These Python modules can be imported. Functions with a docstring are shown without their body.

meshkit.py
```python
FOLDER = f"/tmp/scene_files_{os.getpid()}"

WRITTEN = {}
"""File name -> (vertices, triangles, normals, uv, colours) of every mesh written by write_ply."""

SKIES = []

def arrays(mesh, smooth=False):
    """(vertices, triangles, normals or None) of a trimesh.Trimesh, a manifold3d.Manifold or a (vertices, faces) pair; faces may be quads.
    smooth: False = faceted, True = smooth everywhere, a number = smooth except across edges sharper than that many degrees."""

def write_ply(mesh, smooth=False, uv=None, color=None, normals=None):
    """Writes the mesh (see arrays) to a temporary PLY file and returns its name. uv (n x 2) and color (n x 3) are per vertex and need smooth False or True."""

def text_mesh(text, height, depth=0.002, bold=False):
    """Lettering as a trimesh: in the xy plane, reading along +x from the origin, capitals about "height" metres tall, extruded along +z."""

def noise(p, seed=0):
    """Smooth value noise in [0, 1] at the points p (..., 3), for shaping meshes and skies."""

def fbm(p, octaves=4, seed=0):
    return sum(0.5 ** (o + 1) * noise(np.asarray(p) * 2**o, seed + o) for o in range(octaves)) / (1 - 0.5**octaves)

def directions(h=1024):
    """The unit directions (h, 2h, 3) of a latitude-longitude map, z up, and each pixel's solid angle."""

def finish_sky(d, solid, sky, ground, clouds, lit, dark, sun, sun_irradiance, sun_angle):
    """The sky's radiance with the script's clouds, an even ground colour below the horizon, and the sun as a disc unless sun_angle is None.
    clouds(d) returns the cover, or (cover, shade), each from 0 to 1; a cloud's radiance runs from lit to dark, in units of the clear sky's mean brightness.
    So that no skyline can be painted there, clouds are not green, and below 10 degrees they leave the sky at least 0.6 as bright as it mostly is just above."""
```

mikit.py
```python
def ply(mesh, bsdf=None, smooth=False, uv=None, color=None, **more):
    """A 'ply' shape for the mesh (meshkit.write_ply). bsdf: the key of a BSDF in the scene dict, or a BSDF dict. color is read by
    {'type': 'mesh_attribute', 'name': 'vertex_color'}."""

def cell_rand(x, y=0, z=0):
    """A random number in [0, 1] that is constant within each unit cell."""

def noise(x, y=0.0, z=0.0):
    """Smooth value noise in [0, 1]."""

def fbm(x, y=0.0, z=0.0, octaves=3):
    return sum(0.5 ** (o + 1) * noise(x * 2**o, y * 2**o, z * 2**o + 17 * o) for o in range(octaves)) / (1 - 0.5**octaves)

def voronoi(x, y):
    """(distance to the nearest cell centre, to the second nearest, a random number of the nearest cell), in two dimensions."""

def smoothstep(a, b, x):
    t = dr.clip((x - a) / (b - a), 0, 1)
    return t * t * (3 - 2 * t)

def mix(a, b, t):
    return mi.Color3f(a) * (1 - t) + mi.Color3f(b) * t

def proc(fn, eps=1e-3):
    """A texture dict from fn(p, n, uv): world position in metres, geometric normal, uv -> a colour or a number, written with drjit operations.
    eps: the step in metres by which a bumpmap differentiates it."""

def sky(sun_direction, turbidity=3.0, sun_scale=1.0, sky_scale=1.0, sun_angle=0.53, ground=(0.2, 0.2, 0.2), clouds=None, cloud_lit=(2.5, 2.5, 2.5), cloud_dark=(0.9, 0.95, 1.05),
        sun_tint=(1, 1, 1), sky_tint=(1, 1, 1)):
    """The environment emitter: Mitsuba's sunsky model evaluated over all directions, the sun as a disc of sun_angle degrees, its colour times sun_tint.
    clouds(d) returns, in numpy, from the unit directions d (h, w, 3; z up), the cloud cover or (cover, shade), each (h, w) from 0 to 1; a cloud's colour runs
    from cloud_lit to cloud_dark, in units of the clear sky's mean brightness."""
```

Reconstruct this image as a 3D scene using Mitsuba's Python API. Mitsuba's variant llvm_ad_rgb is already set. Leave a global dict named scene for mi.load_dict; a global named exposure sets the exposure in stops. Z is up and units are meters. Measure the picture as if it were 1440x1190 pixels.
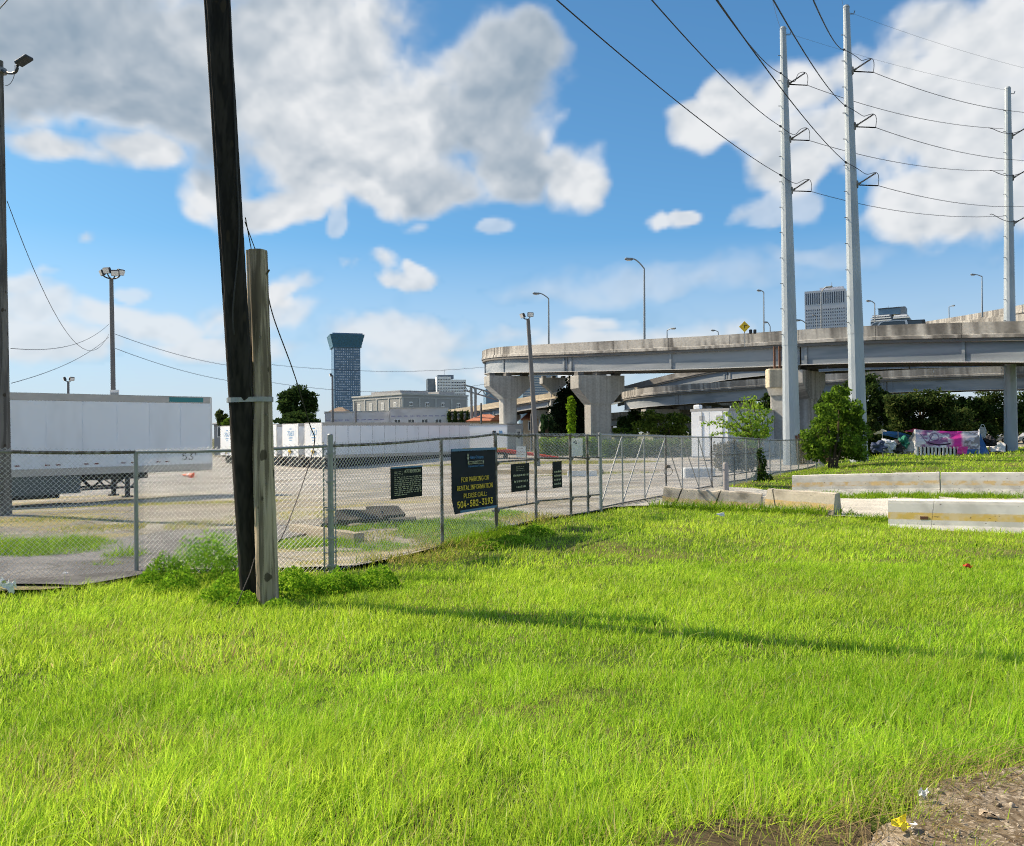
import math
import numpy as np, trimesh, shapely
import mitsuba as mi, mikit, meshkit
import drjit as dr
from mikit import ply, proc, noise, fbm, cell_rand, smoothstep, mix
from scipy.interpolate import RBFInterpolator, CubicSpline
from scipy.spatial import Delaunay
from shapely.geometry import Polygon

T = mi.ScalarTransform4f
scene, labels = {}, {}
PI = math.pi
rad, deg = math.radians, math.degrees

# ------------------------------------------------------------------ camera, sky, exposure
FL, ZC, PITCH, ROLL = 1191.0, 2.0, rad(0.82), rad(0.70)
fw = np.array([0, math.cos(PITCH), math.sin(PITCH)])
u0, r0 = np.array([0, -math.sin(PITCH), math.cos(PITCH)]), np.array([1.0, 0, 0])
cu = u0 * math.cos(ROLL) + r0 * math.sin(ROLL)
cr = r0 * math.cos(ROLL) - u0 * math.sin(ROLL)
EYE = np.array([0, 0, ZC])
scene['camera'] = {'type': 'perspective', 'fov': 2 * deg(math.atan(720 / FL)), 'fov_axis': 'x', 'near_clip': 0.05, 'far_clip': 9000.0,
                   'to_world': T().look_at(origin=EYE.tolist(), target=(EYE + fw).tolist(), up=cu.tolist())}
exposure = 1.95
SUN_EL = rad(40)
SUN = np.array([-0.920 * math.cos(SUN_EL), 0.392 * math.cos(SUN_EL), math.sin(SUN_EL)])

CLOUDS = {  # cover, edge softness, raggedness; azimuth, elevation and half widths in degrees
    'bank': (0.80, 1.3, 1.1, [(-28.8, 8.2, 2.6, 1.3), (-29.7, 6.3, 3.6, 1.9), (-14.4, 9.5, 2.3, 1.3), (-15.0, 8.1, 3.4, 1.9), (-21.5, 7.1, 4.0, 1.3), (-27.1, 5.7, 5.0, 1.4), (-7.7, 6.4, 5.2, 1.7), (-1.0, 6.9, 6.7, 1.4), (5.8, 7.7, 2.6, 0.6), (6.7, 6.2, 9.0, 1.3), (-3.8, 4.5, 6.2, 1.7), (40, 6.5, 9, 1.5), (-45, 7, 9, 1.5), (-25, 8.0, 4, .9), (-30, 9.2, 2, .8), (-18, 5.5, 6, 1.0), (0, 4, 9, 1.0), (14, 5, 6, .9)]),
    'streak': (0.42, 1.5, 0.6, [(10.9, 10.3, 10.7, 1.3), (19.9, 10.8, 6.0, 0.8), (4.8, 10.0, 5.7, 1.0)]),
    'wisp': (0.55, 1.0, 2.6, [(-11.7, 13.7, 0.7, 1.0), (-27.7, 10.1, 2.1, 0.40), (-23.6, 9.4, 1.5, 0.55), (-1.4, 14.1, 1.4, 0.5), (17.7, 14.0, 2.6, 1.0), (-6.0, 13.8, 1.3, 0.5), (-10.6, 11.2, 1.6, .8)]),
    'small': (0.90, 1.0, 2.3, [(-7.7, 10.5, 3.3, 0.85), (-8.2, 11.5, 1.5, 1.0), (-6.2, 11.1, 1.2, .8), (10.1, 13.6, 1.8, 0.7), (11.9, 14.0, 1.2, 0.5), (-26.7, 12.0, 1.2, 0.5), (-14.8, 9.2, 1.8, 1.0)]),
    'right': (1.0, 0.85, 0.9, [(27.1, 20.7, 5.7, 3.9), (24.0, 18.1, 5.2, 4.6), (29.7, 15.2, 4.4, 5.8), (27.1, 13.2, 5.0, 2.8), (16.6, 20.6, 3.0, 2.4), (14.2, 19.4, 2.4, 1.6), (18.1, 16.1, 2.0, 1.9), (19.9, 17.8, 3.6, 2.5), (30.8, 21.8, 3.9, 3.3), (36, 17, 6, 5), (45, 20, 7, 4)]),
    'big': (1.0, 0.95, 0.8, [(-29.0, 22.4, 9.2, 6.0), (-21.5, 21.6, 8.7, 5.2), (-12.8, 23.3, 8.7, 7.0), (-7.7, 20.6, 8.4, 5.2), (-1.4, 21.6, 5.4, 4.8), (0.9, 24.3, 3.0, 2.4), (0.4, 17.3, 3.6, 1.7), (-40, 24, 9, 6), (-24, 29, 16, 5),
                           (-12, 17.2, 5, 2.3), (-6, 17.4, 5, 2.3), (-1, 18, 4, 2), (-27.7, 16.7, 4.0, 1.1), (-23.6, 17.2, 2.8, 1.2), (-19.4, 16.0, 2.5, 2.2), (-15.0, 15.4, 4.2, 1.4), (-7.7, 16.0, 4.6, 1.8), (4.4, 16.6, 2.7, 2.2)]),
}
GREY = [(-31, 22, 8, 5.5, 1.0), (-21.5, 21.5, 6.5, 4, .8), (-3.0, 20.3, 5.2, 5.0, 1.05), (-7.5, 18.0, 3, 2.2, .35), (1.6, 21.5, 3.4, 4.5, .95), (-25, 18.8, 5, 1.2, .45), (-0.5, 17.2, 3.6, 1.3, .75), (-13, 17.6, 4, 1.4, .4), (-13, 23, 5, 4, .30), (-24, 29, 16, 5, .8),
        (30, 14, 4.5, 3, .32), (26, 15.5, 3.5, 2.0, .22), (22, 17, 2, 1.2, .15), (29, 18.5, 3, 1.5, .2)]
WHITE = [(-27.7, 16.3, 4.6, 1.1, .9), (-19.3, 15.6, 2.5, 2.0, .9), (-11.5, 14.8, 6, .9, .6), (4.7, 16.6, 2.6, 2.2, 1.5), (-15.2, 22.6, 2.2, 3.0, .35), (-9, 25.4, 2.6, 1.6, .5), (-10, 20.3, 1.8, 2.3, .45), (-6.2, 15.6, 1.8, 1.2, .6), (-18, 25, 1.6, 1.0, .5), (24, 21, 4, 3, .3), (15.5, 20, 3, 2, .3)]


def clouds(d):
    az, el = np.degrees(np.arctan2(d[..., 0], d[..., 1])), np.degrees(np.arcsin(np.clip(d[..., 2], -1, 1)))
    warp = np.stack([meshkit.fbm(d * 9 + q * 5.3, 4, 40 + q) for q in range(3)], -1) - .5
    w = d + .05 * warp
    n0, n1 = meshkit.fbm(w * 8, 6, 3), meshkit.fbm(w * 22, 5, 9)
    bil = 1 - np.abs(meshkit.fbm(w * 16, 5, 30) - .5) * 4
    sunward = meshkit.fbm((w + 0.010 * SUN) * 22, 5, 9)
    n0b = meshkit.fbm(w * 5, 5, 77)
    wisp = meshkit.fbm(w * 45, 4, 61)
    sunward2 = meshkit.fbm((w + 0.03 * SUN) * 8, 6, 3)
    az2, el2 = az + 22 * warp[..., 0], el + 16 * warp[..., 2]
    azw, elw = az + 6 * warp[..., 0], el + 4.5 * warp[..., 2]
    # elsewhere in the sky: a loose field of fair weather clouds of the same kind
    away = np.clip(np.clip((np.abs(az) - 42) / 14, 0, 1) + np.clip((el - 32) / 12, 0, 1), 0, 1)
    sunny = np.clip((d @ SUN - 0.90) / 0.06, 0, 1)
    cover = away * np.clip((n0 - 0.50) / 0.10, 0, 1) * (1 - sunny)
    shade = np.clip((n0 - .58) / .12, 0, 1) * .6
    for key, (strength, soft, rag, blobs) in CLOUDS.items():
        q = .6 if key in ('small', 'wisp') else 1.0
        azk, elk = az + q * (azw - az), el + q * (elw - el)
        f = np.full(az.shape, -3.0)
        for a, e, ra, re in blobs:
            f = np.maximum(f, 1 - ((azk - a) / ra) ** 2 - ((elk - e) / re) ** 2)
        f = np.maximum(f, -3) + rag * (1.6 * (n0 - .5) + 1.5 * (n1 - .5) + .28 * (bil - .4))
        t = np.clip((f + .18) / soft, 0, 1)
        c = t * t * (3 - 2 * t)
        c = np.clip(c + (wisp - .5) * 1.3 * 4 * c * (1 - c), 0, 1) * strength
        g = np.zeros(az.shape)
        if key in ('big', 'right'):
            for a, e, ra, re, wt in GREY:
                g = g + wt * np.exp(-((az2 - a) / ra) ** 2 - ((el2 - e) / re) ** 2)
            for a, e, ra, re, wt in WHITE:
                g = g - wt * np.exp(-((az2 - a) / ra) ** 2 - ((el2 - e) / re) ** 2)
            g = g + 1.0 * (n0 - .5) + .6 * (n1 - .5)
            g = (.70 if key == 'big' else .42) / (1 + np.exp(-4.2 * (g - .50))) * np.clip(.35 + f * .9, 0, 1)
            g = g + np.clip(g, 0, .5) * (1.3 * (n0b - .5) + .7 * (wisp - .5))
        relief = 1.9 * (sunward - n1) + 1.2 * (sunward2 - n0) + .55 * (wisp - .5)
        g = np.clip(g + .10 + .8 * relief * np.clip(1.15 - g, .35, 1), 0, 1)
        k = c / np.maximum(c + cover * (1 - c), 1e-6)
        shade = shade * (1 - k) + g * k
        cover = cover + c * (1 - cover)
    haze = np.clip(1 - el / 13.0, 0, 1) ** 1.15 * 0.90      # the pale bank that lies along the whole horizon
    return np.clip(cover + haze * (1 - cover), 0, 1), np.clip(shade * (1 - haze) + .30 * haze * (1 - cover), 0, 1)


scene['sky'] = mikit.sky(SUN, turbidity=3.0, sun_scale=1.5, sky_scale=0.96, clouds=clouds, cloud_lit=(2.60, 2.66, 2.72), cloud_dark=(0.92, 1.20, 1.50), ground=(0.16, 0.18, 0.10), sky_tint=(0.62, 1.0, 1.22))


# ------------------------------------------------------------------ where things stand
def P(px, py, d):
    """The point at forward distance d seen at that place of the photograph."""
    v = fw * FL + cr * (px - 720) - cu * (py - 595)
    return v * (d / v[1]) + EYE


def V(*a):
    return np.array(a, float)


def sstep(a, b, x):
    t = np.clip((np.asarray(x, float) - a) / (b - a), 0, 1)
    return t * t * (3 - 2 * t)


# fence posts: (px, distance, top py, base py)
FENCE_L = [(-60, 10.9, 633, 824), (192, 12.3, 636, 812), (466, 12.1, 627, 806), (622, 14.57, 617, 775), (698, 16.2, 610.5, 745), (754, 17.66, 612, 731), (803, 19.1, 612, 726), (827, 19.9, 612, 724), (845, 20.6, 612, 718)]
GATE = [(845, 20.6, 612, 718), (876, 22.1, 612.5, 711), (907, 23.8, 613, 705), (937, 25.6, 614, 700), (960, 27.3, 614.5, 695), (983, 29.2, 615, 690), (1001, 31, 615, 685)]
FENCE_R = [(1001, 31, 615, 685), (1017, 32.5, 615.5, 684), (1033, 34, 616, 682), (1050, 35.5, 616.5, 678), (1068, 37, 618, 676), (1083, 38.8, 619, 672), (1098, 40.6, 619.5, 667), (1112, 42.4, 619, 664), (1123, 43.8, 618.5, 663), (1136, 45.3, 618, 661), (1148, 46.7, 617.5, 660), (1158, 48, 617, 659)]
ctrl = [(0, 0, .35), (4, 0, .37), (-4, 0, .33), (0, -12, .35), (14, -8, .4), (-14, -8, .3), (0, 3.4, .35), (-2, 4, .31), (2.2, 4, .38), (12, 4, .45), (-12, 5, .15)]
for px, d, a, b in FENCE_L + GATE[1:-1] + FENCE_R:
    ctrl.append(P(px, b, d))
for px, py, d in [(370, 845, 10.3), (0, 725, 22), (250, 702, 33), (60, 715, 31), (453, 662, 69), (660, 640, 81), (780, 640, 92), (300, 655, 78), (930, 712, 23.5), (1080, 717, 22.2), (1180, 724, 20.6),
                  (1247, 741, 18.6), (1440, 750, 17.2), (1115, 697, 31), (1323, 699, 28.5), (1440, 700, 27.2), (1640, 702, 26), (1250, 655, 40), (1440, 657, 40), (1250, 644, 48), (1340, 640, 55), (1421, 633.5, 60), (1440, 630, 68), (1113, 654, 51), (1206, 645, 47),
                  (1400, 619, 140), (860, 640, 92), (960, 642, 80), (700, 668, 50), (560, 690, 38), (840, 660, 50), (500, 735, 19), (430, 780, 14.2), (300, 768, 16), (60, 770, 16.5), (1000, 650, 60)]:
    ctrl.append(P(px, py, d))
ctrl = np.array([list(c) for c in ctrl], float)
_rbf = RBFInterpolator(ctrl[:, :2], ctrl[:, 2], kernel='linear', smoothing=0.02)
_gx, _gy = np.arange(-130, 150.1, 1.0), np.arange(-40, 220.1, 1.0)
_G = _rbf(np.stack(np.meshgrid(_gx, _gy, indexing='ij'), -1).reshape(-1, 2)).reshape(len(_gx), len(_gy))
from scipy.ndimage import gaussian_filter
from scipy.interpolate import RegularGridInterpolator
_G = gaussian_filter(_G, 0.8)
_r = np.hypot(_gx[:, None], _gy[None] * .8)
_w = sstep(80, 125, _r)
_G = _G * (1 - _w) + (-0.55) * _w
_I = RegularGridInterpolator((_gx, _gy), _G, bounds_error=False, fill_value=-0.55)


def ground_z(x, y):
    x, y = np.broadcast_arrays(np.asarray(x, float), np.asarray(y, float))
    return _I(np.stack([x, y], -1).reshape(-1, 2)).reshape(x.shape)


def on(px, d, dz=0.0):
    """The ground point at forward distance d under column px."""
    z = 0.0
    for _ in range(4):
        p = P(px, 612, d)
        py = 612 - .0122 * (px - 720) + (ZC - z) * FL / d
        p = P(px, py, d)
        z = float(ground_z(p[0], p[1]))
    return V(p[0], p[1], z + dz)


def gp(px, py, dmin=2.5, dmax=160):
    """The ground point seen at that place of the photograph."""
    ds = np.geomspace(dmin, dmax, 500)
    pts = np.array([P(px, py, d) for d in ds])
    below = pts[:, 2] < ground_z(pts[:, 0], pts[:, 1])
    i = int(np.argmax(below)) if below.any() else len(ds) - 1
    return V(pts[i, 0], pts[i, 1], float(ground_z(pts[i, 0], pts[i, 1])))


# ------------------------------------------------------------------ meshes
def M4(R=None, t=(0, 0, 0)):
    m = np.eye(4)
    if R is not None:
        m[:3, :3] = R
    m[:3, 3] = t
    return m


def rotz(a):
    return np.array([[math.cos(a), -math.sin(a), 0], [math.sin(a), math.cos(a), 0], [0, 0, 1.0]])


def frame(x, z=(0, 0, 1)):
    """Columns: x, y, z with x along the given direction and z as near as can be to the given one."""
    x = np.asarray(x, float) / np.linalg.norm(x)
    y = np.cross(z, x)
    y /= np.linalg.norm(y)
    return np.stack([x, y, np.cross(x, y)], 1)


def xf(mesh, m):
    v = np.asarray(mesh.vertices) @ m[:3, :3].T + m[:3, 3]
    f = np.asarray(mesh.faces)
    if np.linalg.det(m[:3, :3]) < 0:
        f = f[:, ::-1]
    return trimesh.Trimesh(v, f, process=False)


def cat(*ms):
    out = []
    for m in ms:
        out += m if isinstance(m, list) else [m]
    return trimesh.util.concatenate(out) if len(out) > 1 else out[0]


_BF = np.array([[0, 1, 3], [0, 3, 2], [4, 6, 7], [4, 7, 5], [0, 4, 5], [0, 5, 1], [2, 3, 7], [2, 7, 6], [0, 2, 6], [0, 6, 4], [1, 5, 7], [1, 7, 3]])
_BV = np.array([[x, y, z] for x in (-.5, .5) for y in (-.5, .5) for z in (-.5, .5)])


def box(c, s, R=None, t=(0, 0, 0)):
    v = _BV * np.asarray(s, float) + np.asarray(c, float)
    if R is not None:
        v = v @ np.asarray(R).T
    return trimesh.Trimesh(v + np.asarray(t, float), _BF, process=False)


def boxm(x0, x1, y0, y1, z0, z1):
    return box(((x0 + x1) / 2, (y0 + y1) / 2, (z0 + z1) / 2), (x1 - x0, y1 - y0, z1 - z0))


def cbox(c, s, b=0.01):
    """A box with chamfered edges."""
    s = np.asarray(s, float) / 2
    b = min(b, s.min() * .9)
    pts = []
    for sx in (-1, 1):
        for sy in (-1, 1):
            for sz in (-1, 1):
                for k in range(3):
                    q = s.copy() - b
                    q[k] += b
                    pts.append(np.array([sx, sy, sz]) * q)
    return trimesh.Trimesh(*(lambda h: (h.vertices + np.asarray(c, float), h.faces))(trimesh.convex.convex_hull(np.array(pts))), process=False)


def tube(pts, r, n=6, caps=True):
    p = np.asarray(pts, float)
    r = np.broadcast_to(np.asarray(r, float), (len(p),))
    t = np.gradient(p, axis=0)
    t /= np.linalg.norm(t, axis=1, keepdims=True) + 1e-12
    ref = V(0, 0, 1) if abs(t[:, 2]).mean() < 0.8 else V(1, 0, 0)
    a = np.cross(t, ref)
    a /= np.linalg.norm(a, axis=1, keepdims=True) + 1e-12
    b = np.cross(t, a)
    ang = np.arange(n) * 2 * PI / n
    v = (p[:, None] + r[:, None, None] * (np.cos(ang)[None, :, None] * a[:, None] + np.sin(ang)[None, :, None] * b[:, None])).reshape(-1, 3)
    i, j = np.meshgrid(np.arange(len(p) - 1), np.arange(n), indexing='ij')
    q = np.stack([i * n + j, i * n + (j + 1) % n, (i + 1) * n + (j + 1) % n, (i + 1) * n + j], -1).reshape(-1, 4)
    f = np.vstack([q[:, [0, 2, 1]], q[:, [0, 3, 2]]])
    if caps:
        v = np.vstack([v, p[:1], p[-1:]])
        k, e = np.arange(n), (len(p) - 1) * n
        f = np.vstack([f, np.stack([k, (k + 1) % n, k * 0 + len(v) - 2], 1), np.stack([e + (k + 1) % n, e + k, k * 0 + len(v) - 1], 1)])
    return trimesh.Trimesh(v, f[:, ::-1], process=False)


def cyl(p0, p1, r0, r1=None, n=12):
    return tube([p0, p1], [r0, r0 if r1 is None else r1], n)


def sweep(path, prof, side=None, caps=True):
    """A closed profile (offset to the left of the way, up) carried along a path that stays upright."""
    p, q = np.asarray(path, float), np.asarray(prof, float)
    t = np.gradient(p, axis=0)
    t[:, 2] = 0
    t /= np.linalg.norm(t, axis=1, keepdims=True)
    left = np.stack([-t[:, 1], t[:, 0], t[:, 0] * 0], 1)
    v = p[:, None] + q[None, :, :1] * left[:, None] + q[None, :, 1:] * V(0, 0, 1)
    n = len(q)
    i, j = np.meshgrid(np.arange(len(p) - 1), np.arange(n), indexing='ij')
    k = np.stack([i * n + j, i * n + (j + 1) % n, (i + 1) * n + (j + 1) % n, (i + 1) * n + j], -1).reshape(-1, 4)
    f = np.vstack([k[:, [0, 1, 2]], k[:, [0, 2, 3]]])
    v = v.reshape(-1, 3)
    x, y = q[:, 0], q[:, 1]
    if (x * np.roll(y, -1) - np.roll(x, -1) * y).sum() < 0:
        f = f[:, ::-1]
    if caps:
        cv, cf = trimesh.creation.triangulate_polygon(Polygon(q), engine='earcut')
        a = cv[cf]
        cw = ((a[:, 1] - a[:, 0])[:, 0] * (a[:, 2] - a[:, 0])[:, 1] - (a[:, 1] - a[:, 0])[:, 1] * (a[:, 2] - a[:, 0])[:, 0]) < 0
        cf = np.where(cw[:, None], cf[:, ::-1], cf)
        e = np.array([int(np.argmin(np.hypot(*(q - w[:2]).T))) for w in cv])
        cf = e[cf]
        f = np.vstack([f, cf[:, ::-1], cf + (len(p) - 1) * n])
    return trimesh.Trimesh(v, f, process=False)


def extrude(poly, h):
    """A polygon in x and z pushed along y, from 0 to h."""
    m = trimesh.creation.extrude_polygon(Polygon(poly), h, engine='earcut')
    v = np.asarray(m.vertices)
    return trimesh.Trimesh(np.stack([v[:, 0], v[:, 2], v[:, 1]], 1), np.asarray(m.faces)[:, ::-1], process=False)


def wire(a, b, sag, n=18):
    t = np.linspace(0, 1, n)[:, None]
    p = np.asarray(a) * (1 - t) + np.asarray(b) * t
    p[:, 2] -= (4 * sag * t * (1 - t))[:, 0]
    return p


def text_flat(s, h, depth=.004, bold=True, center=True, width=None):
    m = meshkit.text_mesh(s, h, depth, bold)
    v = np.array(m.vertices)
    if width:
        v[:, 0] *= width / max(np.ptp(v[:, 0]), 1e-6)
    if center:
        v[:, 0] -= (v[:, 0].max() + v[:, 0].min()) / 2
    return trimesh.Trimesh(v, m.faces, process=False)


# ------------------------------------------------------------------ the scene's entries
def numbered(key):
    k, i = key, 0
    while k in scene or k in labels:
        i += 1
        k = f'{key}_{i:03d}'
    return k


def put(key, mesh, mat, smooth=False, label=None, **kw):
    key = numbered(key)
    scene[key] = ply(mesh, mat, smooth, **kw)
    if label:
        labels[key] = {'label': label}
    return key


def thing(name, label, cat_, group=None):
    key = numbered(name)
    labels[key] = {'label': label, 'category': cat_}
    if group:
        labels[key]['group'] = group
    return key


def single(name, mesh, mat, label, cat_, group=None, smooth=False, **kw):
    key = put(name, mesh, mat, smooth, **kw)
    labels[key] = {'label': label, 'category': cat_}
    if group:
        labels[key]['group'] = group
    return key


def part(parent, name, mesh, mat, smooth=False, label=None, **kw):
    return put(f'{parent}__{name}', mesh, mat, smooth, label, **kw)


def struct(name, mesh, mat, smooth=False, kind='structure', label=None, cat_=None, **kw):
    key = put(name, mesh, mat, smooth, **kw)
    labels[key] = {'kind': kind, 'label': label or name.replace('_', ' '), 'category': cat_ or name.split('_')[-1]}
    return key


# ------------------------------------------------------------------ materials
def rgb(*c):
    return {'type': 'rgb', 'value': list(c)}


def mat(name, color, rough=0.6, metal=0.0, spec=0.4, bump=None, two=False, eps=2e-3, **kw):
    d = {'type': 'principled', 'base_color': proc(color) if callable(color) else rgb(*color), 'roughness': rough if not callable(rough) else proc(rough), 'metallic': metal, 'specular': spec, **kw}
    if bump:
        d = {'type': 'bumpmap', 'nested': {'type': 'proc', **{k: v for k, v in proc(bump[0], eps).items() if k != 'type'}}, 'scale': bump[1], 'bsdf': d}
    if two:
        d = {'type': 'twosided', 'bsdf': d}
    scene[name] = d
    return name


def leafmat(name, trans=0.9, rough=0.42):
    scene[name] = {'type': 'principledthin', 'base_color': {'type': 'mesh_attribute', 'name': 'vertex_color'}, 'roughness': rough, 'spec_trans': 0.0, 'diff_trans': trans, 'eta': 1.45}
    return name


# ground kinds
def soil_color(p, n, uv):
    a = fbm(p.x * .9, p.y * .9, 0, 3)
    b = fbm(p.x * 14, p.y * 14, 2, 3)
    c = mix((.055, .085, .018), (.10, .10, .035), smoothstep(.4, .65, a))
    return mix(c, (.05, .06, .02), smoothstep(.45, .7, b) * .6)


def far_color(p, n, uv):
    near = soil_color(p, n, uv)
    r = dr.sqrt(p.x * p.x + p.y * p.y)
    f = fbm(p.x * .02, p.y * .02, 0, 3)
    far = mix((.07, .09, .03), (.16, .15, .12), smoothstep(.4, .6, f))
    return mix(near, far, smoothstep(70, 130, r))


mat('m_ground', far_color, .95, spec=.1)


def lot_color(p, n, uv):
    # rotate to the bay direction
    s, t = p.x * .713 + p.y * .70, -p.x * .70 + p.y * .713
    big = fbm(s * .10, t * .16, 0, 3)
    mid = fbm(s * .7, t * .7, 4, 3)
    fine = fbm(p.x * 11, p.y * 11, 7, 3)
    far = smoothstep(17, 34, p.y + (big - .5) * 26 + p.x * .45)
    tan = mix((.285, .27, .23), (.185, .175, .15), smoothstep(.35, .65, mid))
    pale = mix((.30, .297, .287), (.21, .21, .203), smoothstep(.35, .68, mid))
    c = mix(tan, pale, far)
    dry = smoothstep(.54, .62, fbm(p.x * .35, p.y * .9, 11, 4))
    c = mix(c, (.25, .22, .07), dry * (1 - far * .9) * .6)
    stain = smoothstep(.56, .7, fbm(p.x * .22, p.y * .6, 30, 4))
    c = mix(c, (.20, .17, .13), stain * .5)
    # joints between the poured bays
    js, jt = dr.abs(s / 4.6 - dr.floor(s / 4.6) - .5), dr.abs(t / 6.1 - dr.floor(t / 6.1) - .5)
    w = .010 + .012 * mid
    joint = dr.maximum(1 - smoothstep(0, w, js), 1 - smoothstep(0, w * .7, jt))
    c = mix(c, (.12, .105, .07), joint * .75)
    rut = smoothstep(.52, .60, fbm(s * .12, t * 1.6, 50, 3))
    c = mix(c, c * .72, rut * .7)
    crack = 1 - smoothstep(0, .012, dr.abs(fbm(p.x * .45, p.y * .45, 61, 4) - .5))
    c = mix(c, (.07, .065, .045), crack * .6)
    grit = fbm(p.x * 40, p.y * 40, 70, 2)
    return c * (.62 + .45 * fine + .32 * grit)


mat('m_lot', lot_color, .95, spec=.15)


def asphalt_color(p, n, uv):
    a, b = fbm(p.x * 1.3, p.y * 1.3, 3, 4), fbm(p.x * 30, p.y * 30, 5, 2)
    c = mix((.095, .096, .098), (.165, .165, .165), smoothstep(.35, .65, a))
    crack = 1 - smoothstep(0, .022, dr.abs(fbm(p.x * .8, p.y * .8, 9, 3) - .5))
    c = mix(c, (.05, .05, .035), crack * .7)
    return c * (.65 + .7 * b)


mat('m_asphalt', asphalt_color, .9, spec=.2)
mat('m_gravel', lambda p, n, uv: mix((.24, .24, .215), (.44, .43, .39), fbm(p.x * 22, p.y * 22, 3, 3)) * (.75 + .5 * fbm(p.x * 1.2, p.y * 1.2, 0, 3)), .95, spec=.1)


def dirt_color(p, n, uv):
    a, b, c = fbm(p.x * 2.2, p.y * 3.2, 1, 4), fbm(p.x * 24, p.y * 30, 6, 4), fbm(p.x * 60, p.y * 75, 6, 2)
    col = mix((.15, .125, .092), (.30, .262, .21), smoothstep(.35, .62, a))
    col = mix(col, (.11, .085, .055), smoothstep(.56, .70, b) * .7)
    col = mix(col, (.46, .41, .34), smoothstep(.64, .72, c) * .5)
    leaf = smoothstep(.62, .66, fbm(p.x * 45, p.y * 20, 16, 2))
    return mix(col, (.07, .05, .03), leaf * .6)


mat('m_dirt', dirt_color, .97, spec=.08, bump=(lambda p, n, uv: fbm(p.x * 30, p.y * 30, 2, 4), .007))
mat('m_shaded_soil', lambda p, n, uv: mix((.050, .040, .026), (.11, .088, .058), fbm(p.x * 18, p.y * 18, 2, 4)), .97, spec=.08)  # dark soil colour that carries the shade of a hollow


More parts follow.
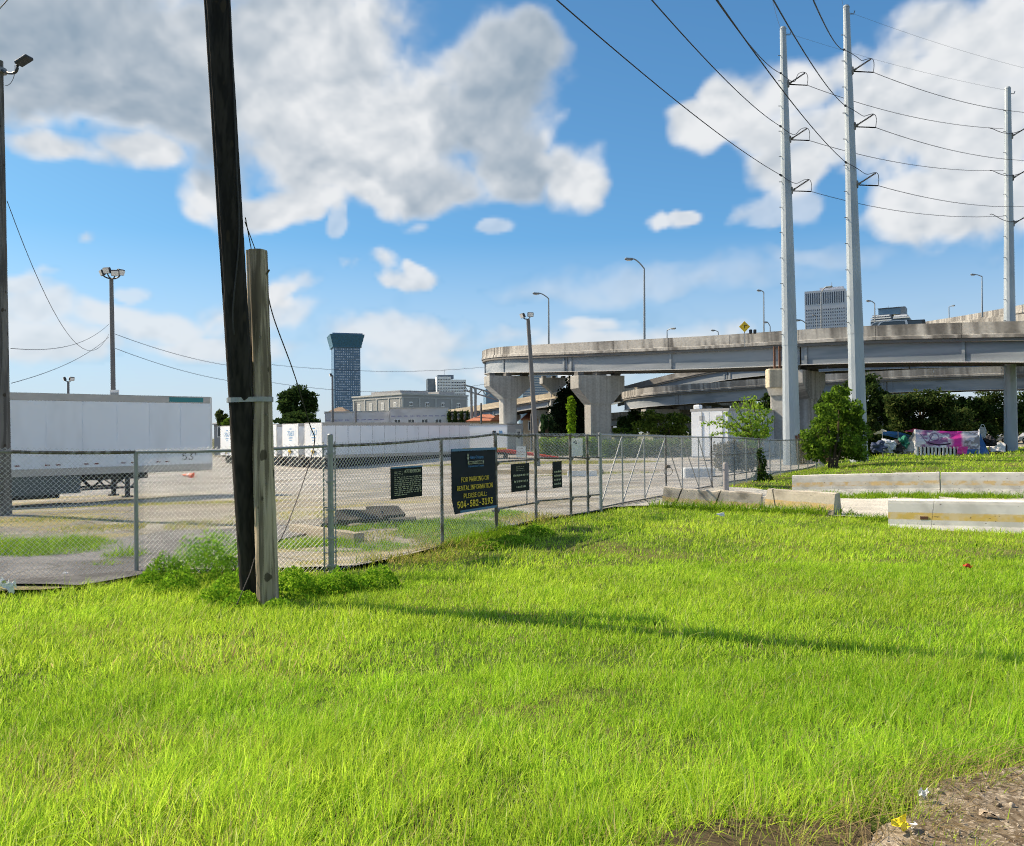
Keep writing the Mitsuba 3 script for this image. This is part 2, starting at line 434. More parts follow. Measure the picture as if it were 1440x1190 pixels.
# concretes and metals
def streaky(base, dark, k=1.0, amount=.75):
    """Concrete with rain streaks that run down from its top edge."""
    def fn(p, n, uv):
        s = p.x * 1.0 + p.y * .8
        st = fbm(s * 3.4 * k, p.z * .10, 1, 3)
        fi = fbm(s * 11 * k, p.z * .16, 9, 2)
        bl = fbm(s * .35 * k, p.z * .5, 5, 3)
        c = mix(base, dark, smoothstep(.36, .62, st * .40 + bl * .30 + fi * .30) * amount)
        return c * (.78 + .44 * fbm(p.x * 7, p.y * 7, p.z * 7, 3))
    return fn


mat('m_parapet', streaky((.40, .40, .39), (.095, .095, .095), 1.2, .92), .9, spec=.15)
mat('m_parapet_far', streaky((.36, .362, .355), (.13, .13, .13), .8, .85), .9, spec=.15)
mat('m_ramp_pale', streaky((.56, .50, .39), (.36, .32, .25), .6, .7), .9, spec=.15)
mat('m_pier', streaky((.35, .36, .355), (.25, .255, .25), .8, .8), .85, spec=.2)
mat('m_girder', lambda p, n, uv: mix((.15, .185, .225), (.25, .285, .325), smoothstep(.35, .65, fbm(p.x * .5 + p.y * .4, p.z * 1.4, 3, 4))), .55, spec=.4)
mat('m_flange', (.50, .51, .52), .55)
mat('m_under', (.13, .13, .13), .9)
mat('m_galv', lambda p, n, uv: mix((.22, .24, .25), (.35, .37, .38), fbm(p.x * 30, p.y * 30, p.z * 12, 3)), .48, metal=.55)
mat('m_galv_dark', lambda p, n, uv: mix((.11, .10, .085), (.25, .25, .25), smoothstep(.45, .62, fbm(p.x * 16, p.y * 16, p.z * 5, 3))), .6, metal=.4)
mat('m_wire_mesh', (.62, .64, .64), .5, metal=.3)
mat('m_steel_pole', lambda p, n, uv: mix((.30, .36, .42), (.37, .43, .485), smoothstep(.3, .7, fbm(p.x * 1.2, p.y * 1.2, p.z * .35, 3))), .5, metal=.25)
mat('m_lamp_grey', (.20, .225, .25), .5, metal=.4)
mat('m_flood', (.035, .042, .052), .5)
mat('m_black', (.02, .021, .024), .5)
mat('m_rubber', (.022, .022, .023), .85)
mat('m_cable', (.030, .031, .036), .6)
mat('m_insulator', (.16, .13, .12), .35)
mat('m_white_paint', lambda p, n, uv: mix((.79, .84, .90), (.67, .70, .74), smoothstep(.5, .8, fbm(p.x * .9 + p.y, p.z * .35, 2, 4)) * .5), .4, spec=.45)
mat('m_white_paint_old', lambda p, n, uv: mix((.78, .79, .79), (.58, .58, .56), smoothstep(.45, .8, fbm((p.x + p.y) * 1.1, p.z * .22, 2, 4)) * .6), .5, spec=.4)
mat('m_trailer_rail', lambda p, n, uv: mix((.36, .36, .35), (.47, .46, .45), fbm(p.x * 1.5 + p.y, p.z * 4, 2, 3)), .42, metal=.4)
mat('m_glass_dark', (.035, .05, .065), .08, spec=.7)
mat('m_glass_blue', lambda p, n, uv: mix((.07, .14, .22), (.11, .20, .30), fbm(p.x * .1, p.y * .1, p.z * .2, 2)), .15, spec=.7)
mat('m_red', (.45, .035, .025), .5)
mat('m_red_dull', (.17, .03, .028), .5)
mat('m_yellow', (.72, .50, .03), .5)
mat('m_orange', (.75, .10, .03), .5)
mat('m_teal', (.04, .22, .24), .5)


def wood(base, dark, ring=26.0, k=1.0):
    def fn(p, n, uv):
        g = fbm(p.x * ring, p.y * ring, p.z * 1.1, 4)
        h = fbm(p.x * 5, p.y * 5, p.z * .6, 3)
        c = mix(base, dark, smoothstep(.36, .66, g))
        c = mix(c, dark, smoothstep(.5, .75, h) * .55 * k)
        knot = smoothstep(.74, .80, fbm(p.x * 9, p.y * 9, p.z * 5, 2))
        return mix(c, (.035, .028, .02), knot * .8)
    return fn


def wood_bump(p, n, uv):
    return fbm(p.x * 34, p.y * 34, p.z * 1.2, 3) + .5 * smoothstep(.57, .62, fbm(p.x * 22, p.y * 22, p.z * .5, 3))


mat('m_wood_dark', wood((.030, .027, .026), (.010, .010, .011)), .85, bump=(wood_bump, .010), spec=.25)
mat('m_wood_grey', wood((.42, .36, .28), (.15, .125, .095)), .9, bump=(wood_bump, .012), spec=.15)
mat('m_wood_pole', wood((.17, .17, .165), (.08, .08, .08), 18), .9, bump=(wood_bump, .006), spec=.2)
mat('m_board_brown', lambda p, n, uv: mix((.21, .095, .055), (.11, .06, .04), fbm(p.x * 3, p.y * 3, p.z * .7, 3)), .85)
mat('m_bark', lambda p, n, uv: mix((.13, .10, .075), (.05, .04, .03), fbm(p.x * 9, p.y * 9, p.z * 2.4, 3)), .95, spec=.1)
for nm in ('m_grass', 'm_leaf'):
    leafmat(nm, 1.0 if nm == 'm_grass' else .75)


# ------------------------------------------------------------------ the ground
def axis(lo, hi, fine_lo, fine_hi, step, grow=1.22):
    c = list(np.arange(fine_lo, fine_hi + 1e-6, step))
    s, x = step, fine_hi
    while x < hi:
        s *= grow
        x += s
        c.append(x)
    s, x = step, fine_lo
    while x > lo:
        s *= grow
        x -= s
        c.insert(0, x)
    return np.array(c)


gx, gy = axis(-6000, 6000, -22, 26, .4), axis(-3000, 6000, -4, 62, .4)
X, Y = np.meshgrid(gx, gy, indexing='ij')
Z = ground_z(X, Y) + np.where(Y < 70, .05 * (meshkit.fbm(np.stack([X * .8, Y * .8, X * 0], -1), 3, 5) - .5), 0) - .03
nx, ny = X.shape
i, j = np.meshgrid(np.arange(nx - 1), np.arange(ny - 1), indexing='ij')
q = np.stack([i * ny + j, (i + 1) * ny + j, (i + 1) * ny + j + 1, i * ny + j + 1], -1).reshape(-1, 4)
struct('ground', trimesh.Trimesh(np.stack([X, Y, Z], -1).reshape(-1, 3), np.vstack([q[:, [0, 1, 2]], q[:, [0, 2, 3]]]), process=False), 'm_ground', True, label='green lawn soil running to the horizon', cat_='ground')


def sheet(poly, step, dz, bump=0.0, seed=1):
    """A sheet that follows the ground within the outline."""
    poly = Polygon(poly).buffer(0)
    x0, y0, x1, y1 = poly.bounds
    rs = np.random.RandomState(seed)
    pts = np.stack(np.meshgrid(np.arange(x0, x1, step), np.arange(y0, y1, step)), -1).reshape(-1, 2) + rs.uniform(-.2, .2, (1,)) * step
    pts = pts[shapely.contains_xy(poly.buffer(-step * .35), pts[:, 0], pts[:, 1])]
    ring = np.array(poly.segmentize(step).exterior.coords)[:-1]
    pts = np.vstack([pts, ring])
    tri = Delaunay(pts).simplices
    cc = pts[tri].mean(1)
    tri = tri[shapely.contains_xy(poly, cc[:, 0], cc[:, 1])]
    z = ground_z(pts[:, 0], pts[:, 1]) + dz
    if bump:
        z = z + bump * (meshkit.fbm(np.stack([pts[:, 0] * 1.7, pts[:, 1] * 1.7, pts[:, 0] * 0], -1), 3, seed) - .5)
    a = pts[tri]
    s = (a[:, 1, 0] - a[:, 0, 0]) * (a[:, 2, 1] - a[:, 0, 1]) - (a[:, 1, 1] - a[:, 0, 1]) * (a[:, 2, 0] - a[:, 0, 0])
    tri = np.where(s[:, None] > 0, tri, tri[:, ::-1])
    return trimesh.Trimesh(np.column_stack([pts, z]), tri, process=False)


xy = lambda *pp: [tuple(p[:2]) for p in pp]
fence_line = xy(*[P(px, b, d) for px, d, a, b in FENCE_L + GATE[1:] + FENCE_R[1:]])
# the lot lies beyond the fence; at the left its paving comes out a little under the wire
lot_poly = [(-62, 12.5)] + xy(gp(-60, 838), gp(60, 836), gp(150, 826), gp(215, 806)) + [(p[0] + .25, p[1] + .45) for p in fence_line[2:9]] + [(p[0], p[1] + .1) for p in fence_line[9:16]] + \
           [(p[0] - .3, p[1] + .9) for p in fence_line[16:]] + [(26, 62), (22, 92), (-8, 104), (-62, 112)]
struct('parking_lot', sheet(lot_poly, .8, .045, .05, 3), 'm_lot', True, label='worn tan and grey concrete parking lot with dry weeds in its joints', cat_='parking lot')
patch = xy(gp(-50, 790), gp(60, 787), gp(135, 768), gp(230, 752), gp(340, 748), gp(430, 742), gp(470, 747), gp(360, 772), gp(335, 780), gp(250, 800), gp(190, 818), gp(110, 832), gp(-50, 828))
struct('asphalt_patch', sheet(patch, .35, .075, .03, 7), 'm_asphalt', True, label='grey cracked asphalt patch inside the fence at left', cat_='asphalt')
drive = xy(gp(846, 717), gp(880, 707), gp(1003, 685), gp(1060, 688), gp(1120, 696), gp(1300, 699), gp(1470, 700)) + [(27, 27.5), (26, 21.5)] + xy(gp(1470, 715), gp(1300, 722), gp(1240, 731), gp(1183, 728), gp(1100, 720), gp(930, 712))
struct('driveway', sheet(drive, .5, .030, .03, 9), 'm_gravel', True, label='pale gravel driveway between the concrete barriers', cat_='driveway')
road = [(38, 76), (150, 88), (150, 99), (38, 89)]
struct('road', sheet(road, 1.5, .03), 'm_gravel', True, label='pale road beyond the field at right', cat_='road')
dirt = xy(gp(1195, 1215, 2), gp(1215, 1190, 2), gp(1240, 1165, 2), gp(1282, 1146, 2), gp(1296, 1118, 2), gp(1330, 1100, 2), gp(1380, 1090, 2), gp(1460, 1080, 2)) + [(3.9, 3.7), (3.4, 2.2), (1.5, 2.2)]
struct('dirt_path', sheet(dirt, .035, .008, .05, 11), 'm_dirt', True, label='bare brown dirt at the lower right corner', cat_='dirt')
shaded_soil = xy(gp(905, 1215, 2), gp(940, 1178, 2), gp(990, 1160, 2), gp(1080, 1150, 2), gp(1160, 1152, 2), gp(1225, 1165, 2), gp(1225, 1190, 2), gp(1205, 1215, 2))
struct('mud_patch', sheet(shaded_soil, .05, .006, .06, 13), 'm_shaded_soil', True, label='dark soil, hollow shade put into its colour, left of the bare dirt', cat_='shaded_soil')  # flat dark sheet in place of the hollow's shade
DRIVE, LOT, DIRT, PATCH = Polygon(drive).buffer(0), Polygon(lot_poly).buffer(0), Polygon(dirt).buffer(0), Polygon(patch).buffer(0)


# ------------------------------------------------------------------ grass
def blades(pos, h, w, lean, yaw, bend, col, seg=3):
    """Curved tapering blades: pos (n,3), height, width, lean vector (n,2) as a share of the height, facing yaw."""
    n = len(pos)
    t = np.linspace(0, 1, seg + 1)
    side = np.stack([np.cos(yaw), np.sin(yaw), yaw * 0], 1)
    cen = np.empty((n, seg + 1, 3))
    for k, tt in enumerate(t):
        off = lean * (tt * .45 + bend[:, None] * tt ** 2)
        zz = tt * (1 - .33 * np.clip(bend, 0, 1.5) * tt)
        cen[:, k, :2] = pos[:, :2] + off * h[:, None]
        cen[:, k, 2] = pos[:, 2] + zz * h
    wid = w[:, None] * (1 - .25 * t[None, :-1] - .35 * t[None, :-1] ** 2) * .5
    L = cen[:, :-1] - side[:, None] * wid[..., None]
    R = cen[:, :-1] + side[:, None] * wid[..., None]
    v = np.concatenate([np.stack([L, R], 2).reshape(n, 2 * seg, 3), cen[:, -1:]], 1)
    m = 2 * seg + 1
    f = []
    for k in range(seg - 1):
        f += [[2 * k, 2 * k + 1, 2 * k + 3], [2 * k, 2 * k + 3, 2 * k + 2]]
    f.append([2 * seg - 2, 2 * seg - 1, 2 * seg])
    F = (np.arange(n) * m)[:, None, None] + np.array(f)[None]
    # a blade is a little paler at its foot
    tone = np.concatenate([np.repeat(1.12 - .12 * t[:-1], 2), [1.0]])
    c = np.clip(col[:, None, :] * tone[None, :, None], 0, 1)
    return trimesh.Trimesh(v.reshape(-1, 3), F.reshape(-1, 3), process=False), c.reshape(-1, 3)


rng = np.random.RandomState(11)
FLX = np.array(fence_line)


def lawn_points(n, d0, d1, margin=1.22):
    """Random places of the lawn, evenly by area, within a wide wedge before the camera."""
    d = np.sqrt(rng.uniform(d0 ** 2, d1 ** 2, n))
    x = rng.uniform(-.605 * margin, .605 * margin, n) * d
    keep = ~shapely.contains_xy(LOT.buffer(-.12), x, d) & ~shapely.contains_xy(DRIVE.buffer(.05), x, d)
    fx = np.interp(d, FLX[2:, 1], FLX[2:, 0])
    keep &= ~((d > 12.4) & (x < fx + .12))
    keep &= ~((d > 70) & (x > 30))
    return x[keep], d[keep]


def n2d(x, y, f, seed, o=3):
    return meshkit.fbm(np.stack([x * f, y * f, x * 0 + seed], -1), o, seed)


def grass_zone(n, d0, d1, hmean, wmean, seg, per, spread):
    """Tufts: blades that fan out from shared roots."""
    cx, cy = lawn_points(n // per, d0, d1)
    B = n2d(cx, cy, 2.3, 4)
    keep = np.ones(len(cx), bool)
    dd = shapely.distance(DIRT, shapely.points(cx + .45 * (B - .5), cy + .7 * (n2d(cx, cy, 4.5, 77) - .5))) if d0 < 8 else np.full(len(cx), 9.0)
    inside = dd < 1e-6
    pcol = 720 + FL * cx / cy
    keep &= ~(inside & (rng.uniform(0, 1, len(cx)) > np.clip((n2d(cx, cy, 7, 19) - .36) * 5, 0, 1) * np.maximum(np.interp(pcol, [1190, 1290, 1330], [.8, .5, .03]), .8 * np.clip(1 - shapely.distance(DIRT.boundary, shapely.points(cx, cy)) / .22, 0, 1) if d0 < 8 else 0)))
    # thin grass over the hollow, whose shade is in the soil's colour
    hol = np.clip(1.35 - np.hypot((cx - 1.0) / .50, (cy - 3.36) / .26), 0, 1) + .5 * (n2d(cx, cy, 5, 88) - .5) if d0 < 5 else np.zeros(len(cx))
    keep &= rng.uniform(0, 1, len(cx)) > np.clip(hol * 2.0, 0, .80)
    keep &= rng.uniform(0, 1, len(cx)) < .62 + .9 * np.clip(B - .2, 0, 1)
    hol = hol[keep]
    cx, cy, dd, B = cx[keep], cy[keep], dd[keep], B[keep]
    A, C = n2d(cx, cy, .55, 1), n2d(cx, cy, .22, 8)
    m = len(cx)
    th = hmean * (.55 + .75 * rng.uniform(0, 1, m)) * (.6 + .8 * A) * (.55 + .9 * B)
    th *= np.where(dd < .10, .7, 1)
    g = np.array([[.330, .560, .042], [.430, .640, .052], [.550, .735, .075], [.215, .405, .030]])
    k = np.clip((A - .3) * 2.2 + rng.normal(0, .28, m), 0, 1)[:, None]
    tcol = g[0] * (1 - k) + g[2] * k
    tcol = np.where((rng.uniform(0, 1, m) < .22)[:, None], g[1], tcol)
    tcol = np.where((rng.uniform(0, 1, m) < .10)[:, None], g[3], tcol)
    tcol = tcol * V(.93, .93, .95) * (.80 + .42 * n2d(cx, cy, 1.1, 91))[:, None]
    tired = np.clip((n2d(cx, cy, .7, 31) - .52) * 5, 0, 1) * np.clip((-.4 - cx / np.maximum(cy, 1) * 3.2) * 1.6, 0, 1) * np.clip((9.5 - cy) / 2, 0, 1) * .40
    tired = np.maximum(tired, np.clip(1 - dd / .14, 0, 1) * .7 if d0 < 8 else 0)
    tired = np.maximum(tired, np.clip((n2d(cx, cy, .9, 57) - .62) * 6, 0, 1) * .12)
    tired = np.maximum(tired, np.clip(hol * 2, 0, .75))
    # the blades of every tuft
    i = np.repeat(np.arange(m), per)
    n = len(i)
    off = rng.normal(0, 1, (n, 2))
    x, y = cx[i] + off[:, 0] * spread, cy[i] + off[:, 1] * spread
    h = th[i] * (.45 + .65 * rng.uniform(0, 1, n) + .4 * (rng.uniform(0, 1, n) > .94))
    w = wmean * rng.uniform(.55, 1.35, n) * np.where(rng.uniform(0, 1, n) < .05, 1.9, 1)
    lean = off * .36 + V(.20, -.02) + (C[i] - .5)[:, None] * V(.7, .3) + rng.normal(0, .22, (n, 2))
    bend = np.clip(rng.gamma(1.7, .26, n), 0.02, 1.6)
    flat = rng.uniform(0, 1, n) < .05
    bend = np.where(flat, 1.5, bend)
    col = tcol[i] * rng.uniform(.72, 1.28, n)[:, None]
    dark_low = rng.uniform(0, 1, n) < .11          # darker, shorter blades for the dark gaps low in the sward
    col = np.where(dark_low[:, None], col * V(.42, .45, .6), col)
    h = np.where(dark_low, h * .8, h)
    straw = rng.uniform(0, 1, n) < .012 + .6 * tired[i]
    col = np.where(straw[:, None], np.array([.44, .39, .17]) * rng.uniform(.5, 1.25, n)[:, None], col)
    pale = rng.uniform(0, 1, n) < .07
    col = np.where(pale[:, None], np.array([.54, .62, .22]), col)
    return blades(np.column_stack([x, y, ground_z(x, y) - .04]), h, w, lean, rng.uniform(-1.35, 1.35, n), bend, col, seg)


zones = [grass_zone(220000, 2.3, 6.2, .135, .0044, 3, 15, .040), grass_zone(240000, 6.0, 12.0, .112, .0068, 3, 12, .075), grass_zone(190000, 11.8, 24, .115, .012, 2, 9, .12), grass_zone(100000, 23.5, 48, .14, .028, 2, 5, .12), grass_zone(60000, 47, 95, .22, .06, 2, 3, .2)]
gm = cat(*[z[0] for z in zones])
struct('grass', gm, 'm_grass', False, 'stuff', 'long bright green grass leaning in the sun over the whole foreground', 'grass', color=np.vstack([z[1] for z in zones]))


def leaves(cen, size, col, up=0.3, rs=None, droop=.3):
    """Small folded diamond leaves, one per centre."""
    rs = rs or rng
    n = len(cen)
    a = rs.normal(0, 1, (n, 3))
    a[:, 2] -= droop
    a /= np.linalg.norm(a, axis=1, keepdims=True)
    b = np.cross(a, rs.normal(0, 1, (n, 3)) + V(0, 0, 0))
    nrm = rs.normal(0, 1, (n, 3)) + V(0, 0, up * 3)
    b = np.cross(a, nrm)
    b /= np.linalg.norm(b, axis=1, keepdims=True) + 1e-9
    c = np.cross(a, b)
    s = np.broadcast_to(size, (n,))[:, None] * rs.uniform(.5, 1.45, (n, 1))
    v = np.stack([cen - a * s * .5, cen + b * s * .30 + c * s * .08, cen + a * s * .55, cen - b * s * .30 + c * s * .08], 1)
    f = (np.arange(n) * 4)[:, None, None] + np.array([[0, 1, 2], [0, 2, 3]])[None]
    return trimesh.Trimesh(v.reshape(-1, 3), f.reshape(-1, 3), process=False), np.repeat(np.clip(col, 0, 1), 4, axis=0)


def weeds(spots, n_per, size, hmax, cols, seed):
    """Low broad-leaved plants: leaves on a mound. spots: (x, y, radius, height)."""
    rs = np.random.RandomState(seed)
    C, K = [], []
    for x, y, r, hh in spots:
        n = int(n_per * r * r)
        a, q = rs.uniform(0, 2 * PI, n), np.sqrt(rs.uniform(0, 1, n))
        px, py = x + r * q * np.cos(a), y + r * q * np.sin(a)
        lump = n2d(px, py, 3.2, seed)
        z = ground_z(px, py) + hh * (1 - q ** 2) * (.25 + 1.5 * lump) * np.sqrt(rs.uniform(.15, 1, n)) * hmax
        C.append(np.column_stack([px, py, z]))
        base = np.array(cols)[rs.randint(0, len(cols), n)]
        K.append(base * rs.uniform(.7, 1.25, n)[:, None])
    return leaves(np.vstack(C), size, np.vstack(K), .5, rs)


WG = [(.18, .37, .025), (.24, .45, .03), (.13, .28, .02), (.31, .50, .04)]
a = gp(300, 812)
spots = []
for px, py, r, hh in [(235, 815, .34, .20), (270, 800, .38, .32), (310, 798, .40, .36), (330, 808, .36, .30), (290, 822, .40, .30), (250, 832, .3, .16), (325, 832, .30, .2), (310, 846, .3, .14), (415, 838, .36, .16), (440, 832, .34, .14), (470, 832, .34, .14), (500, 830, .30, .10), (340, 852, .24, .10), (395, 856, .22, .07), (530, 826, .3, .16), (210, 826, .24, .12), (720, 762, .40, .07), (755, 750, .35, .07), (690, 770, .35, .07)]:
    g = gp(px, py)
    spots.append((g[0], g[1], r, hh))
wm, wc = weeds(spots, 9500, .042, 1.65, WG, 5)
struct('weed_mound', wm, 'm_leaf', False, 'stuff', 'bright broad-leaved weeds heaped round the foot of the two wooden poles', 'weeds', color=wc)


# weedy tufts on the lot
def tuft_field(spots, seed, hmean, cols, dens=900, w=.010):
    rs = np.random.RandomState(seed)
    xs, ys, hs = [], [], []
    for px, py, rx, ry, hh in spots:
        g = gp(px, py)
        n = int(dens * rx * ry)
        a, q = rs.uniform(0, 2 * PI, n), np.sqrt(rs.uniform(0, 1, n))
        x, y = g[0] + rx * q * np.cos(a), g[1] + ry * q * np.sin(a)
        k = n2d(x, y, 1.5, seed) + .25 * (1 - q) > .48
        xs.append(x[k]); ys.append(y[k]); hs.append((hh * (1.1 - q ** 2 * .8))[k])
    x, y, h = np.concatenate(xs), np.concatenate(ys), np.concatenate(hs)
    n = len(x)
    h = h * rs.uniform(.4, 1.2, n) * hmean
    col = np.array(cols)[rs.randint(0, len(cols), n)] * rs.uniform(.7, 1.25, n)[:, None]
    return blades(np.column_stack([x, y, ground_z(x, y) + .03]), h, w * rs.uniform(.6, 1.4, n), rs.normal(0, .6, (n, 2)) + V(.25, 0), rs.uniform(-1.3, 1.3, n), rs.gamma(2, .25, n), col, 2)


GREEN = [(.17, .33, .02), (.23, .39, .025), (.29, .43, .03), (.13, .25, .02)]
STRIP = [(px, 700 + (px % 3), 1.1, .5, .75) for px in range(1130, 1480, 20)] + [(px, 727 + (px - 1185) * .12, .5, .25, .5) for px in range(1186, 1250, 9)] + [(px, 716 + (px - 930) * .04, .5, .3, .9) for px in range(925, 1180, 14)]
DRYG = [(.34, .33, .08), (.42, .36, .14), (.25, .30, .05), (.29, .33, .05)]
tm, tc = tuft_field([(20, 782, 1.6, 1.0, 1.0), (-40, 780, 1.4, 1.0, 1), (80, 772, 1.2, .8, .8), (110, 768, .6, .5, .6), (165, 800, .45, .35, .9), (175, 788, .4, .4, .8), (560, 745, 1.4, .9, .5), (610, 745, 1.4, 1, .6), (640, 752, 1.2, 1, .6), (660, 765, .9, .8, .6), (430, 770, 1.0, .7, .5), (480, 772, .9, .7, .5), (520, 775, .8, .6, .45), (700, 728, .8, 1.0, .5), (460, 752, .9, .5, .5)], 21, .36, GREEN, 2300, .011)
t2, c2 = tuft_field([(150, 748, 1.6, .8, .6), (260, 742, 2.2, .8, .5), (90, 735, 2.0, .8, .4), (420, 728, 2.0, 1.2, .4), (560, 758, 1.6, .9, .5), (600, 765, 1.4, .8, .5), (520, 795, 1.2, .5, .5), (580, 790, 1.2, .5, .6), (640, 772, 1.0, .6, .6), (720, 738, 1.0, .9, .6), (750, 730, .8, .8, .6), (220, 712, 3, 1.2, .4), (330, 708, 3, 1.2, .3), (780, 652, 5, 2.0, .8), (860, 652, 4, 2, .8), (640, 655, 5, 1.5, .5), (840, 668, 4, 1.2, .5), (150, 800, .6, .3, .4)], 22, .30, DRYG, 700, .014)
t3, c3 = tuft_field(STRIP, 23, .34, GREEN, 900, .016)
struct('lot_weeds', cat(tm, t2, t3), 'm_grass', False, 'stuff', 'green and dry tufts growing through the parking lot and along the barriers', 'weeds', color=np.vstack([tc, c2, c3]))


# ------------------------------------------------------------------ the two wooden poles in the grass
def wobble_pole(p0, p1, ra, rb, n=28, rings=60, amp=.006, seed=1, checks=9):
    t = np.linspace(0, 1, rings)
    ang = np.arange(n) * 2 * PI / n
    rs = np.random.RandomState(seed)
    gro = np.zeros((rings, n))
    for _ in range(checks):                      # long drying cracks
        k, a, b = rs.randint(n), rs.uniform(0, .8), rs.uniform(.15, .6)
        gro[(t > a) & (t < a + b), k] -= rs.uniform(.004, .012)
    th = np.array([[math.cos(x), math.sin(x)] for x in ang])
    ax = (np.asarray(p1) - p0)
    L = np.linalg.norm(ax)
    R = frame(ax, (0, 1, 0))
    pts = []
    for i_, tt in enumerate(t):
        r = ra + (rb - ra) * tt + amp * (meshkit.fbm(np.column_stack([th * 2.2, np.full(n, tt * L * .5 + seed)]), 3, seed) - .5) * 2 + gro[i_]
        pts.append(np.column_stack([np.full(n, tt * L), th[:, 0] * r, th[:, 1] * r]))
    v = np.vstack(pts + [np.array([[0, 0, 0], [L, 0, 0]])]) @ R.T + p0
    i2, j2 = np.meshgrid(np.arange(rings - 1), np.arange(n), indexing='ij')
    k = np.stack([i2 * n + j2, i2 * n + (j2 + 1) % n, (i2 + 1) * n + (j2 + 1) % n, (i2 + 1) * n + j2], -1).reshape(-1, 4)
    f = np.vstack([k[:, [0, 1, 2]], k[:, [0, 2, 3]]])
    e = np.arange(n)
    f = np.vstack([f, np.stack([(e + 1) % n, e, e * 0 + rings * n], 1), np.stack([(rings - 1) * n + e, (rings - 1) * n + (e + 1) % n, e * 0 + rings * n + 1], 1)])
    m = trimesh.Trimesh(v, f, process=False)
    if m.volume < 0:
        m.invert()
    return m


base = gp(356, 842)
top = P(304.5, -2, 8.95)
ax = (top - base) / np.linalg.norm(top - base)
pole_top = base + ax * 11.5
t = thing('utility_pole', 'tall leaning blackened wooden pole rising out of the picture, in the weeds before the fence', 'utility pole')
part(t, 'shaft', wobble_pole(base - ax * .3, pole_top, .148, .122, 30, 90, .008, 4, 14), 'm_wood_dark', 40)
rgt = np.cross(ax, V(0, 1, 0)); rgt /= np.linalg.norm(rgt)
frt = np.cross(rgt, ax); frt = frt if frt[1] < 0 else -frt
apole = lambda s, a, off=.012: base + ax * s + (rgt * math.cos(a) + frt * math.sin(a)) * (.150 - .022 * s / 11.5 + off)
# a black cable that winds down the pole, then hangs free along its left side
pts = [apole(7.4 - .62 * k, PI - .02 - .13 * k) for k in range(6)] + [apole(3.7, 1.9), apole(3.2, 1.7)]
part(t, 'cable', tube(CubicSpline(np.arange(8), np.array(pts))(np.linspace(0, 7, 40)), .009, 6), 'm_cable', True)
pts = [apole(2.6, PI * .86, .01), apole(2.1, PI * .93, .01), apole(1.6, PI * .97, .02), apole(1.2, PI, .045), apole(.75, PI, .035), apole(.45, PI * .93, .012), apole(.25, PI * .75, .02)]
part(t, 'cable', tube(CubicSpline(np.arange(7), np.array(pts))(np.linspace(0, 6, 36)), .008, 6), 'm_cable', True)

sb, st = gp(377.5, 849), P(361, 353, 9.95)
sb = sb + V(0, -.02, 0)
sax = (st - sb) / np.linalg.norm(st - sb)
t = thing('wooden_post', 'pale weathered wooden stub pole with split top, strapped to the dark pole', 'post')
part(t, 'shaft', wobble_pole(sb - sax * .2, st, .124, .121, 30, 60, .010, 9, 26), 'm_wood_grey', 40)
part(t, 'bolt', cyl(st - sax * .30 + V(.10, -.02, 0), st - sax * .235 + V(.155, -.05, 0), .011, n=8), 'm_galv_dark', 30)
for k, (s, a) in enumerate([(3.1, 1.2), (2.2, .9), (1.4, 1.1)]):
    c = sb + sax * s + V(math.cos(a) * .122, -math.sin(a) * .122, 0)
    part(t, 'bolt', cyl(c, c + V(math.cos(a), -math.sin(a), 0) * .02, .012, n=8), 'm_galv_dark', 30)
# the strap that ties the two together
c1, c2 = base + ax * ((P(340, 565, 10.2)[2] - base[2]) / ax[2]), sb + sax * ((P(366, 563, 10.1)[2] - sb[2]) / sax[2])
cir = [c1 + .160 * V(math.cos(a), math.sin(a), 0) for a in np.linspace(PI * .5, PI * 1.5, 10)]
cir = [c1 + .158 * V(math.cos(a), math.sin(a), 0) for a in np.linspace(PI * .45, PI * 1.55, 12)] + [c2 + .132 * V(math.cos(a), math.sin(a), 0) for a in np.linspace(-PI * .55, PI * .45, 12)]
cir.append(cir[0])
band = np.array(cir)
prof = [(-.003, -.028), (.003, -.028), (.003, .028), (-.003, .028)]
t2_ = single('pole_strap', sweep(band, prof, caps=False), 'm_galv', 'bright galvanised steel strap round the dark pole and the pale stub', 'strap')
# two guy wires down to the stub's top, and a slack cable on its right
for k, (a, b) in enumerate([((345, 306), (354, 354)), ((344.5, 312), (360, 354))]):
    single('guy_wire', tube([P(*a, 9.6), P(b[0], b[1], 9.9)], .006, 6), 'm_cable', ['thin black wire from the dark pole to the stub top, left one of two', 'thin black wire from the dark pole to the stub top, right one of two'][k], 'wire', smooth=True)
cp = np.array([P(378, 420, 10.0), P(393, 470, 10.2), P(415, 530, 10.5), P(434, 592, 10.9), P(441, 610, 11.1), P(442, 624, 11.1), P(434, 655, 10.9), P(420, 696, 10.6), P(404, 738, 10.3), P(392, 762, 10.05)])
single('slack_cable', tube(CubicSpline(np.arange(10), cp)(np.linspace(0, 9, 60)), .0075, 6), 'm_cable', 'slack black cable bowing out to the right of the weathered stub pole', 'cable', smooth=True)
gw = np.array([P(361, 775, 10.0), P(352, 806, 9.85), P(332, 853, 9.6)])
single('guy_wire', tube(gw, .006, 6), 'm_cable', 'thin dark wire slanting from the foot of the stub into the weeds at left', 'wire', smooth=True)


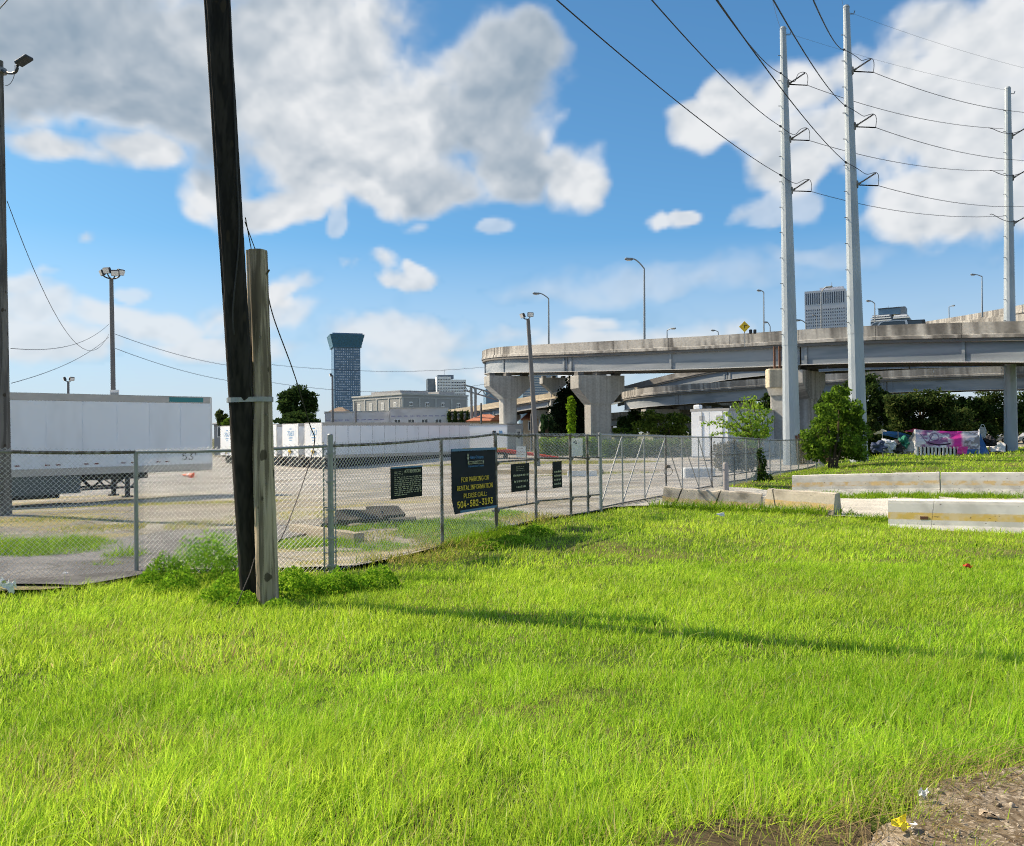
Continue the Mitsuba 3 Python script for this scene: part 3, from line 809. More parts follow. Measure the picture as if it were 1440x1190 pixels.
# ------------------------------------------------------------------ the chain-link fences
def fence_fabric(A, B, h0, h1, r, pitch=.068, zoff=.03, wavy=0.0):
    """Woven wire between two posts. A and B are ground points; h0 and h1 the heights of the fabric's top above them."""
    A, B = np.asarray(A, float), np.asarray(B, float)
    L = np.hypot(*(B - A)[:2])
    dirn, H = (B - A) / L, (h0 + h1) / 2
    nrm = np.cross(V(dirn[0], dirn[1], 0), V(0, 0, 1))
    P0, P1, off = [], [], []
    s = np.arange(-H, L + .001, pitch)
    for sg in (1, -1):
        u0_, u1_ = (s, s + H) if sg > 0 else (s + H, s)
        a, b = np.zeros_like(s), np.ones_like(s)
        for lo in (0.0,):
            # clip the run between the posts
            t0 = np.where(u1_ > u0_, (0 - u0_) / (u1_ - u0_), (L - u0_) / (u1_ - u0_))
            t1 = np.where(u1_ > u0_, (L - u0_) / (u1_ - u0_), (0 - u0_) / (u1_ - u0_))
            a, b = np.maximum(a, t0), np.minimum(b, t1)
        k = b > a + .004
        P0.append(np.column_stack([(u0_ + (u1_ - u0_) * a)[k], a[k]])); P1.append(np.column_stack([(u0_ + (u1_ - u0_) * b)[k], b[k]])); off.append(np.full(k.sum(), sg * r * 1.05))
    P0, P1, off = np.vstack(P0), np.vstack(P1), np.concatenate(off)

    def world(q, o):
        x = A[None] + dirn[None] * q[:, :1] + nrm[None] * o[:, None]
        h = h0 + (h1 - h0) * q[:, :1] / L
        x[:, 2:] += zoff + q[:, 1:] * (h + .045 - zoff)
        if wavy:
            x += nrm * (wavy * np.sin(q[:, :1] * 2.1 + q[:, 1:] * 2))
        return x
    a, b = world(P0, off), world(P1, off)
    d = (b - a) / (np.linalg.norm(b - a, axis=1, keepdims=True) + 1e-9)
    e1 = np.broadcast_to(nrm, d.shape)
    e2 = np.cross(d, e1)
    ring = [e1 * r * math.cos(w) + e2 * r * math.sin(w) for w in (0.3, 0.3 + 2 * PI / 3, .3 + 4 * PI / 3)]
    v = np.stack([a + q for q in ring] + [b + q for q in ring], 1).reshape(-1, 3)
    f = (np.arange(len(a)) * 6)[:, None, None] + np.array([[0, 1, 4], [0, 4, 3], [1, 2, 5], [1, 5, 4], [2, 0, 3], [2, 3, 5]])[None]
    return trimesh.Trimesh(v, f.reshape(-1, 3), process=False)


def posts_of(spec):
    out = []
    for px, d, a, b in spec:
        g = on(px, d)
        out.append((g, P(px, a, d)[2] - g[2]))
    return out


def saddle(g, h, r, dirn, z):
    return cyl(g + V(0, 0, z) - dirn * (r + .012), g + V(0, 0, z) + dirn * (r + .012), r + .012, n=10)


PL = posts_of(FENCE_L)
fl = thing('chain_link_fence', 'long chain-link fence between grass and parking lot, from the left edge to the gate', 'fence')
radii = [.03, .03, .042, .03, .035, .032, .032, .032, .045]
for k, (g, h) in enumerate(PL):
    r, ex = radii[k], {2: .17, 8: .06}.get(k, 0.02)
    pts = [g - V(0, 0, .3), g + V(0, 0, h + ex - .015), g + V(0, 0, h + ex)]
    part(fl, 'post', tube(pts, [r, r, r * .6], 12), 'm_galv' if k in (1, 2, 8) else 'm_galv_dark', 40, label='thick capped corner post' if k == 2 else None)
for k in range(8):
    (a, ha), (b, hb) = PL[k], PL[k + 1]
    fab = fence_fabric(a, b, ha, hb, [.0031, .0031, .0029, .0026][k] if k < 4 else .0024, wavy=.012)
    part(fl, 'wire_mesh', fab, 'm_wire_mesh')
    tt = np.linspace(0, 1, 9)[:, None]
    run = (a + V(0, 0, ha)) * (1 - tt) + (b + V(0, 0, hb)) * tt
    run[:, 2] -= .02 * np.sin(tt[:, 0] * PI)
    part(fl, 'top_rail', tube(run, .022 if k not in (0, 1) else .024, 10), 'm_galv_dark' if k != 1 else 'm_galv', 40)
    if k < 3:
        run = a * (1 - tt) + b * tt + V(0, 0, .06)
        part(fl, 'tension_wire', tube(run, .003, 5), 'm_cable', True)
for k in range(4, 8):
    (a, ha), (b, hb) = PL[k], PL[k + 1]
    for z in (.40, 1.30):
        run = [a + V(0, 0, z + .03), b + V(0, 0, z)]
        part(fl, 'mid_rail', tube(run, .019, 8), 'm_galv_dark', 40)
        d = (b - a) / np.linalg.norm(b - a)
        part(fl, 'clamp', cat(cbox(a + V(0, 0, z) + d * .05, (.07, .07, .09), .015), cyl(a + V(-.07, -.04, z), a + V(.07, .04, z), .018, n=8)), 'm_galv_dark', 30)
g, h = PL[2]
for z in (.10, .5, .9, 1.3, 1.7):
    part(fl, 'band', cyl(g + V(0, 0, z), g + V(0, 0, z + .03), .066, n=14), 'm_galv', 30)
for dx in (-.10, .10):
    dd = PL[1][0] - g if dx < 0 else PL[3][0] - g
    dd = dd / np.linalg.norm(dd) * .1
    part(fl, 'tension_bar', box(g + dd + V(0, 0, h / 2 + .03), (.02, .012, h + .05)), 'm_galv')
    for z in (.3, .95, 1.5, 1.78):
        part(fl, 'tie', cyl(g + V(0, 0, z), g + dd * 1.15 + V(0, 0, z), .010, n=6), 'm_galv')

# the double gate
PG = posts_of(GATE)
gt = thing('chain_link_gate', 'wide double chain-link gate with slanting braces across the paved entrance', 'gate')
for k, (g, h) in enumerate(PG):
    big = k in (0, 3, 6)
    part(gt, 'upright', tube([g + V(0, 0, .06 if not big else -.2), g + V(0, 0, h + (.05 if big else 0))], .042 if k == 0 else .030 if big else .020, 10), 'm_galv' if k != 3 else 'm_galv_dark', 40)
for k in range(6):
    (a, ha), (b, hb) = PG[k], PG[k + 1]
    part(gt, 'top_rail', cyl(a + V(0, 0, ha), b + V(0, 0, hb), .021, n=8), 'm_galv', 40)
    part(gt, 'bottom_rail', cyl(a + V(0, 0, .09), b + V(0, 0, .09), .021, n=8), 'm_galv_dark', 40)
    part(gt, 'wire_mesh', fence_fabric(a, b, ha, hb, .0024), 'm_wire_mesh')
    lo, hi = ((a, 0), (b, hb)) if k < 3 else ((b, 0), (a, ha))
    part(gt, 'brace', cyl(lo[0] + V(0, 0, .12), hi[0] + V(0, 0, hi[1] - .03), .018, n=8), 'm_galv', 40)
g = PG[3][0]
part(gt, 'latch', cat(cbox(g + V(.05, -.08, .95), (.14, .08, .10), .02), tube([g + V(.05 + .13 * math.sin(a), -.1, .82 + .13 * math.cos(a)) for a in np.linspace(0, 2 * PI, 14)], .012, 5, False)), 'm_galv_dark', 30, label='dark latch with a loop of chain')

# the fence beyond the gate
PR = posts_of(FENCE_R)
fr = thing('chain_link_fence', 'chain-link fence running back from the gate past the leafy sapling to the bush', 'fence')
for k, (g, h) in enumerate(PR):
    part(fr, 'post', cyl(g - V(0, 0, .2), g + V(0, 0, h + .02), .036 if k in (0, 4) else .026, n=10), 'm_galv_dark' if k in (0, 2, 4) else 'm_galv', 40)
    if k:
        a, ha = PR[k - 1]
        part(fr, 'top_rail', cyl(a + V(0, 0, ha), g + V(0, 0, h), .021, n=8), 'm_galv_dark', 40)
        part(fr, 'wire_mesh', fence_fabric(a, g, ha, h, .0028), 'm_wire_mesh')
        if k < 6:
            for z in (.42, 1.22):
                part(fr, 'mid_rail', cyl(a + V(0, 0, z), g + V(0, 0, z), .018, n=8), 'm_galv_dark', 40)


# ------------------------------------------------------------------ signs on the fence
mat('m_sign_blue', lambda p, n, uv: mix((.005, .011, .020), (.009, .018, .028), fbm(p.x * 3, p.y * 3, p.z * 3, 3)), .6, two=True, spec=.15)
mat('m_sign_dark', (.008, .014, .016), .65, two=True, spec=.15)
mat('m_sign_rim', (.05, .16, .30), .45)
mat('m_sign_yellow', (.72, .54, .05), .6)
mat('m_sign_cream', (.42, .44, .32), .6)
mat('m_sign_bluetext', (.06, .20, .40), .6)
mat('m_sign_white', (.74, .75, .76), .6, two=True)
mat('m_sign_grey', (.30, .32, .33), .6)


def fence_d(px):
    """Distance of the straight part of the fence under that column."""
    a, b = PL[2][0], PL[8][0]
    k = (px - 720) / FL
    t_ = (a[0] - k * a[1]) / (k * (b[1] - a[1]) - (b[0] - a[0]))
    return a[1] + (b[1] - a[1]) * t_


def on_fence(px0, px1, py0, py1, dfn=fence_d, out=.05, py0r=None, py1r=None):
    """Frame of a sheet hung before the fence: width, height and the matrix that puts (x right, y up) there."""
    a0, a1 = P(px0, py0, dfn(px0)), P(px0, py1, dfn(px0))
    b0 = P(px1, py0r or py0, dfn(px1))
    R = frame(b0 - a1 if False else V(b0[0] - a0[0], b0[1] - a0[1], 0))
    m = np.eye(4)
    m[:3, 0], m[:3, 1], m[:3, 2] = R[:, 0], V(0, 0, 1), -R[:, 1]
    w, h = np.hypot(*(b0 - a0)[:2]), a0[2] - a1[2]
    m[:3, 3] = V(a0[0], a0[1], (a1[2] + P(px1, py1r or py1, dfn(px1))[2]) / 2) - R[:, 1] * out
    return w, h, m


def sheet_sign(w, h, m, nx_=10, ny_=12, sag=.012, seed=0, curl=0.0, thick=.004):
    x, y = np.meshgrid(np.linspace(0, w, nx_), np.linspace(0, h, ny_), indexing='ij')
    z = sag * (meshkit.fbm(np.stack([x * 2.5, y * 2, x * 0 + seed], -1), 2, seed) - .5) + curl * np.clip(1 - (x / w) * 4, 0, 1) * np.clip(1 - (y / h) * 4, 0, 1)
    v = np.stack([x, y, z], -1).reshape(-1, 3)
    i_, j_ = np.meshgrid(np.arange(nx_ - 1), np.arange(ny_ - 1), indexing='ij')
    q_ = np.stack([i_ * ny_ + j_, (i_ + 1) * ny_ + j_, (i_ + 1) * ny_ + j_ + 1, i_ * ny_ + j_ + 1], -1).reshape(-1, 4)
    f = np.vstack([q_[:, [0, 1, 2]], q_[:, [0, 2, 3]]])
    back = trimesh.Trimesh(v - V(0, 0, thick), f[:, ::-1], process=False)
    return xf(cat(trimesh.Trimesh(v, f, process=False), back), m)


def lettering(s, h, x, y, m, z=.009, width=None, depth=.003, bold=True):
    return xf(text_flat(s, h, depth, bold, True, width), m @ M4(t=(x, y, z)))


w, h, m = on_fence(631, 693.5, 632, 724, py0r=629.5, py1r=713)
big = thing('fence_banner', 'large dark blue banner with yellow lettering and a phone number on the fence', 'sign')
part(big, 'panel', sheet_sign(w, h, m, sag=.02, curl=.07), 'm_sign_blue', 30)
part(big, 'upper_rim', xf(boxm(0, w, h - .045, h, .008, .016), m), 'm_sign_rim')
part(big, 'lower_rim', xf(boxm(.08, w, 0, .045, .008, .016), m), 'm_sign_rim')
for s_, hh_, yy_, ww_ in (('FOR PARKING OR', .074, .475, .62), ('RENTAL INFORMATION', .076, .345, .80), ('PLEASE CALL:', .074, .22, .52), ('504-582-3193', .10, .08, .80)):
    part(big, 'lettering', lettering(s_, h * hh_, w * .50, h * yy_, m, .016, w * ww_, bold=s_[0] == '5'), 'm_sign_yellow')
part(big, 'lettering', lettering('New Orleans', h * .05, w * .54, h * .83, m, .016, w * .30, bold=False), 'm_sign_bluetext')
part(big, 'lettering', lettering('Convention Center', h * .03, w * .52, h * .70, m, .016, w * .36, bold=False), 'm_sign_bluetext')
fleur = [xf(extrude([(0, -.05), (.018, -.01), (.045, .012), (.018, .008), (.008, .02), (.022, .045), (0, .09), (-.022, .045), (-.008, .02), (-.018, .008), (-.045, .012), (-.018, -.01)], .004), m @ M4(np.array([[1, 0, 0], [0, 0, 1], [0, -1, 0.0]]), (w * .345, h * .845, .016)))]
part(big, 'emblem', fleur[0], 'm_sign_cream')
part(big, 'emblem', xf(boxm(w * .34, w * .70, h * .748, h * .795, .014, .017), m), 'm_sign_cream')
part(big, 'emblem', lettering('ERNEST N. MORIAL', h * .032, w * .52, h * .756, m, .0195, w * .33), 'm_sign_blue')


def text_bars(rows, w, h, m, seed, z=.012):
    """Rows too small to read: one low bar per word."""
    rs, out = np.random.RandomState(seed), []
    for x0, x1, y, hh in rows:
        x = x0
        while x < x1 - .02:
            l = min(rs.uniform(.03, .10), x1 - x)
            for k in range(max(1, int(l / .016))):
                out.append(boxm(x + k * .016, x + k * .016 + .012, y, y + hh * rs.uniform(.75, 1), z, z + .002))
            x += l + .018
    return xf(cat(out), m)


w, h, m = on_fence(545.5, 590, 657, 702, py0r=653.5, py1r=698)
s_ = thing('fence_banner', 'small dark banner headed ATTENTION above ten lines of fine print, left of the large banner', 'sign')
part(s_, 'panel', sheet_sign(w, h, m, seed=3, sag=.015), 'm_sign_dark', 30)
part(s_, 'lettering', lettering('ATTENTION', h * .10, w * .66, h * .80, m, .012, w * .52), 'm_sign_cream')
part(s_, 'fine_print', cat(text_bars([(w * .10, w * (.97 if k < 9 else .5), h * (.66 - .062 * k), h * .032) for k in range(10)], w, h, m, 5), text_bars([(w * .1, w * .36, h * (.84 - .05 * k), h * .02) for k in range(3)], w, h, m, 6)), 'm_sign_cream')
part(s_, 'upper_rim', xf(boxm(0, w, h - .02, h + .005, .008, .014), m), 'm_sign_rim')
w, h, m = on_fence(715.5, 741, 652, 691.5, py0r=650, py1r=690)
s_ = thing('fence_banner', 'narrow dark banner with three pale lines of lettering, just right of the large banner', 'sign')
part(s_, 'panel', sheet_sign(w, h, m, seed=8, sag=.012), 'm_sign_dark', 30)
part(s_, 'fine_print', cat(*[text_bars([(w * a, w * b, h * y, h * .075)], w, h, m, 7 + k) for k, (a, b, y) in enumerate([(.07, .95, .55), (.12, .9, .33), (.25, .8, .13)])], text_bars([(w * .25, w * .7, h * (.88 - .07 * k), h * .02) for k in range(3)], w, h, m, 3)), 'm_sign_cream')
w, h, m = on_fence(774, 787, 649.5, 687, py0r=649, py1r=685)
s_ = thing('fence_banner', 'very narrow dark banner with four pale lines, nearest the gate', 'sign')
part(s_, 'panel', sheet_sign(w, h, m, seed=12, sag=.01), 'm_sign_dark', 30)
part(s_, 'fine_print', cat(*[text_bars([(w * .12, w * .9, h * y, h * .07)], w, h, m, 17 + k) for k, y in enumerate((.58, .43, .28, .12))]), 'm_sign_cream')
w, h, m = on_fence(804.5, 822.5, 616, 642, out=-.06, py0r=616, py1r=641)
s_ = thing('notice_board', 'white notice board with a small black emblem behind the fence, left of the gate', 'sign')
part(s_, 'panel', xf(boxm(0, w, 0, h, -.02, .0), m), 'm_sign_white')
part(s_, 'emblem', xf(cat(boxm(w * .30, w * .38, h * .72, h * .82, .001, .004), boxm(w * .42, w * .50, h * .68, h * .86, .001, .004), boxm(w * .46, w * .56, h * .66, h * .72, .001, .004)), m), 'm_black')
fd = lambda px: 33 + (px - 1017) * .1
w, h, m = on_fence(1024.5, 1034, 621, 662, fd, .06)
s_ = thing('fence_banner', 'tall dark green banner on the fence beyond the gate', 'sign')
part(s_, 'panel', sheet_sign(w, h, m, seed=14, sag=.02), 'm_sign_dark', 30)
part(s_, 'lettering', cat(text_bars([(w * .2, w * .85, h * .60, h * .05), (w * .2, w * .85, h * .5, h * .05)], w, h, m, 4), xf(boxm(w * .45, w * .55, h * .1, h * .28, .01, .012), m)), 'm_sign_cream')
w, h, m = on_fence(1133.5, 1137, 626, 645, lambda px: 45.2, .06)
single('fence_sign', sheet_sign(w, h, m, 3, 4, seed=15), 'm_sign_dark', 'small narrow black sign on the fence left of the bush', 'sign')
# a white notice on a thin post behind the fence
pp = on(741, 22.5)
s_ = thing('notice_sign', 'white notice with small lettering on a thin post behind the fence, before the red ramp', 'sign')
part(s_, 'post', cyl(pp - V(0, 0, .2), pp + V(0, 0, 1.62), .018, n=8), 'm_galv_dark', 40)
a0, a1 = P(726, 628, 22.4), P(739.5, 643, 22.4)
part(s_, 'panel', box((a0 + a1) / 2, (a1[0] - a0[0], .012, a0[2] - a1[2])), 'm_sign_white')
m = np.eye(4); m[:3, 0], m[:3, 1], m[:3, 2] = V(1, 0, 0), V(0, 0, 1), V(0, -1, 0); m[:3, 3] = V(a0[0], a0[1] - .008, a1[2])
w, h = a1[0] - a0[0], a0[2] - a1[2]
part(s_, 'fine_print', text_bars([(w * .25, w * .75, h * .78, h * .07), (w * .1, w * .9, h * .52, h * .06), (w * .1, w * .9, h * .38, h * .06), (w * .15, w * .8, h * .22, h * .06)], w, h, m, 9, .001), 'm_red_dull')
# a wooden bollard before the fence
bp = on(1021, 29.5)
single('bollard', tube([bp - V(0, 0, .2), bp + V(0, 0, .95), bp + V(0, 0, 1.0)], [.105, .10, .07], 12), mat('m_post_grey', (.30, .29, .30), .8), 'grey round bollard standing before the fence, just beyond the gate', 'bollard', smooth=40)


# ------------------------------------------------------------------ concrete barriers
def stripe(base, dark, yellow, wear):
    def fn(p, n, uv):
        a = fbm(p.x * 3.1, p.y * 3.1, p.z * 3.1, 4)
        b = fbm((p.x + p.y) * 9, p.z * 1.2, 3, 3)
        c = mix(base, dark, smoothstep(.42, .70, a * .6 + b * .4))
        s = smoothstep(.475, .50, uv.y) * (1 - smoothstep(.66, .685, uv.y)) * (1 - wear * smoothstep(.36, .62, fbm(p.x * 7, p.y * 7, p.z * 7, 3)))
        c = mix(c, yellow, s)
        hole = smoothstep(.80, .83, fbm(p.x * 13, p.y * 13, p.z * 19, 2))
        return mix(c, (.09, .08, .07), hole * .7)
    return fn


mat('m_barrier_white', stripe((.64, .64, .63), (.50, .50, .485), (.58, .43, .13), .35), .85, spec=.2)
mat('m_barrier_grey', stripe((.48, .49, .48), (.34, .345, .335), (.48, .37, .20), .75), .9, spec=.15)
mat('m_barrier_tan', stripe((.43, .405, .35), (.22, .205, .175), (.46, .35, .17), .5), .92, spec=.12)
JP = np.array([(-.30, 0), (-.30, .08), (-.19, .30), (-.115, .80), (-.09, .83), (.09, .83), (.115, .80), (.19, .30), (.30, .08), (.30, 0)])


def barrier_mesh(a, b, H=.82, s0=0.0, s1=0.0, seed=0, rough=.012, n=26, chip=0.0):
    """A New Jersey barrier piece; s0 and s1 slant its ends. uv: along, height share."""
    a, b = np.asarray(a, float), np.asarray(b, float)
    L = np.linalg.norm(b - a)
    R = frame(b - a)
    prof = JP * [1, H / .83]
    prof = np.vstack([prof, prof[:1]])
    seglen = np.r_[0, np.cumsum(np.linalg.norm(np.diff(prof, axis=0), axis=1))]
    s = np.linspace(0, seglen[-1], 40)
    pr = np.column_stack([np.interp(s, seglen, prof[:, 0]), np.interp(s, seglen, prof[:, 1])])[:-1]
    m_ = len(pr)
    t_ = np.linspace(0, 1, n)
    zz = pr[:, 1]
    x = t_[:, None] * L + (1 - t_[:, None]) * s0 * zz[None] + t_[:, None] * s1 * zz[None]
    y, z = np.broadcast_to(pr[:, 0], x.shape).copy(), np.broadcast_to(zz, x.shape).copy()
    nn = meshkit.fbm(np.stack([x * 4, y * 4 + seed, z * 4], -1), 4, seed) - .5
    z += nn * rough * 2 * (zz > .02)
    y *= 1 + nn * rough * 6
    if chip:
        bite = np.clip(meshkit.fbm(np.stack([x * 2.2, x * 0 + seed, z * 0], -1), 3, seed + 7) - .55, 0, 1)
        z -= bite * chip * (zz[None] > .55 * H)
    v = np.stack([x, y, z], -1).reshape(-1, 3)
    uv = np.stack([x / 1.0, np.broadcast_to(zz / H, x.shape)], -1).reshape(-1, 2)
    i_, j_ = np.meshgrid(np.arange(n - 1), np.arange(m_), indexing='ij')
    q_ = np.stack([i_ * m_ + j_, (i_ + 1) * m_ + j_, (i_ + 1) * m_ + (j_ + 1) % m_, i_ * m_ + (j_ + 1) % m_], -1).reshape(-1, 4)
    f = np.vstack([q_[:, [0, 1, 2]], q_[:, [0, 2, 3]]])
    # end caps with their own plain uv
    k = len(v)
    c0, c1 = v[:m_].copy(), v[-m_:].copy()
    v = np.vstack([v, c0, [c0.mean(0)], c1, [c1.mean(0)]])
    uv = np.vstack([uv, np.full((m_ + 1, 2), .1), np.full((m_ + 1, 2), .1)])
    e = np.arange(m_)
    f = np.vstack([f, np.stack([k + e, k + (e + 1) % m_, e * 0 + k + m_], 1), np.stack([k + m_ + 1 + (e + 1) % m_, k + m_ + 1 + e, e * 0 + k + 2 * m_ + 1], 1)])
    tm_ = xf(trimesh.Trimesh(v, f, process=False), M4(R, a))
    if tm_.volume < 0:
        tm_ = trimesh.Trimesh(tm_.vertices, np.asarray(tm_.faces)[:, ::-1], process=False)
    return tm_, uv


def barrier(label, mt, pieces, H=.82, group=None):
    k = thing('concrete_barrier', label, 'barrier', group)
    for i_, (a, b, s0, s1, seed, ch) in enumerate(pieces):
        me, uv = barrier_mesh(a, b, H, s0, s1, seed, chip=ch, rough=.014 if ch else .006)
        part(k, 'segment', me, mt, True if False else False, uv=uv)
    return k


def bp_(px, d, ztop, H=.82):
    p = P(px, ztop, d)
    return V(p[0], p[1], p[2] - H)


A0, A1 = bp_(931, 23.6, 683), bp_(1079, 22.3, 694.5)
dv = A1 - A0
barrier('broken tan concrete barrier with slanting cracks, in the grass before the gate', 'm_barrier_tan',
        [(A0, A0 + dv * .10, .05, .30, 1, .1), (A0 + dv * .115, A0 + dv * .47, .30, .30, 2, .22), (A0 + dv * .485, A1 - dv * .07, .30, .02, 3, .3), (A1 - dv * .065, A1, .25, -.35, 6, .4)])
B0, B1 = bp_(1082, 22.1, 687), bp_(1177, 20.6, 693)
dv = B1 - B0
barrier('short stained concrete barrier with a split left end, right of the broken one', 'm_barrier_tan', [(B0 - dv * .04, B0 + dv * .20, .10, -.30, 4, .05), (B0 + dv * .22, B1, -.30, 0, 5, .06)])
barrier('long grey concrete barrier with faded yellow line at the back of the driveway', 'm_barrier_grey', [(bp_(1116, 31.3, 668.5), bp_(1322.5, 28.6, 663.8), .0, 0, 8, .03)])
barrier('grey concrete barrier at the back of the driveway, cut by the right edge', 'm_barrier_grey', [(bp_(1324, 28.5, 664), bp_(1530, 26.2, 664.5), .0, 0, 9, .03)])
C0, C1 = bp_(1250, 18.6, 702), bp_(1500, 17.0, 705.5)
t = barrier('near white concrete barrier with a clear yellow stripe, at the right edge', 'm_barrier_white', [(C0, C0 + (C1 - C0) * .245, 0, .12, 10, 0), (C0 + (C1 - C0) * .247, C1, .12, 0, 11, 0)])
cR = frame(C1 - C0)
cc = C0 + (C1 - C0) * .215
part(t, 'slot', xf(boxm(-.075, .075, -.181, -.12, .41, .475), M4(cR, cc)), 'm_board_brown', label='small dark slot in the yellow stripe')


# ------------------------------------------------------------------ trailers on the lot
mat('m_seam', (.30, .32, .34), .5)
YAW = rad(44.5)
UX, UY = V(math.cos(YAW), math.sin(YAW), 0), V(math.sin(YAW), -math.cos(YAW), 0)      # along the bays, and the side that faces the camera


def trailer(label, origin, fwd, L=16.15, W=2.6, zf=1.15, H=2.85, side=-1, mat_='m_white_paint', pane=1.22, gear=True, wheels=True, group=None, seam=False):
    """Box trailer; origin: the ground under the corner of its nose on the side that shows; fwd points from the nose to the rear. Local x runs that way, y across."""
    k = thing('semi_trailer', label, 'trailer', group)
    x = np.asarray(fwd, float) / np.linalg.norm(fwd)
    yv = np.cross(V(0, 0, 1), x)                       # left of the way
    sgn = 1.0
    if side < 0:
        m = M4(np.stack([x, yv, V(0, 0, 1)], 1), origin)     # body at y from 0 to W
    else:
        m = M4(np.stack([x, -yv, V(0, 0, 1)], 1), origin)
    g = lambda me: xf(me, m)
    part(k, 'body', g(cbox((L / 2, W / 2, zf + H / 2), (L, W - .04, H), .05)), 'm_seam' if seam else mat_, 30)
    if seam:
        part(k, 'skirt_or_shade_fill', g(boxm(.4, L - .2, .12, W - .12, .06, zf - .1)), 'm_black')  # black box stands in for the deep shade under the row
    n = int(L / pane)
    for i_ in range(n):
        a, b = .05 + i_ * (L - .1) / n, .05 + (i_ + 1) * (L - .1) / n
        part(k, 'side_panel', g(boxm(a + (.022 if seam else .008), b - (.022 if seam else .008), 0.0, .03, zf + .19, zf + H - .25)), mat_)
    part(k, 'top_rail', g(cat(boxm(0, L, -.012, .03, zf + H - .245, zf + H + .01), boxm(0, L, W - .03, W + .012, zf + H - .245, zf + H + .01))), 'm_trailer_rail')
    part(k, 'bottom_rail', g(cat(boxm(0.0, L, -.015, .06, zf - .08, zf + .185), boxm(0.0, L, W - .06, W + .015, zf - .08, zf + .185))), 'm_trailer_rail')
    part(k, 'nose_panel', g(boxm(-.02, .03, .10, W - .10, zf + .05, zf + H - .06)), mat_)
    part(k, 'corner_post', g(boxm(-.025, .06, -.014, .10, zf, zf + H)), 'm_white_paint_old')
    part(k, 'corner_post', g(boxm(-.025, .06, W - .10, W + .014, zf, zf + H)), 'm_white_paint_old')
    part(k, 'roof', g(boxm(.0, L, .02, W - .02, zf + H + .002, zf + H + .025)), 'm_trailer_rail')
    part(k, 'frame_rail', g(cat(boxm(2.3, L - .2, W * .3, W * .3 + .12, zf - .34, zf - .06), boxm(2.3, L - .2, W * .7 - .12, W * .7, zf - .34, zf - .06))), 'm_black')
    part(k, 'floor', g(boxm(.05, L - .05, .08, W - .08, zf - .10, zf - .012)), 'm_black')
    if gear:
        for yy in (.5, W - .62):
            leg_ = part(k, 'landing_leg', g(cat(boxm(2.55, 2.70, yy, yy + .13, .1, zf - .05), boxm(2.45, 2.80, yy - .06, yy + .2, .02, .09))), 'm_black')
        for me_ in (cyl(V(2.6, .55, .3), V(2.6, W - .55, zf - .3), .03, n=6), cyl(V(2.6, W - .55, .3), V(2.6, .55, zf - .3), .03, n=6), cyl(V(2.6, .55, .35), V(3.9, .55, zf - .1), .035, n=6), cyl(V(2.6, .55, .35), V(1.5, .55, zf - .1), .035, n=6), cyl(V(2.6, W - .55, .35), V(3.9, W - .55, zf - .1), .035, n=6), cyl(V(4.4, .6, .35), V(5.4, .6, zf - .1), .04, n=6), cyl(V(4.4, .6, .35), V(3.6, .6, zf - .1), .04, n=6)):
            part(k, 'brace', g(me_), 'm_black')
    if wheels:
        for xx in (L - 3.2, L - 1.9):
            for yy in (.04, W - .54):
                w_ = part(k, 'wheel', g(cyl(V(xx, yy, .52), V(xx, yy + .5, .52), .52, n=24)), 'm_rubber', 40)
                part(w_, 'rim', g(cyl(V(xx, yy - .012, .52), V(xx, yy + .512, .52), .26, n=18)), 'm_trailer_rail', 40)
        part(k, 'mud_flap', g(boxm(L - 1.1, L - 1.08, .04, .6, .25, zf - .1)), 'm_rubber')
    return k, m


# the long one at the left: nose to the right and away
nose = on(298, 35.0)
nose = V(nose[0], nose[1], P(298, 659.6, 35.0)[2] - 1.10)
k, m = trailer('long white box trailer in front at left, with red marker lights and a raised nose', nose, -UX * .99 - V(0, 0, .0), side=1, H=2.9, zf=1.15, gear=False)
g = lambda me: xf(me, m)
for i_ in range(13):
    for dx in (0, .36):
        part(k, 'marker_light', g(boxm(1.75 + i_ * 1.33 + dx, 1.91 + i_ * 1.33 + dx, -.014, .02, 1.44, 1.485)), 'm_red_dull')
part(k, 'corner_patch', g(boxm(.35, 1.75, -.016, 0, 3.84, 4.03)), 'm_teal', label='teal patch on the top rail')
part(k, 'lettering', xf(text_flat("53'", .30, .004, False), m @ M4(np.array([[-1, 0, 0], [0, 0, -1], [0, 1, 0.0]]), (.95, -.004, 1.50))), 'm_black')
part(k, 'side_or_added_skirt', g(boxm(5.05, 12.5, 2.5, 2.53, .10, 1.06)), 'm_black')  # far skirt added to keep the gap under the trailer dark
part(k, 'side_or_added_skirt', g(boxm(5.05, 12.0, .03, .06, .40, 1.06)), mat('m_skirt', (.11, .125, .12), .7))
for yy in (.5, 1.97):
    part(k, 'landing_leg', g(cat(boxm(3.1, 3.25, yy, yy + .13, .16, 1.1), boxm(3.0, 3.35, yy - .06, yy + .2, .10, .16))), 'm_black')
for i_, (x0, x1) in enumerate([(2.6, 3.1), (3.1, 3.9), (3.8, 3.15), (3.9, 4.6), (4.5, 4.0), (5.0, 4.6)]):
    part(k, 'brace', g(cyl(V(x0, .4, 1.05), V(x1, .4, .5), .035, n=6)), 'm_black')
    part(k, 'brace', g(cyl(V(x0, 2.2, 1.05), V(x1, 2.2, .5), .03, n=6)), 'm_black')
part(k, 'cross_bar', g(boxm(3.0, 4.9, .36, .44, .46, .54)), 'm_black')
part(k, 'cross_bar', g(boxm(3.0, 4.9, 2.16, 2.24, .46, .54)), 'm_black')

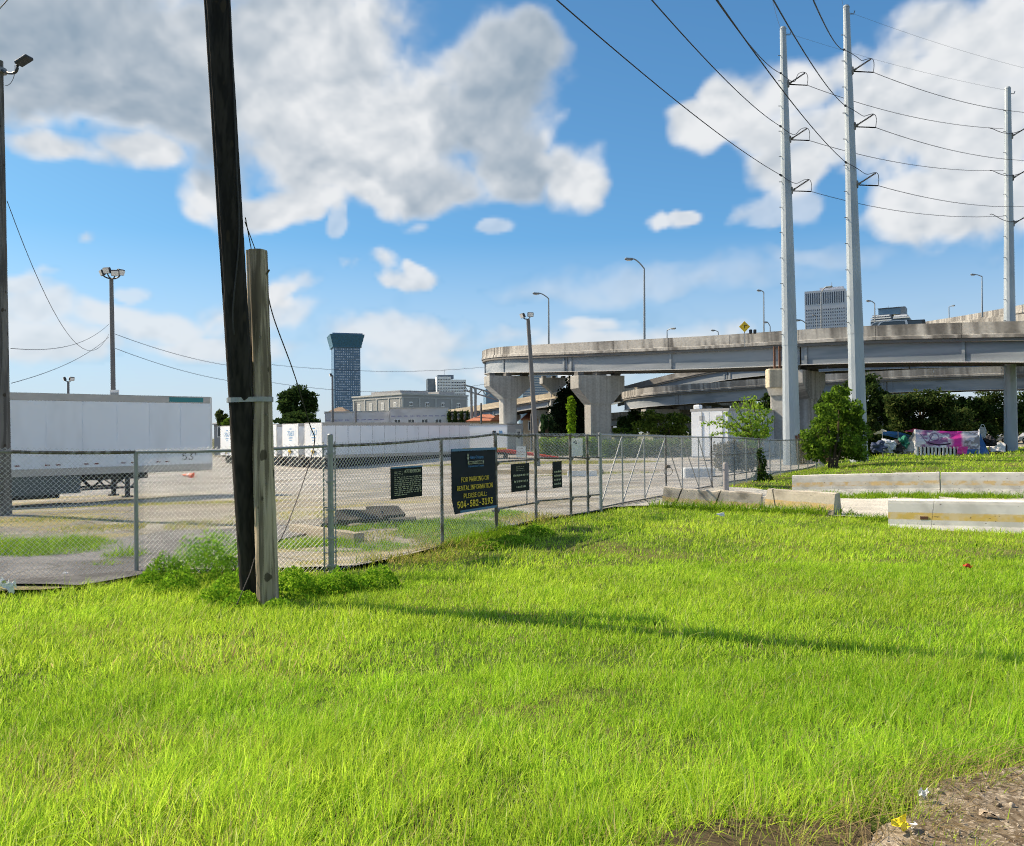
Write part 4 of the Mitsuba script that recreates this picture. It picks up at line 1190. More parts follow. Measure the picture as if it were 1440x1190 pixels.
# the row behind, nose towards the picture's left
corner = on(453, 69.0)
corner[2] = P(453, 594, 69)[2] - 4.02
names = ['white trailer with its long panelled side showing, right end of the parked row', 'white trailer nose with a blue number panel, second from the right in the parked row',
         'white trailer nose mostly hidden behind the weathered stub pole, third from the right', 'white trailer nose mostly hidden behind the dark leaning pole, fourth from the right',
         'white trailer nose in the gap between the long front trailer and the dark pole']
nums = ['7047', '7063', '', '', '7047']
for i_ in range(5):
    o = corner + (-UY) * (3.95 * i_) + UX * (.15 * ((i_ * 7) % 3))
    k, m = trailer(names[i_], o, UX, side=-1, H=2.85, zf=1.15, mat_='m_white_paint', seam=True)
    # what is on a nose: the number panel, hoses, couplings
    part(k, 'number_panel', xf(boxm(-.03, -.02, .45, 1.95, 2.15, 3.85), m), 'm_white_paint')
    Rn = np.array([[0, 0, -1], [-1, 0, 0], [0, 1, 0.0]])
    mm = m @ M4(Rn, (-.034, 1.2, 2.95))
    if nums[i_]:
        part(k, 'lettering', xf(text_flat(nums[i_], .40, .004, True, width=1.05), mm), mat('m_blue_print', (.12, .30, .55), .5) if 'm_blue_print' not in scene else 'm_blue_print')
        part(k, 'fine_print', cat(xf(boxm(-.2, .2, .55, .63, 0, .004), mm), xf(boxm(-.3, .3, -.22, -.13, 0, .004), mm), xf(boxm(-.22, .22, -.42, -.36, 0, .004), mm)), 'm_blue_print')
    part(k, 'coupling', cat(xf(cbox((-.07, 1.35, 1.65), (.12, .3, .2), .03), m), xf(cyl(V(-.06, 1.15, 1.62), V(-.2, 1.1, 1.35), .035, n=8), m)), 'm_yellow', 30)
    part(k, 'coupling', cat(xf(cbox((-.07, 1.02, 1.62), (.11, .2, .16), .03), m), xf(cyl(V(-.06, 1.4, 1.55), V(-.14, 1.45, 1.2), .03, n=8), m)), 'm_black', 30)

# black boxes put the shade under the row; beyond stands a white office trailer with a red loading ramp
for lab, px, d, side_dir, L, W, hh, zf_ in [('white site office trailer with a grey door end, right of the parked row', 713.5, 84.0, None, 9.0, 3.2, 2.65, .75)]:
    o = on(px, d)
    o[2] = P(px, 634, d)[2] - zf_
    k = thing('office_trailer', lab, 'trailer')
    ang = rad(150)
    xa = V(math.cos(ang), math.sin(ang), 0)
    m = M4(np.stack([xa, np.cross(V(0, 0, 1), xa), V(0, 0, 1)], 1), o)
    # local x along the bright side to the left, local y away
    m = M4(np.stack([xa, V(-xa[1], xa[0], 0) * -1, V(0, 0, 1)], 1), o)
    part(k, 'body', xf(cbox((L / 2, 1.6, zf_ + hh / 2), (L, 3.2, hh), .05), m), 'm_white_paint', 30)
    part(k, 'roof_edge', xf(cat(boxm(-.03, L, -.03, .02, zf_ + hh - .10, zf_ + hh + .04), boxm(-.04, .02, -.03, 3.23, zf_ + hh - .10, zf_ + hh + .04)), m), 'm_trailer_rail')
    part(k, 'end_wall', xf(boxm(-.03, -.001, .05, 3.15, zf_, zf_ + hh - .12), m), mat('m_grey_siding', (.42, .44, .47), .6))
    d_ = part(k, 'door', xf(boxm(-.06, -.03, 1.7, 2.7, zf_ + .05, zf_ + 2.15), m), 'm_white_paint_old')
    part(d_, 'pane', xf(boxm(-.07, -.06, 1.95, 2.45, zf_ + 1.2, zf_ + 1.9), m), 'm_glass_dark')
    for xx in (.55, 1.3):
        part(k, 'emblem', xf(boxm(xx, xx + .38, -.02, -.001, zf_ + 1.55, zf_ + 2.0), m), 'm_blue_print' if xx < 1 else 'm_sign_blue')
    part(k, 'skirt_or_shade_fill', xf(boxm(.1, L - .1, .1, 3.1, .05, zf_), m), 'm_black')
    part(k, 'step', xf(cat(boxm(-.9, -.08, 1.6, 2.8, zf_ - .1, zf_), boxm(-1.2, -.9, 1.6, 2.8, zf_ - .4, zf_ - .3), boxm(-.85, -.8, 1.6, 1.66, .0, zf_ + .9), boxm(-.85, -.8, 2.74, 2.8, 0, zf_ + .9)), m), 'm_trailer_rail')
rm = on(722, 74)
k = thing('loading_ramp', 'red steel loading ramp with a yellow edge before the white office trailer', 'ramp')
R = frame(V(1, -.12, 0))
part(k, 'deck', xf(cat(extrude([(-4.5, .85), (-.6, .85), (3.9, .12), (3.9, .0), (-.8, .62), (-4.5, .62)], 2.0)), M4(R, rm)), 'm_red')
part(k, 'kerb', xf(boxm(-4.5, -.6, -.05, .0, .86, 1.02), M4(R, rm)), 'm_yellow')
for xx in (-4.3, -2.6, -.9):
    part(k, 'leg', xf(boxm(xx, xx + .18, .1, 1.9, -.1, .62), M4(R, rm)), 'm_black')
part(k, 'side_beam', xf(extrude([(-.6, .86), (3.9, .14), (3.9, .02), (-.6, .55)], .06), M4(R, rm - R[:, 1] * .07)), 'm_red')

# the old container trailer at the right, behind the sapling
o = on(1026, 60)
o[2] = P(1026, 648, 60)[2]
k = thing('cargo_container', 'tall white container, blue shade coloured into its ribbed sides, behind the leafy sapling', 'container')
xa = V(math.cos(rad(52)), math.sin(rad(52)), 0)
m = M4(np.stack([xa, V(-xa[1], xa[0], 0), V(0, 0, 1)], 1), o)
hh = P(1026, 574, 60)[2] - o[2]
WD = 2.95
mat('m_container', lambda p, n, uv: mix((.50, .55, .60), (.36, .40, .44), smoothstep(.40, .75, fbm((p.x + p.y) * .9, p.z * .22, 2, 3)) * .7), .5)  # container sides are white; their blue grey tone is shade in the colour
part(k, 'body', xf(cbox((7.6, WD / 2, hh / 2 + .1), (15.2, WD - .06, hh - .2), .03), m), 'm_container', 30)
for i_ in range(30):
    part(k, 'rib', xf(boxm(.25 + i_ * .5, .48 + i_ * .5, -.03, .06, .35, hh - .2), m), 'm_container')
part(k, 'top_rail', xf(cat(boxm(-.02, 15.22, -.035, .05, hh - .18, hh), boxm(-.03, .04, -.03, WD + .03, hh - .18, hh)), m), 'm_trailer_rail')
for i_ in range(2):
    d_ = part(k, 'door', xf(boxm(-.04, .0, .08 + i_ * 1.41, 1.45 + i_ * 1.41, .3, hh - .2), m), 'm_white_paint')
    part(d_, 'lock_bar', xf(cyl(V(-.07, .45 + i_ * 1.6, .3), V(-.07, .45 + i_ * 1.6, hh - .2), .025, n=6), m), 'm_trailer_rail', 40)
    part(d_, 'vent', xf(boxm(-.055, -.04, .55 + i_ * 1.3, .95 + i_ * 1.3, hh - .85, hh - .5), m), 'm_grey_siding')
part(k, 'beacon', xf(cbox((.3, WD * .85, hh + .16), (.5, .5, .3), .06), m), 'm_white_paint', 30)


# ------------------------------------------------------------------ lamp poles on the lot
def flood(k, c, dirv, s=.55, arm_from=None):
    f = part(k, 'floodlight', xf(cbox((0, 0, 0), (s * .45, s, s * .75), s * .08), M4(frame(dirv, (0, 0, 1)), c)), 'm_flood', 30)
    part(f, 'lens', xf(boxm(s * .225, s * .24, -s * .42, s * .42, -s * .3, s * .3), M4(frame(dirv, (0, 0, 1)), c)), 'm_sign_white')
    if arm_from is not None:
        mid = (arm_from + c) / 2 + V(0, 0, -.25 * np.linalg.norm(c - arm_from))
        part(f, 'bracket', tube(CubicSpline([0, 1, 2], np.array([arm_from, mid + (c - arm_from) * .25, c]))(np.linspace(0, 2, 12)), s * .09, 6), 'm_flood', True)


# far left, cut by the frame
b0, b1 = on(4, 22.0), P(-1.5, 86, 22.0)
kp = thing('lamp_pole', 'tall grey wooden pole with a single floodlight arm at the left edge', 'lamp pole')
part(kp, 'shaft', wobble_pole(b0 - V(0, 0, .3), b1, .215, .10, 20, 40, .006, 12, 6), 'm_wood_pole', 40)
armp = [P(3, 99, 21.9), P(9, 102, 21.8), P(19, 103, 21.6), P(24, 98, 21.5), P(24.5, 92, 21.5)]
part(kp, 'arm', tube(CubicSpline(range(5), np.array(armp))(np.linspace(0, 4, 16)), .035, 8), 'm_flood', True)
fl_ = part(kp, 'floodlight', xf(cbox((0, 0, 0), (.40, .26, .09), .025), M4(frame(P(43, 79, 21.4) - P(24, 91, 21.5)), P(33.5, 85.5, 21.4))), 'm_flood', 30)
part(kp, 'collar', cyl(P(0, 100, 22) - V(0, 0, .06), P(0, 100, 22) + V(0, 0, .06), .16, n=12), 'm_lamp_grey', 40)
lc = np.array([P(21, 92, 21.5), P(20, 106, 21.55), P(15, 117, 21.7), P(7, 120, 21.85)])
part(kp, 'cable', tube(CubicSpline(range(4), lc)(np.linspace(0, 3, 20)), .008, 5), 'm_cable', True)

mat('m_lamp_wood', (.15, .155, .165), .8)
L2b, L2t = on(161.5, 52), P(156.5, 391, 50)
k2 = thing('lamp_pole', 'tall grey pole with four floodlights standing behind the long white trailer', 'lamp pole')
part(k2, 'shaft', tube([L2b, L2t], [.165, .115], 14), 'm_lamp_wood', 40)
for (px, py, dx, dy) in [(144, 383.5, -.8, -.7), (150.5, 380.5, -.2, -1), (162, 384, .25, -1), (169.5, 383, .9, -.5)]:
    flood(k2, P(px, py, 50 + dy * .5), V(dx, dy, -.45), .46, L2t + V(0, 0, -.05))
part(k2, 'sign', box(P(161, 553, 49.7), (.52, .03, .38)), 'm_sign_white')
part(k2, 'sign', box(P(161, 554, 49.66), (.42, .03, .16)), 'm_sign_grey', label='grey lettering strip on the small white sign')
L3b, L3t = on(96.5, 100), P(96, 537, 100)
k3 = thing('lamp_pole', 'distant short looking lamp pole with two floodlights above the long white trailer', 'lamp pole')
part(k3, 'shaft', tube([L3b, L3t], [.17, .13], 10), 'm_lamp_wood', 40)
for px, dx in ((91, -.9), (101, .9)):
    flood(k3, P(px, 533, 100), V(dx, -.6, -.4), .6, L3t)
L4b, L4t = on(756, 60), P(742.5, 449, 58)
k4 = thing('lamp_pole', 'slightly leaning wooden lamp pole with two floodlights in front of the overpass', 'lamp pole')
part(k4, 'shaft', tube([L4b, L4t], [.20, .125], 12), 'm_lamp_wood', 40)
flood(k4, P(735, 444, 57.7), V(-.8, -.5, -.5), .42, L4t)
flood(k4, P(746, 442.5, 57.7), V(.2, -1, -.2), .42, L4t)
L5b, L5t = on(468.5, 110), P(467.5, 528, 110)
k5 = thing('lamp_pole', 'thin distant lamp pole with one floodlight in front of the dark tower', 'lamp pole')
part(k5, 'shaft', tube([L5b, L5t], [.17, .12], 8), 'm_lamp_wood', 40)
flood(k5, P(465, 527.5, 109.7), V(-.9, -.4, -.3), .55, L5t)
for px, top_, d, lab in [(500.5, 566, 128, 'thin bare brown pole before the white wrapped building'), (1, 0, 0, None), (676.5, 567, 118, 'thin bare pole before the red roofed house'), (747, 582, 118, 'short dark bare pole right of the first bridge column')]:
    if lab:
        single('utility_pole', tube([on(px, d), P(px, top_, d)], [.16, .12], 8), 'm_lamp_wood', lab, 'utility pole', smooth=40)

wl = [((10, 283), 22, (153, 470), 50, 2.2, 'slack wire sagging from the left pole to the four-lamp pole'), ((15, 490), 24, (153, 456), 50, .5, 'upper tight wire from the left pole to the four-lamp pole'), ((16, 539), 24, (153, 474), 50, .3, 'lower tight wire from the left pole to the four-lamp pole'),
      ((162, 470), 50, (382, 519), 70, .5, 'upper wire from the four-lamp pole toward the dark wooden pole'), ((162, 490), 50, (382, 541), 70, .5, 'lower wire from the four-lamp pole toward the dark wooden pole'),
      ((382, 513), 70, (684, 516), 84, .5, 'upper thin wire crossing before the dark tower'), ((382, 538), 70, (684, 540), 84, .8, 'lower thin wire crossing before the dark tower')]
for a, da, b, db, sg, lab in wl:
    single('wire', tube(wire(P(*a, da), P(*b, db), sg, 24), .010 if da < 45 else .016, 5), 'm_cable', lab, 'wire', smooth=True)
single('wire', tube(np.array([P(-20, 34, 20), P(0, 12, 20), P(14, -4, 20)]), .012, 5), 'm_cable', 'short piece of dark wire crossing the upper left corner', 'wire', smooth=True)


# ------------------------------------------------------------------ the steel transmission poles
def steel_pole(label, px_t, py_t, px_b, py_b, d, w_t, w_b, arm_px, arm_dir, arm_len):
    k = thing('transmission_pole', label, 'transmission pole')
    b_, t_ = P(px_b, py_b, d), P(px_t, py_t, d)
    rb, rt = w_b / FL * d / 2, w_t / FL * d / 2
    m1 = b_ * .72 + t_ * .28
    part(k, 'shaft', tube([b_ - V(0, 0, 1.0), m1], [rb * 1.02, rb * .72 + rt * .28], 12), 'm_steel_pole', False)
    part(k, 'shaft', tube([m1 - (m1 - b_) * .02, t_], [rb * .74 + rt * .28 + .01, rt], 12), 'm_steel_pole', False)
    part(k, 'cap', tube([t_, t_ + V(0, 0, .12)], [rt + .02, rt * .8], 12), 'm_steel_pole', False)
    H = t_[2] - b_[2]
    for q in range(12):        # step bolts
        s_ = .30 + q * .058
        c = b_ * (1 - s_) + t_ * s_
        r_ = rb * (1 - s_) + rt * s_
        part(k, 'step_bolt', cyl(c + V(-r_ * .95, -r_ * .3, 0), c + V(-r_ - .16, -r_ * .35, 0), .022, n=6), 'm_lamp_grey')
    tips, roots = [], []
    ad = np.asarray(arm_dir, float) / np.linalg.norm(arm_dir)
    for py in arm_px:
        s_ = (P(px_b, py, d)[2] - b_[2]) / H
        c = b_ * (1 - s_) + t_ * s_
        r_ = rb * (1 - s_) + rt * s_
        c = c + V(0, 0, -.35)
        p0, p1 = c + V(ad[0], ad[1], 0) * r_ * .9, c + ad * (r_ + arm_len)
        a_ = part(k, 'arm', tube([p0, p0 + (p1 - p0) * .25], [.08, .06], 8), 'm_galv_dark', 40)
        qs = np.linspace(.2, 1, 25)
        ins = np.array([p0 + (p1 - p0) * q for q in qs])
        part(a_, 'insulator', tube(ins, np.where(np.arange(25) % 2, .060, .028), 8), 'm_insulator', False)
        part(a_, 'plate', cbox(p0 + V(0, 0, .05), (.22, .22, .45), .04), 'm_galv_dark', 30)
        tips.append(p1)
        roots.append(c)
    part(k, 'top_bracket', tube([t_ + V(rt, 0, -.35), t_ + V(rt + .22, -.05, -.38), t_ + V(rt + .28, -.05, -.2)], .03, 6), 'm_lamp_grey', True)
    return dict(k=k, b=b_, t=t_, tips=tips, roots=roots, rb=rb, rt=rt)


AD = V(.86, -.35, .42)
AL = 1.1
T1 = steel_pole('grey steel transmission pole rising behind the fence, leftmost of the three', 1101, 41, 1114, 656, 51, 8.5, 25, [112, 190, 262], AD, AL)
T2 = steel_pole('tallest grey steel transmission pole, rising behind the bright bush in the middle', 1190, 11, 1208, 645, 47, 8.8, 25, [93, 171, 253], AD, AL)
T3 = steel_pole('grey steel transmission pole nearest the right edge, behind the tent camp', 1417, 125, 1421.5, 634, 60, 8.0, 17.5, [186, 245, 309], AD, AL)
TW = [(T1, [(1098, 103), (1098, 178), (1099, 247)], [(1003, -6), (911, -6), (776, -6)], 'leftmost'), (T2, [(1187, 70), (1189, 149), (1190, 229)], [(1141, -6), (1084, -6), (1004, -6)], 'middle')]
lev = ['top', 'middle', 'lowest']
for tp, ends, outs, nm in TW:
    for i_ in range(3):
        r_ = .42
        dn = 14.0 if nm == 'leftmost' else 13.0
        q0 = P(*ends[i_], tp['b'][1] - r_ - .1)
        q1 = P(*outs[i_], dn + 6)
        # carried on along the same sag until far behind the camera
        curve = wire(q0, q1, .32, 20)
        q2 = q1 + (q1 - curve[-3]) * 3
        curve = np.vstack([curve, [q2]])
        single('power_line', tube(curve, .019, 5), 'm_cable', f'thick power line from the {lev[i_]} arm of the {nm} steel pole up to the left', 'power line', smooth=True)
        # the dead-end grip, and the jumper that swings round the arm's tip to the outgoing line
        part(tp['k'], 'jumper_wire', tube(CubicSpline(range(6), np.array([q0, q0 + V(.9, .2, -.42), tp['tips'][i_] + V(-.4, .05, -.05), tp['tips'][i_] + V(.02, 0, .02), tp['tips'][i_] + V(.22, .15, -.28), tp['tips'][i_] + V(.24, .3, -.62)]))(np.linspace(0, 5, 30)), .018, 5), 'm_cable', True)
        part(tp['k'], 'dead_end', tube([q0, curve[1] * .35 + q0 * .65], [.07, .05], 6), 'm_cable', True)
        c = tp['tips'][i_] + V(.24, .3, -.62)
        start = tp['roots'][i_] + V(tp['rb'] * .6, .05, .08)
        if nm == 'leftmost':
            e = P(*[(1411, 181), (1411, 240), (1411, 304)][i_], 59.3)
        else:
            e = P(*[(1475, 160), (1475, 226), (1475, 288)][i_], 62)
        w_ = np.vstack([[start], wire(c, e, .55, 20)])
        single('power_line', tube(w_, .017, 5), 'm_cable', f'thin power line from the {lev[i_]} arm of the {nm} steel pole away rightward', 'power line', smooth=True)
        part(tp['k'], 'dead_end', tube([start, c], [.035, .035], 6), 'm_cable', True)
for i_ in range(3):
    e = P(*[(1411, 181), (1411, 240), (1411, 304)][i_], 59.3)
    c = T3['tips'][i_]
    j = CubicSpline(range(4), np.array([P(*[(1392, 181), (1392, 240), (1392, 302)][i_], 59.4) , P(*[(1402, 184), (1402, 243), (1402, 305)][i_], 59.3), T3['roots'][i_] + V(-.2, -.45, .1), c]))(np.linspace(0, 3, 18))
    part(T3['k'], 'jumper_wire', tube(j, .022, 5), 'm_cable', True)
    single('power_line', tube(wire(c + V(.3, 0, -.5), P(1500, [200, 258, 322][i_], 62), .15, 8), .022, 5), 'm_cable', f'short black power line leaving the {lev[i_]} arm of the right steel pole', 'power line', smooth=True)
for a, da, b, db, lab in [((1085, -6), 26, (1101, 44), 51, 'hair thin ground wire coming down to the tip of the leftmost steel pole'), ((1105, 46), 51, (1415, 127), 60, 'hair thin ground wire between the tips of the leftmost and right steel poles'), ((1183, -6), 40, (1189, 13), 47, 'hair thin ground wire above the tip of the middle steel pole'), ((1196, 18), 47, (1480, 105), 62, 'hair thin ground wire from the tip of the middle steel pole to the right')]:
    single('ground_wire', tube(wire(P(*a, da), P(*b, db), .25, 14), .0075, 4), 'm_lamp_grey', lab, 'wire', smooth=True)


# ------------------------------------------------------------------ elevated roads
def smooth_path(pts, n=90):
    p = np.asarray(pts, float)
    s = np.r_[0, np.cumsum(np.linalg.norm(np.diff(p[:, :2], axis=0), axis=1))]
    cs = CubicSpline(s, p)
    return cs(np.linspace(0, s[-1], n))


def cut(path, s0, s1, n=None):
    s = np.r_[0, np.cumsum(np.linalg.norm(np.diff(path[:, :2], axis=0), axis=1))]
    n = n or max(3, int((s1 - s0) / 1.5) + 2)
    q = np.linspace(s0, s1, n)
    return np.column_stack([np.interp(q, s, path[:, k]) for k in range(3)])


def plen(path):
    return np.linalg.norm(np.diff(path[:, :2], axis=0), axis=1).sum()


def overpass(label, pts, width, side, seg=6.1, ph=1.05, gd=1.35, mats=('m_parapet', 'm_girder', 'm_flange'), piers=(), seg_max=60, stiff=True):
    """pts: the top of the parapet that shows, as world points. side: +1 when the deck lies to the left of the way."""
    k = thing('overpass', label, 'overpass')
    path = smooth_path(pts, 140)
    L = plen(path)
    s_ = side
    prof = [(-.02 * s_, 0), (.26 * s_, 0), (.42 * s_, -ph + .0), (-.10 * s_, -ph), (-.10 * s_, -ph + .22), (-.03 * s_, -ph + .26)]
    n = max(1, min(seg_max, int(L / seg)))
    for q in range(n):
        a, b = L * q / n, L * (q + 1) / n
        c = cut(path, a + .018, b - .018)
        part(k, 'parapet', sweep(c, prof), mats[0], 35)
    whole = cut(path, 0, L, 100)
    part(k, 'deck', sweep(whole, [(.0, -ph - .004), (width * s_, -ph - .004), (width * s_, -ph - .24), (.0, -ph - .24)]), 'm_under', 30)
    part(k, 'far_parapet', sweep(whole, [((width - .3) * s_, 0), ((width + .05) * s_, 0), ((width + .05) * s_, -ph - .1), ((width - .3) * s_, -ph - .002)]), mats[0], 30)
    ng = max(1, int(round(L / 24)))
    for q in range(ng):
        a, b = L * q / ng, L * (q + 1) / ng
        c = cut(path, a + (.06 if q else 0), b - .06)
        gz = -ph - .244
        g_ = part(k, 'girder', sweep(c, [(.34 * s_, gz), (.40 * s_, gz), (.40 * s_, gz - gd), (.34 * s_, gz - gd)]), mats[1], 30)
        part(g_, 'flange', sweep(c, [(.20 * s_, gz - gd - .003), (.54 * s_, gz - gd - .003), (.54 * s_, gz - gd - .05), (.20 * s_, gz - gd - .05)]), mats[2], 30)
        for w_ in (.4, .75):
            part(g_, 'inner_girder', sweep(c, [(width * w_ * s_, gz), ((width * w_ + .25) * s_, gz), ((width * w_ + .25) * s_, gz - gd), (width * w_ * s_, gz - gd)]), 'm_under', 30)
        if stiff:
            for w_ in np.linspace(0.02, .98, 3):
                e = cut(path, max(0, a + (b - a) * w_ - .1), a + (b - a) * w_ + .1, 3)
                part(g_, 'stiffener', sweep(e, [(.22 * s_, gz), (.345 * s_, gz), (.345 * s_, gz - gd), (.22 * s_, gz - gd)]), mats[1], 30)
    return k, path, L, (lambda z: z - ph - .3 - gd)


def pier(k, c, top, dirn, wt, wb, hc, colw, cold, mt='m_pier', thick=1.5, bottom=None, arms=(1, 1)):
    """Hammerhead pier: cap along dirn, centred on the column at c, its top at that height."""
    R = frame(V(dirn[0], dirn[1], 0))
    bz = float(ground_z(c[0], c[1])) - .5 if bottom is None else bottom
    m = M4(R, V(c[0], c[1], 0))
    a0, a1 = arms
    poly = [(-wt * a0, top), (wt * a1, top), (wt * a1, top - hc * .45), (colw / 2, top - hc), (-colw / 2, top - hc), (-wt * a0, top - hc * .45)]
    e = extrude(poly, thick)
    e.vertices[:, 1] -= thick / 2
    p_ = part(k, 'pier', xf(cbox((0, 0, (top - hc + bz) / 2 + .2), (colw - .0, cold, top - hc - bz + .4), .12), m), mt, 30)
    part(p_, 'cap', xf(e, m), mt, 30)
    part(p_, 'bearing', xf(cat(*[boxm(x - .3, x + .3, -.4, .4, top, top + .32) for x in (-wt * a0 * .8, 0, wt * a1 * .8)]), m), 'm_under')
    return p_


far_loop = [V(-3.5, 107, 12.35), V(-2.6, 117, 12.9), V(.3, 128, 13.7), V(5, 140, 14.6), V(11, 152, 15.3), V(18, 163, 15.9)]
main_pts = [P(1640, 446, 49), P(1440, 451.5, 55), P(1253, 457, 60.5), P(1130, 463.5, 64.5), P(1010, 471.5, 69), P(880, 478.5, 75), P(751, 485, 83), P(700, 488.5, 90), P(680, 493, 98)] + far_loop
k, path, L, under = overpass('main curving concrete overpass with grey girders, crossing the right half and bending away behind', main_pts, 8.2, -1, 5.6)
MAINK, MAINPATH = k, path


def near_px(px):
    i_ = int(np.argmin([abs(p[0] / p[1] - (px - 720) / FL) + (0 if q < 95 else 9) for q, p in enumerate(path)]))
    tt = path[min(i_ + 1, len(path) - 1)] - path[max(i_ - 1, 0)]
    tt[2] = 0
    tt /= np.linalg.norm(tt)
    return path[i_], tt, V(tt[1], -tt[0], 0)       # the right of the way is the deck's side


for px, w1, hc, cw in ((714.5, 2.3, 2.35, 1.5), (841, 2.35, 2.6, 2.1), (1131, 2.5, 2.2, 2.0)):
    p_, tt, rt_ = near_px(px)
    dd = rt_ if px > 1000 else V(.93, .36, 0)
    c = p_ + rt_ * 3.0 if px > 1000 else p_ + rt_ * 1.6
    dpos = c[1]
    c = V((px - 720) / FL * dpos, dpos, 0)
    pier(k, c, under(p_[2]) - .36, dd, w1, 1.5, hc, cw, 1.5, thick=1.7, mt='m_pier' if px < 1000 else 'm_parapet_far')
for px, off in ((1131, 0),):
    p_, tt, rt_ = near_px(1093)
    pier(k, p_ + rt_ * 1.0 + V(0, .4, 0), under(p_[2]) - .36, tt, .9, 1, 1.9, 1.2, 1.2, thick=1.5)
    part(k, 'downpipe', cat(cyl(p_ + V(-.2, -.25, -1.2), p_ + V(-.2, -.25, -3.4), .09, n=8), cyl(p_ + V(.2, -.25, -1.2), p_ + V(.2, -.25, -3.4), .09, n=8)), 'm_board_brown', 40)
    part(k, 'drain_box', cbox(p_ + V(-.05, -.2, -3.7), (1.5, .9, 1.5), .08), 'm_ramp_pale', 30)
for q in (112, 124, 134):
    c = path[min(q, len(path) - 1)] + V(2, 2.5, 0)
    pier(k, c, under(path[min(q, len(path) - 1)][2]) - .36, V(1, .3, 0), 2.2, 1.5, 2.2, 1.4, 1.4)

k2_, path2, L2_, under2 = overpass('lower grey ramp behind the main overpass, over the dark trees, its left end turning away', [P(1620, 508, 88), P(1440, 514, 95), P(1300, 519, 100), P(1200, 524, 104), P(1100, 530.5, 108), P(1000, 538, 112), P(912, 545, 116), P(884, 549.5, 121), P(876, 553, 128), V(23.5, 137, 8.2), V(28, 147, 8.0), V(36, 156, 8.0)], 8, -1, 6.5, gd=1.3, mats=('m_parapet_far', 'm_girder', 'm_flange'))
for px in (930, 1060, 1185):
    i_ = int(np.argmin([abs(p[0] / p[1] - (px - 720) / FL) + (0 if q < 90 else 9) for q, p in enumerate(path2)]))
    p_ = path2[i_]
    pier(k2_, V(p_[0] * 1.03, p_[1] * 1.03, 0), under2(p_[2]) - .36, V(.95, .3, 0), 2.6, 1.6, 2.0, 1.7, 1.5, mt='m_pier')
k3_, path3, L3_, under3 = overpass('far ramp climbing to the right just under the main overpass, behind the shrub tree', [P(848, 551, 158), P(905, 536, 150), P(985, 517, 141), P(1080, 503, 132), P(1220, 494, 126), P(1440, 488, 118), P(1600, 484, 112)], 9, 1, 8, gd=1.4, mats=('m_parapet_far', 'm_girder', 'm_flange'), seg_max=24)
for px in (933, 990, 1052, 1152, 1252):
    i_ = int(np.argmin([abs(p[0] / p[1] - (px - 720) / FL) for p in path3]))
    p_ = path3[i_]
    pier(k3_, V(p_[0] * 1.03, p_[1] * 1.03, 0), under3(p_[2]) - .36, V(.96, .28, 0), 3.0, 1.6, 2.2, 1.9, 1.5, mt='m_pier')
k4_, path4, L4_, under4 = overpass('high flyover rising to the right edge behind the main overpass', [P(1180, 470, 165), P(1280, 455.5, 140), P(1360, 443, 124), P(1440, 428, 110), P(1560, 403, 98)], 8, 1, 7, mats=('m_parapet_far', 'm_girder', 'm_flange'), seg_max=30)
k5_, path5, L5_, under5 = overpass('second high ramp just below the flyover at the right edge', [P(1230, 468, 118), P(1300, 457.5, 106), P(1370, 449.5, 96), P(1440, 441.5, 88), P(1560, 428, 78)], 7, 1, 7, mats=('m_parapet_far', 'm_girder', 'm_flange'), seg_max=30)
for kk, pa, un, pxs in ((k4_, path4, under4, (1500,)), (k5_, path5, under5, (1520,))):
    for px in pxs:
        p_ = pa[int(np.argmin([abs(p[0] / p[1] - (px - 720) / FL) for p in pa]))]
        pier(kk, V(p_[0] * 1.03, p_[1] * 1.03, 0), un(p_[2]) - .36, V(.9, -.4, 0), 2.5, 1.6, 2.2, 1.8, 1.6)
k6_, path6, L6_, under6 = overpass('sunlit beige ramp descending to the left behind the first bridge columns', [P(560, 588, 175), P(650, 573.5, 160), P(700, 565.5, 152), P(745, 557.5, 146), P(790, 550.5, 140), P(860, 543, 132)], 7, -1 if False else 1, 8, gd=.9, mats=('m_ramp_pale', 'm_girder', 'm_flange'), seg_max=20)
for px in (670, 718, 765):
    p_ = path6[int(np.argmin([abs(p[0] / p[1] - (px - 720) / FL) for p in path6]))]
    pier(k6_, V(p_[0] * 1.02, p_[1] * 1.02, 0), under6(p_[2]) - .36, V(.9, .3, 0), 1.8, 1.4, 1.6, 1.3, 1.3)
k7_, path7, L7_, under7 = overpass('low shaded ramp under the crossing ramps, left of the shrub tree', [P(815, 586, 146), P(868, 580, 142), P(930, 575, 138), P(1000, 571, 134)], 7, 1, 8, gd=.8, mats=('m_parapet_far', 'm_girder', 'm_flange'), seg_max=8)
for px in (870, 925, 975):
    p_ = path7[int(np.argmin([abs(p[0] / p[1] - (px - 720) / FL) for p in path7]))]
    pier(k7_, V(p_[0] * 1.02, p_[1] * 1.02, 0), under7(p_[2]) - .36, V(.9, .3, 0), 2, 1.4, 1.6, 1.3, 1.3)
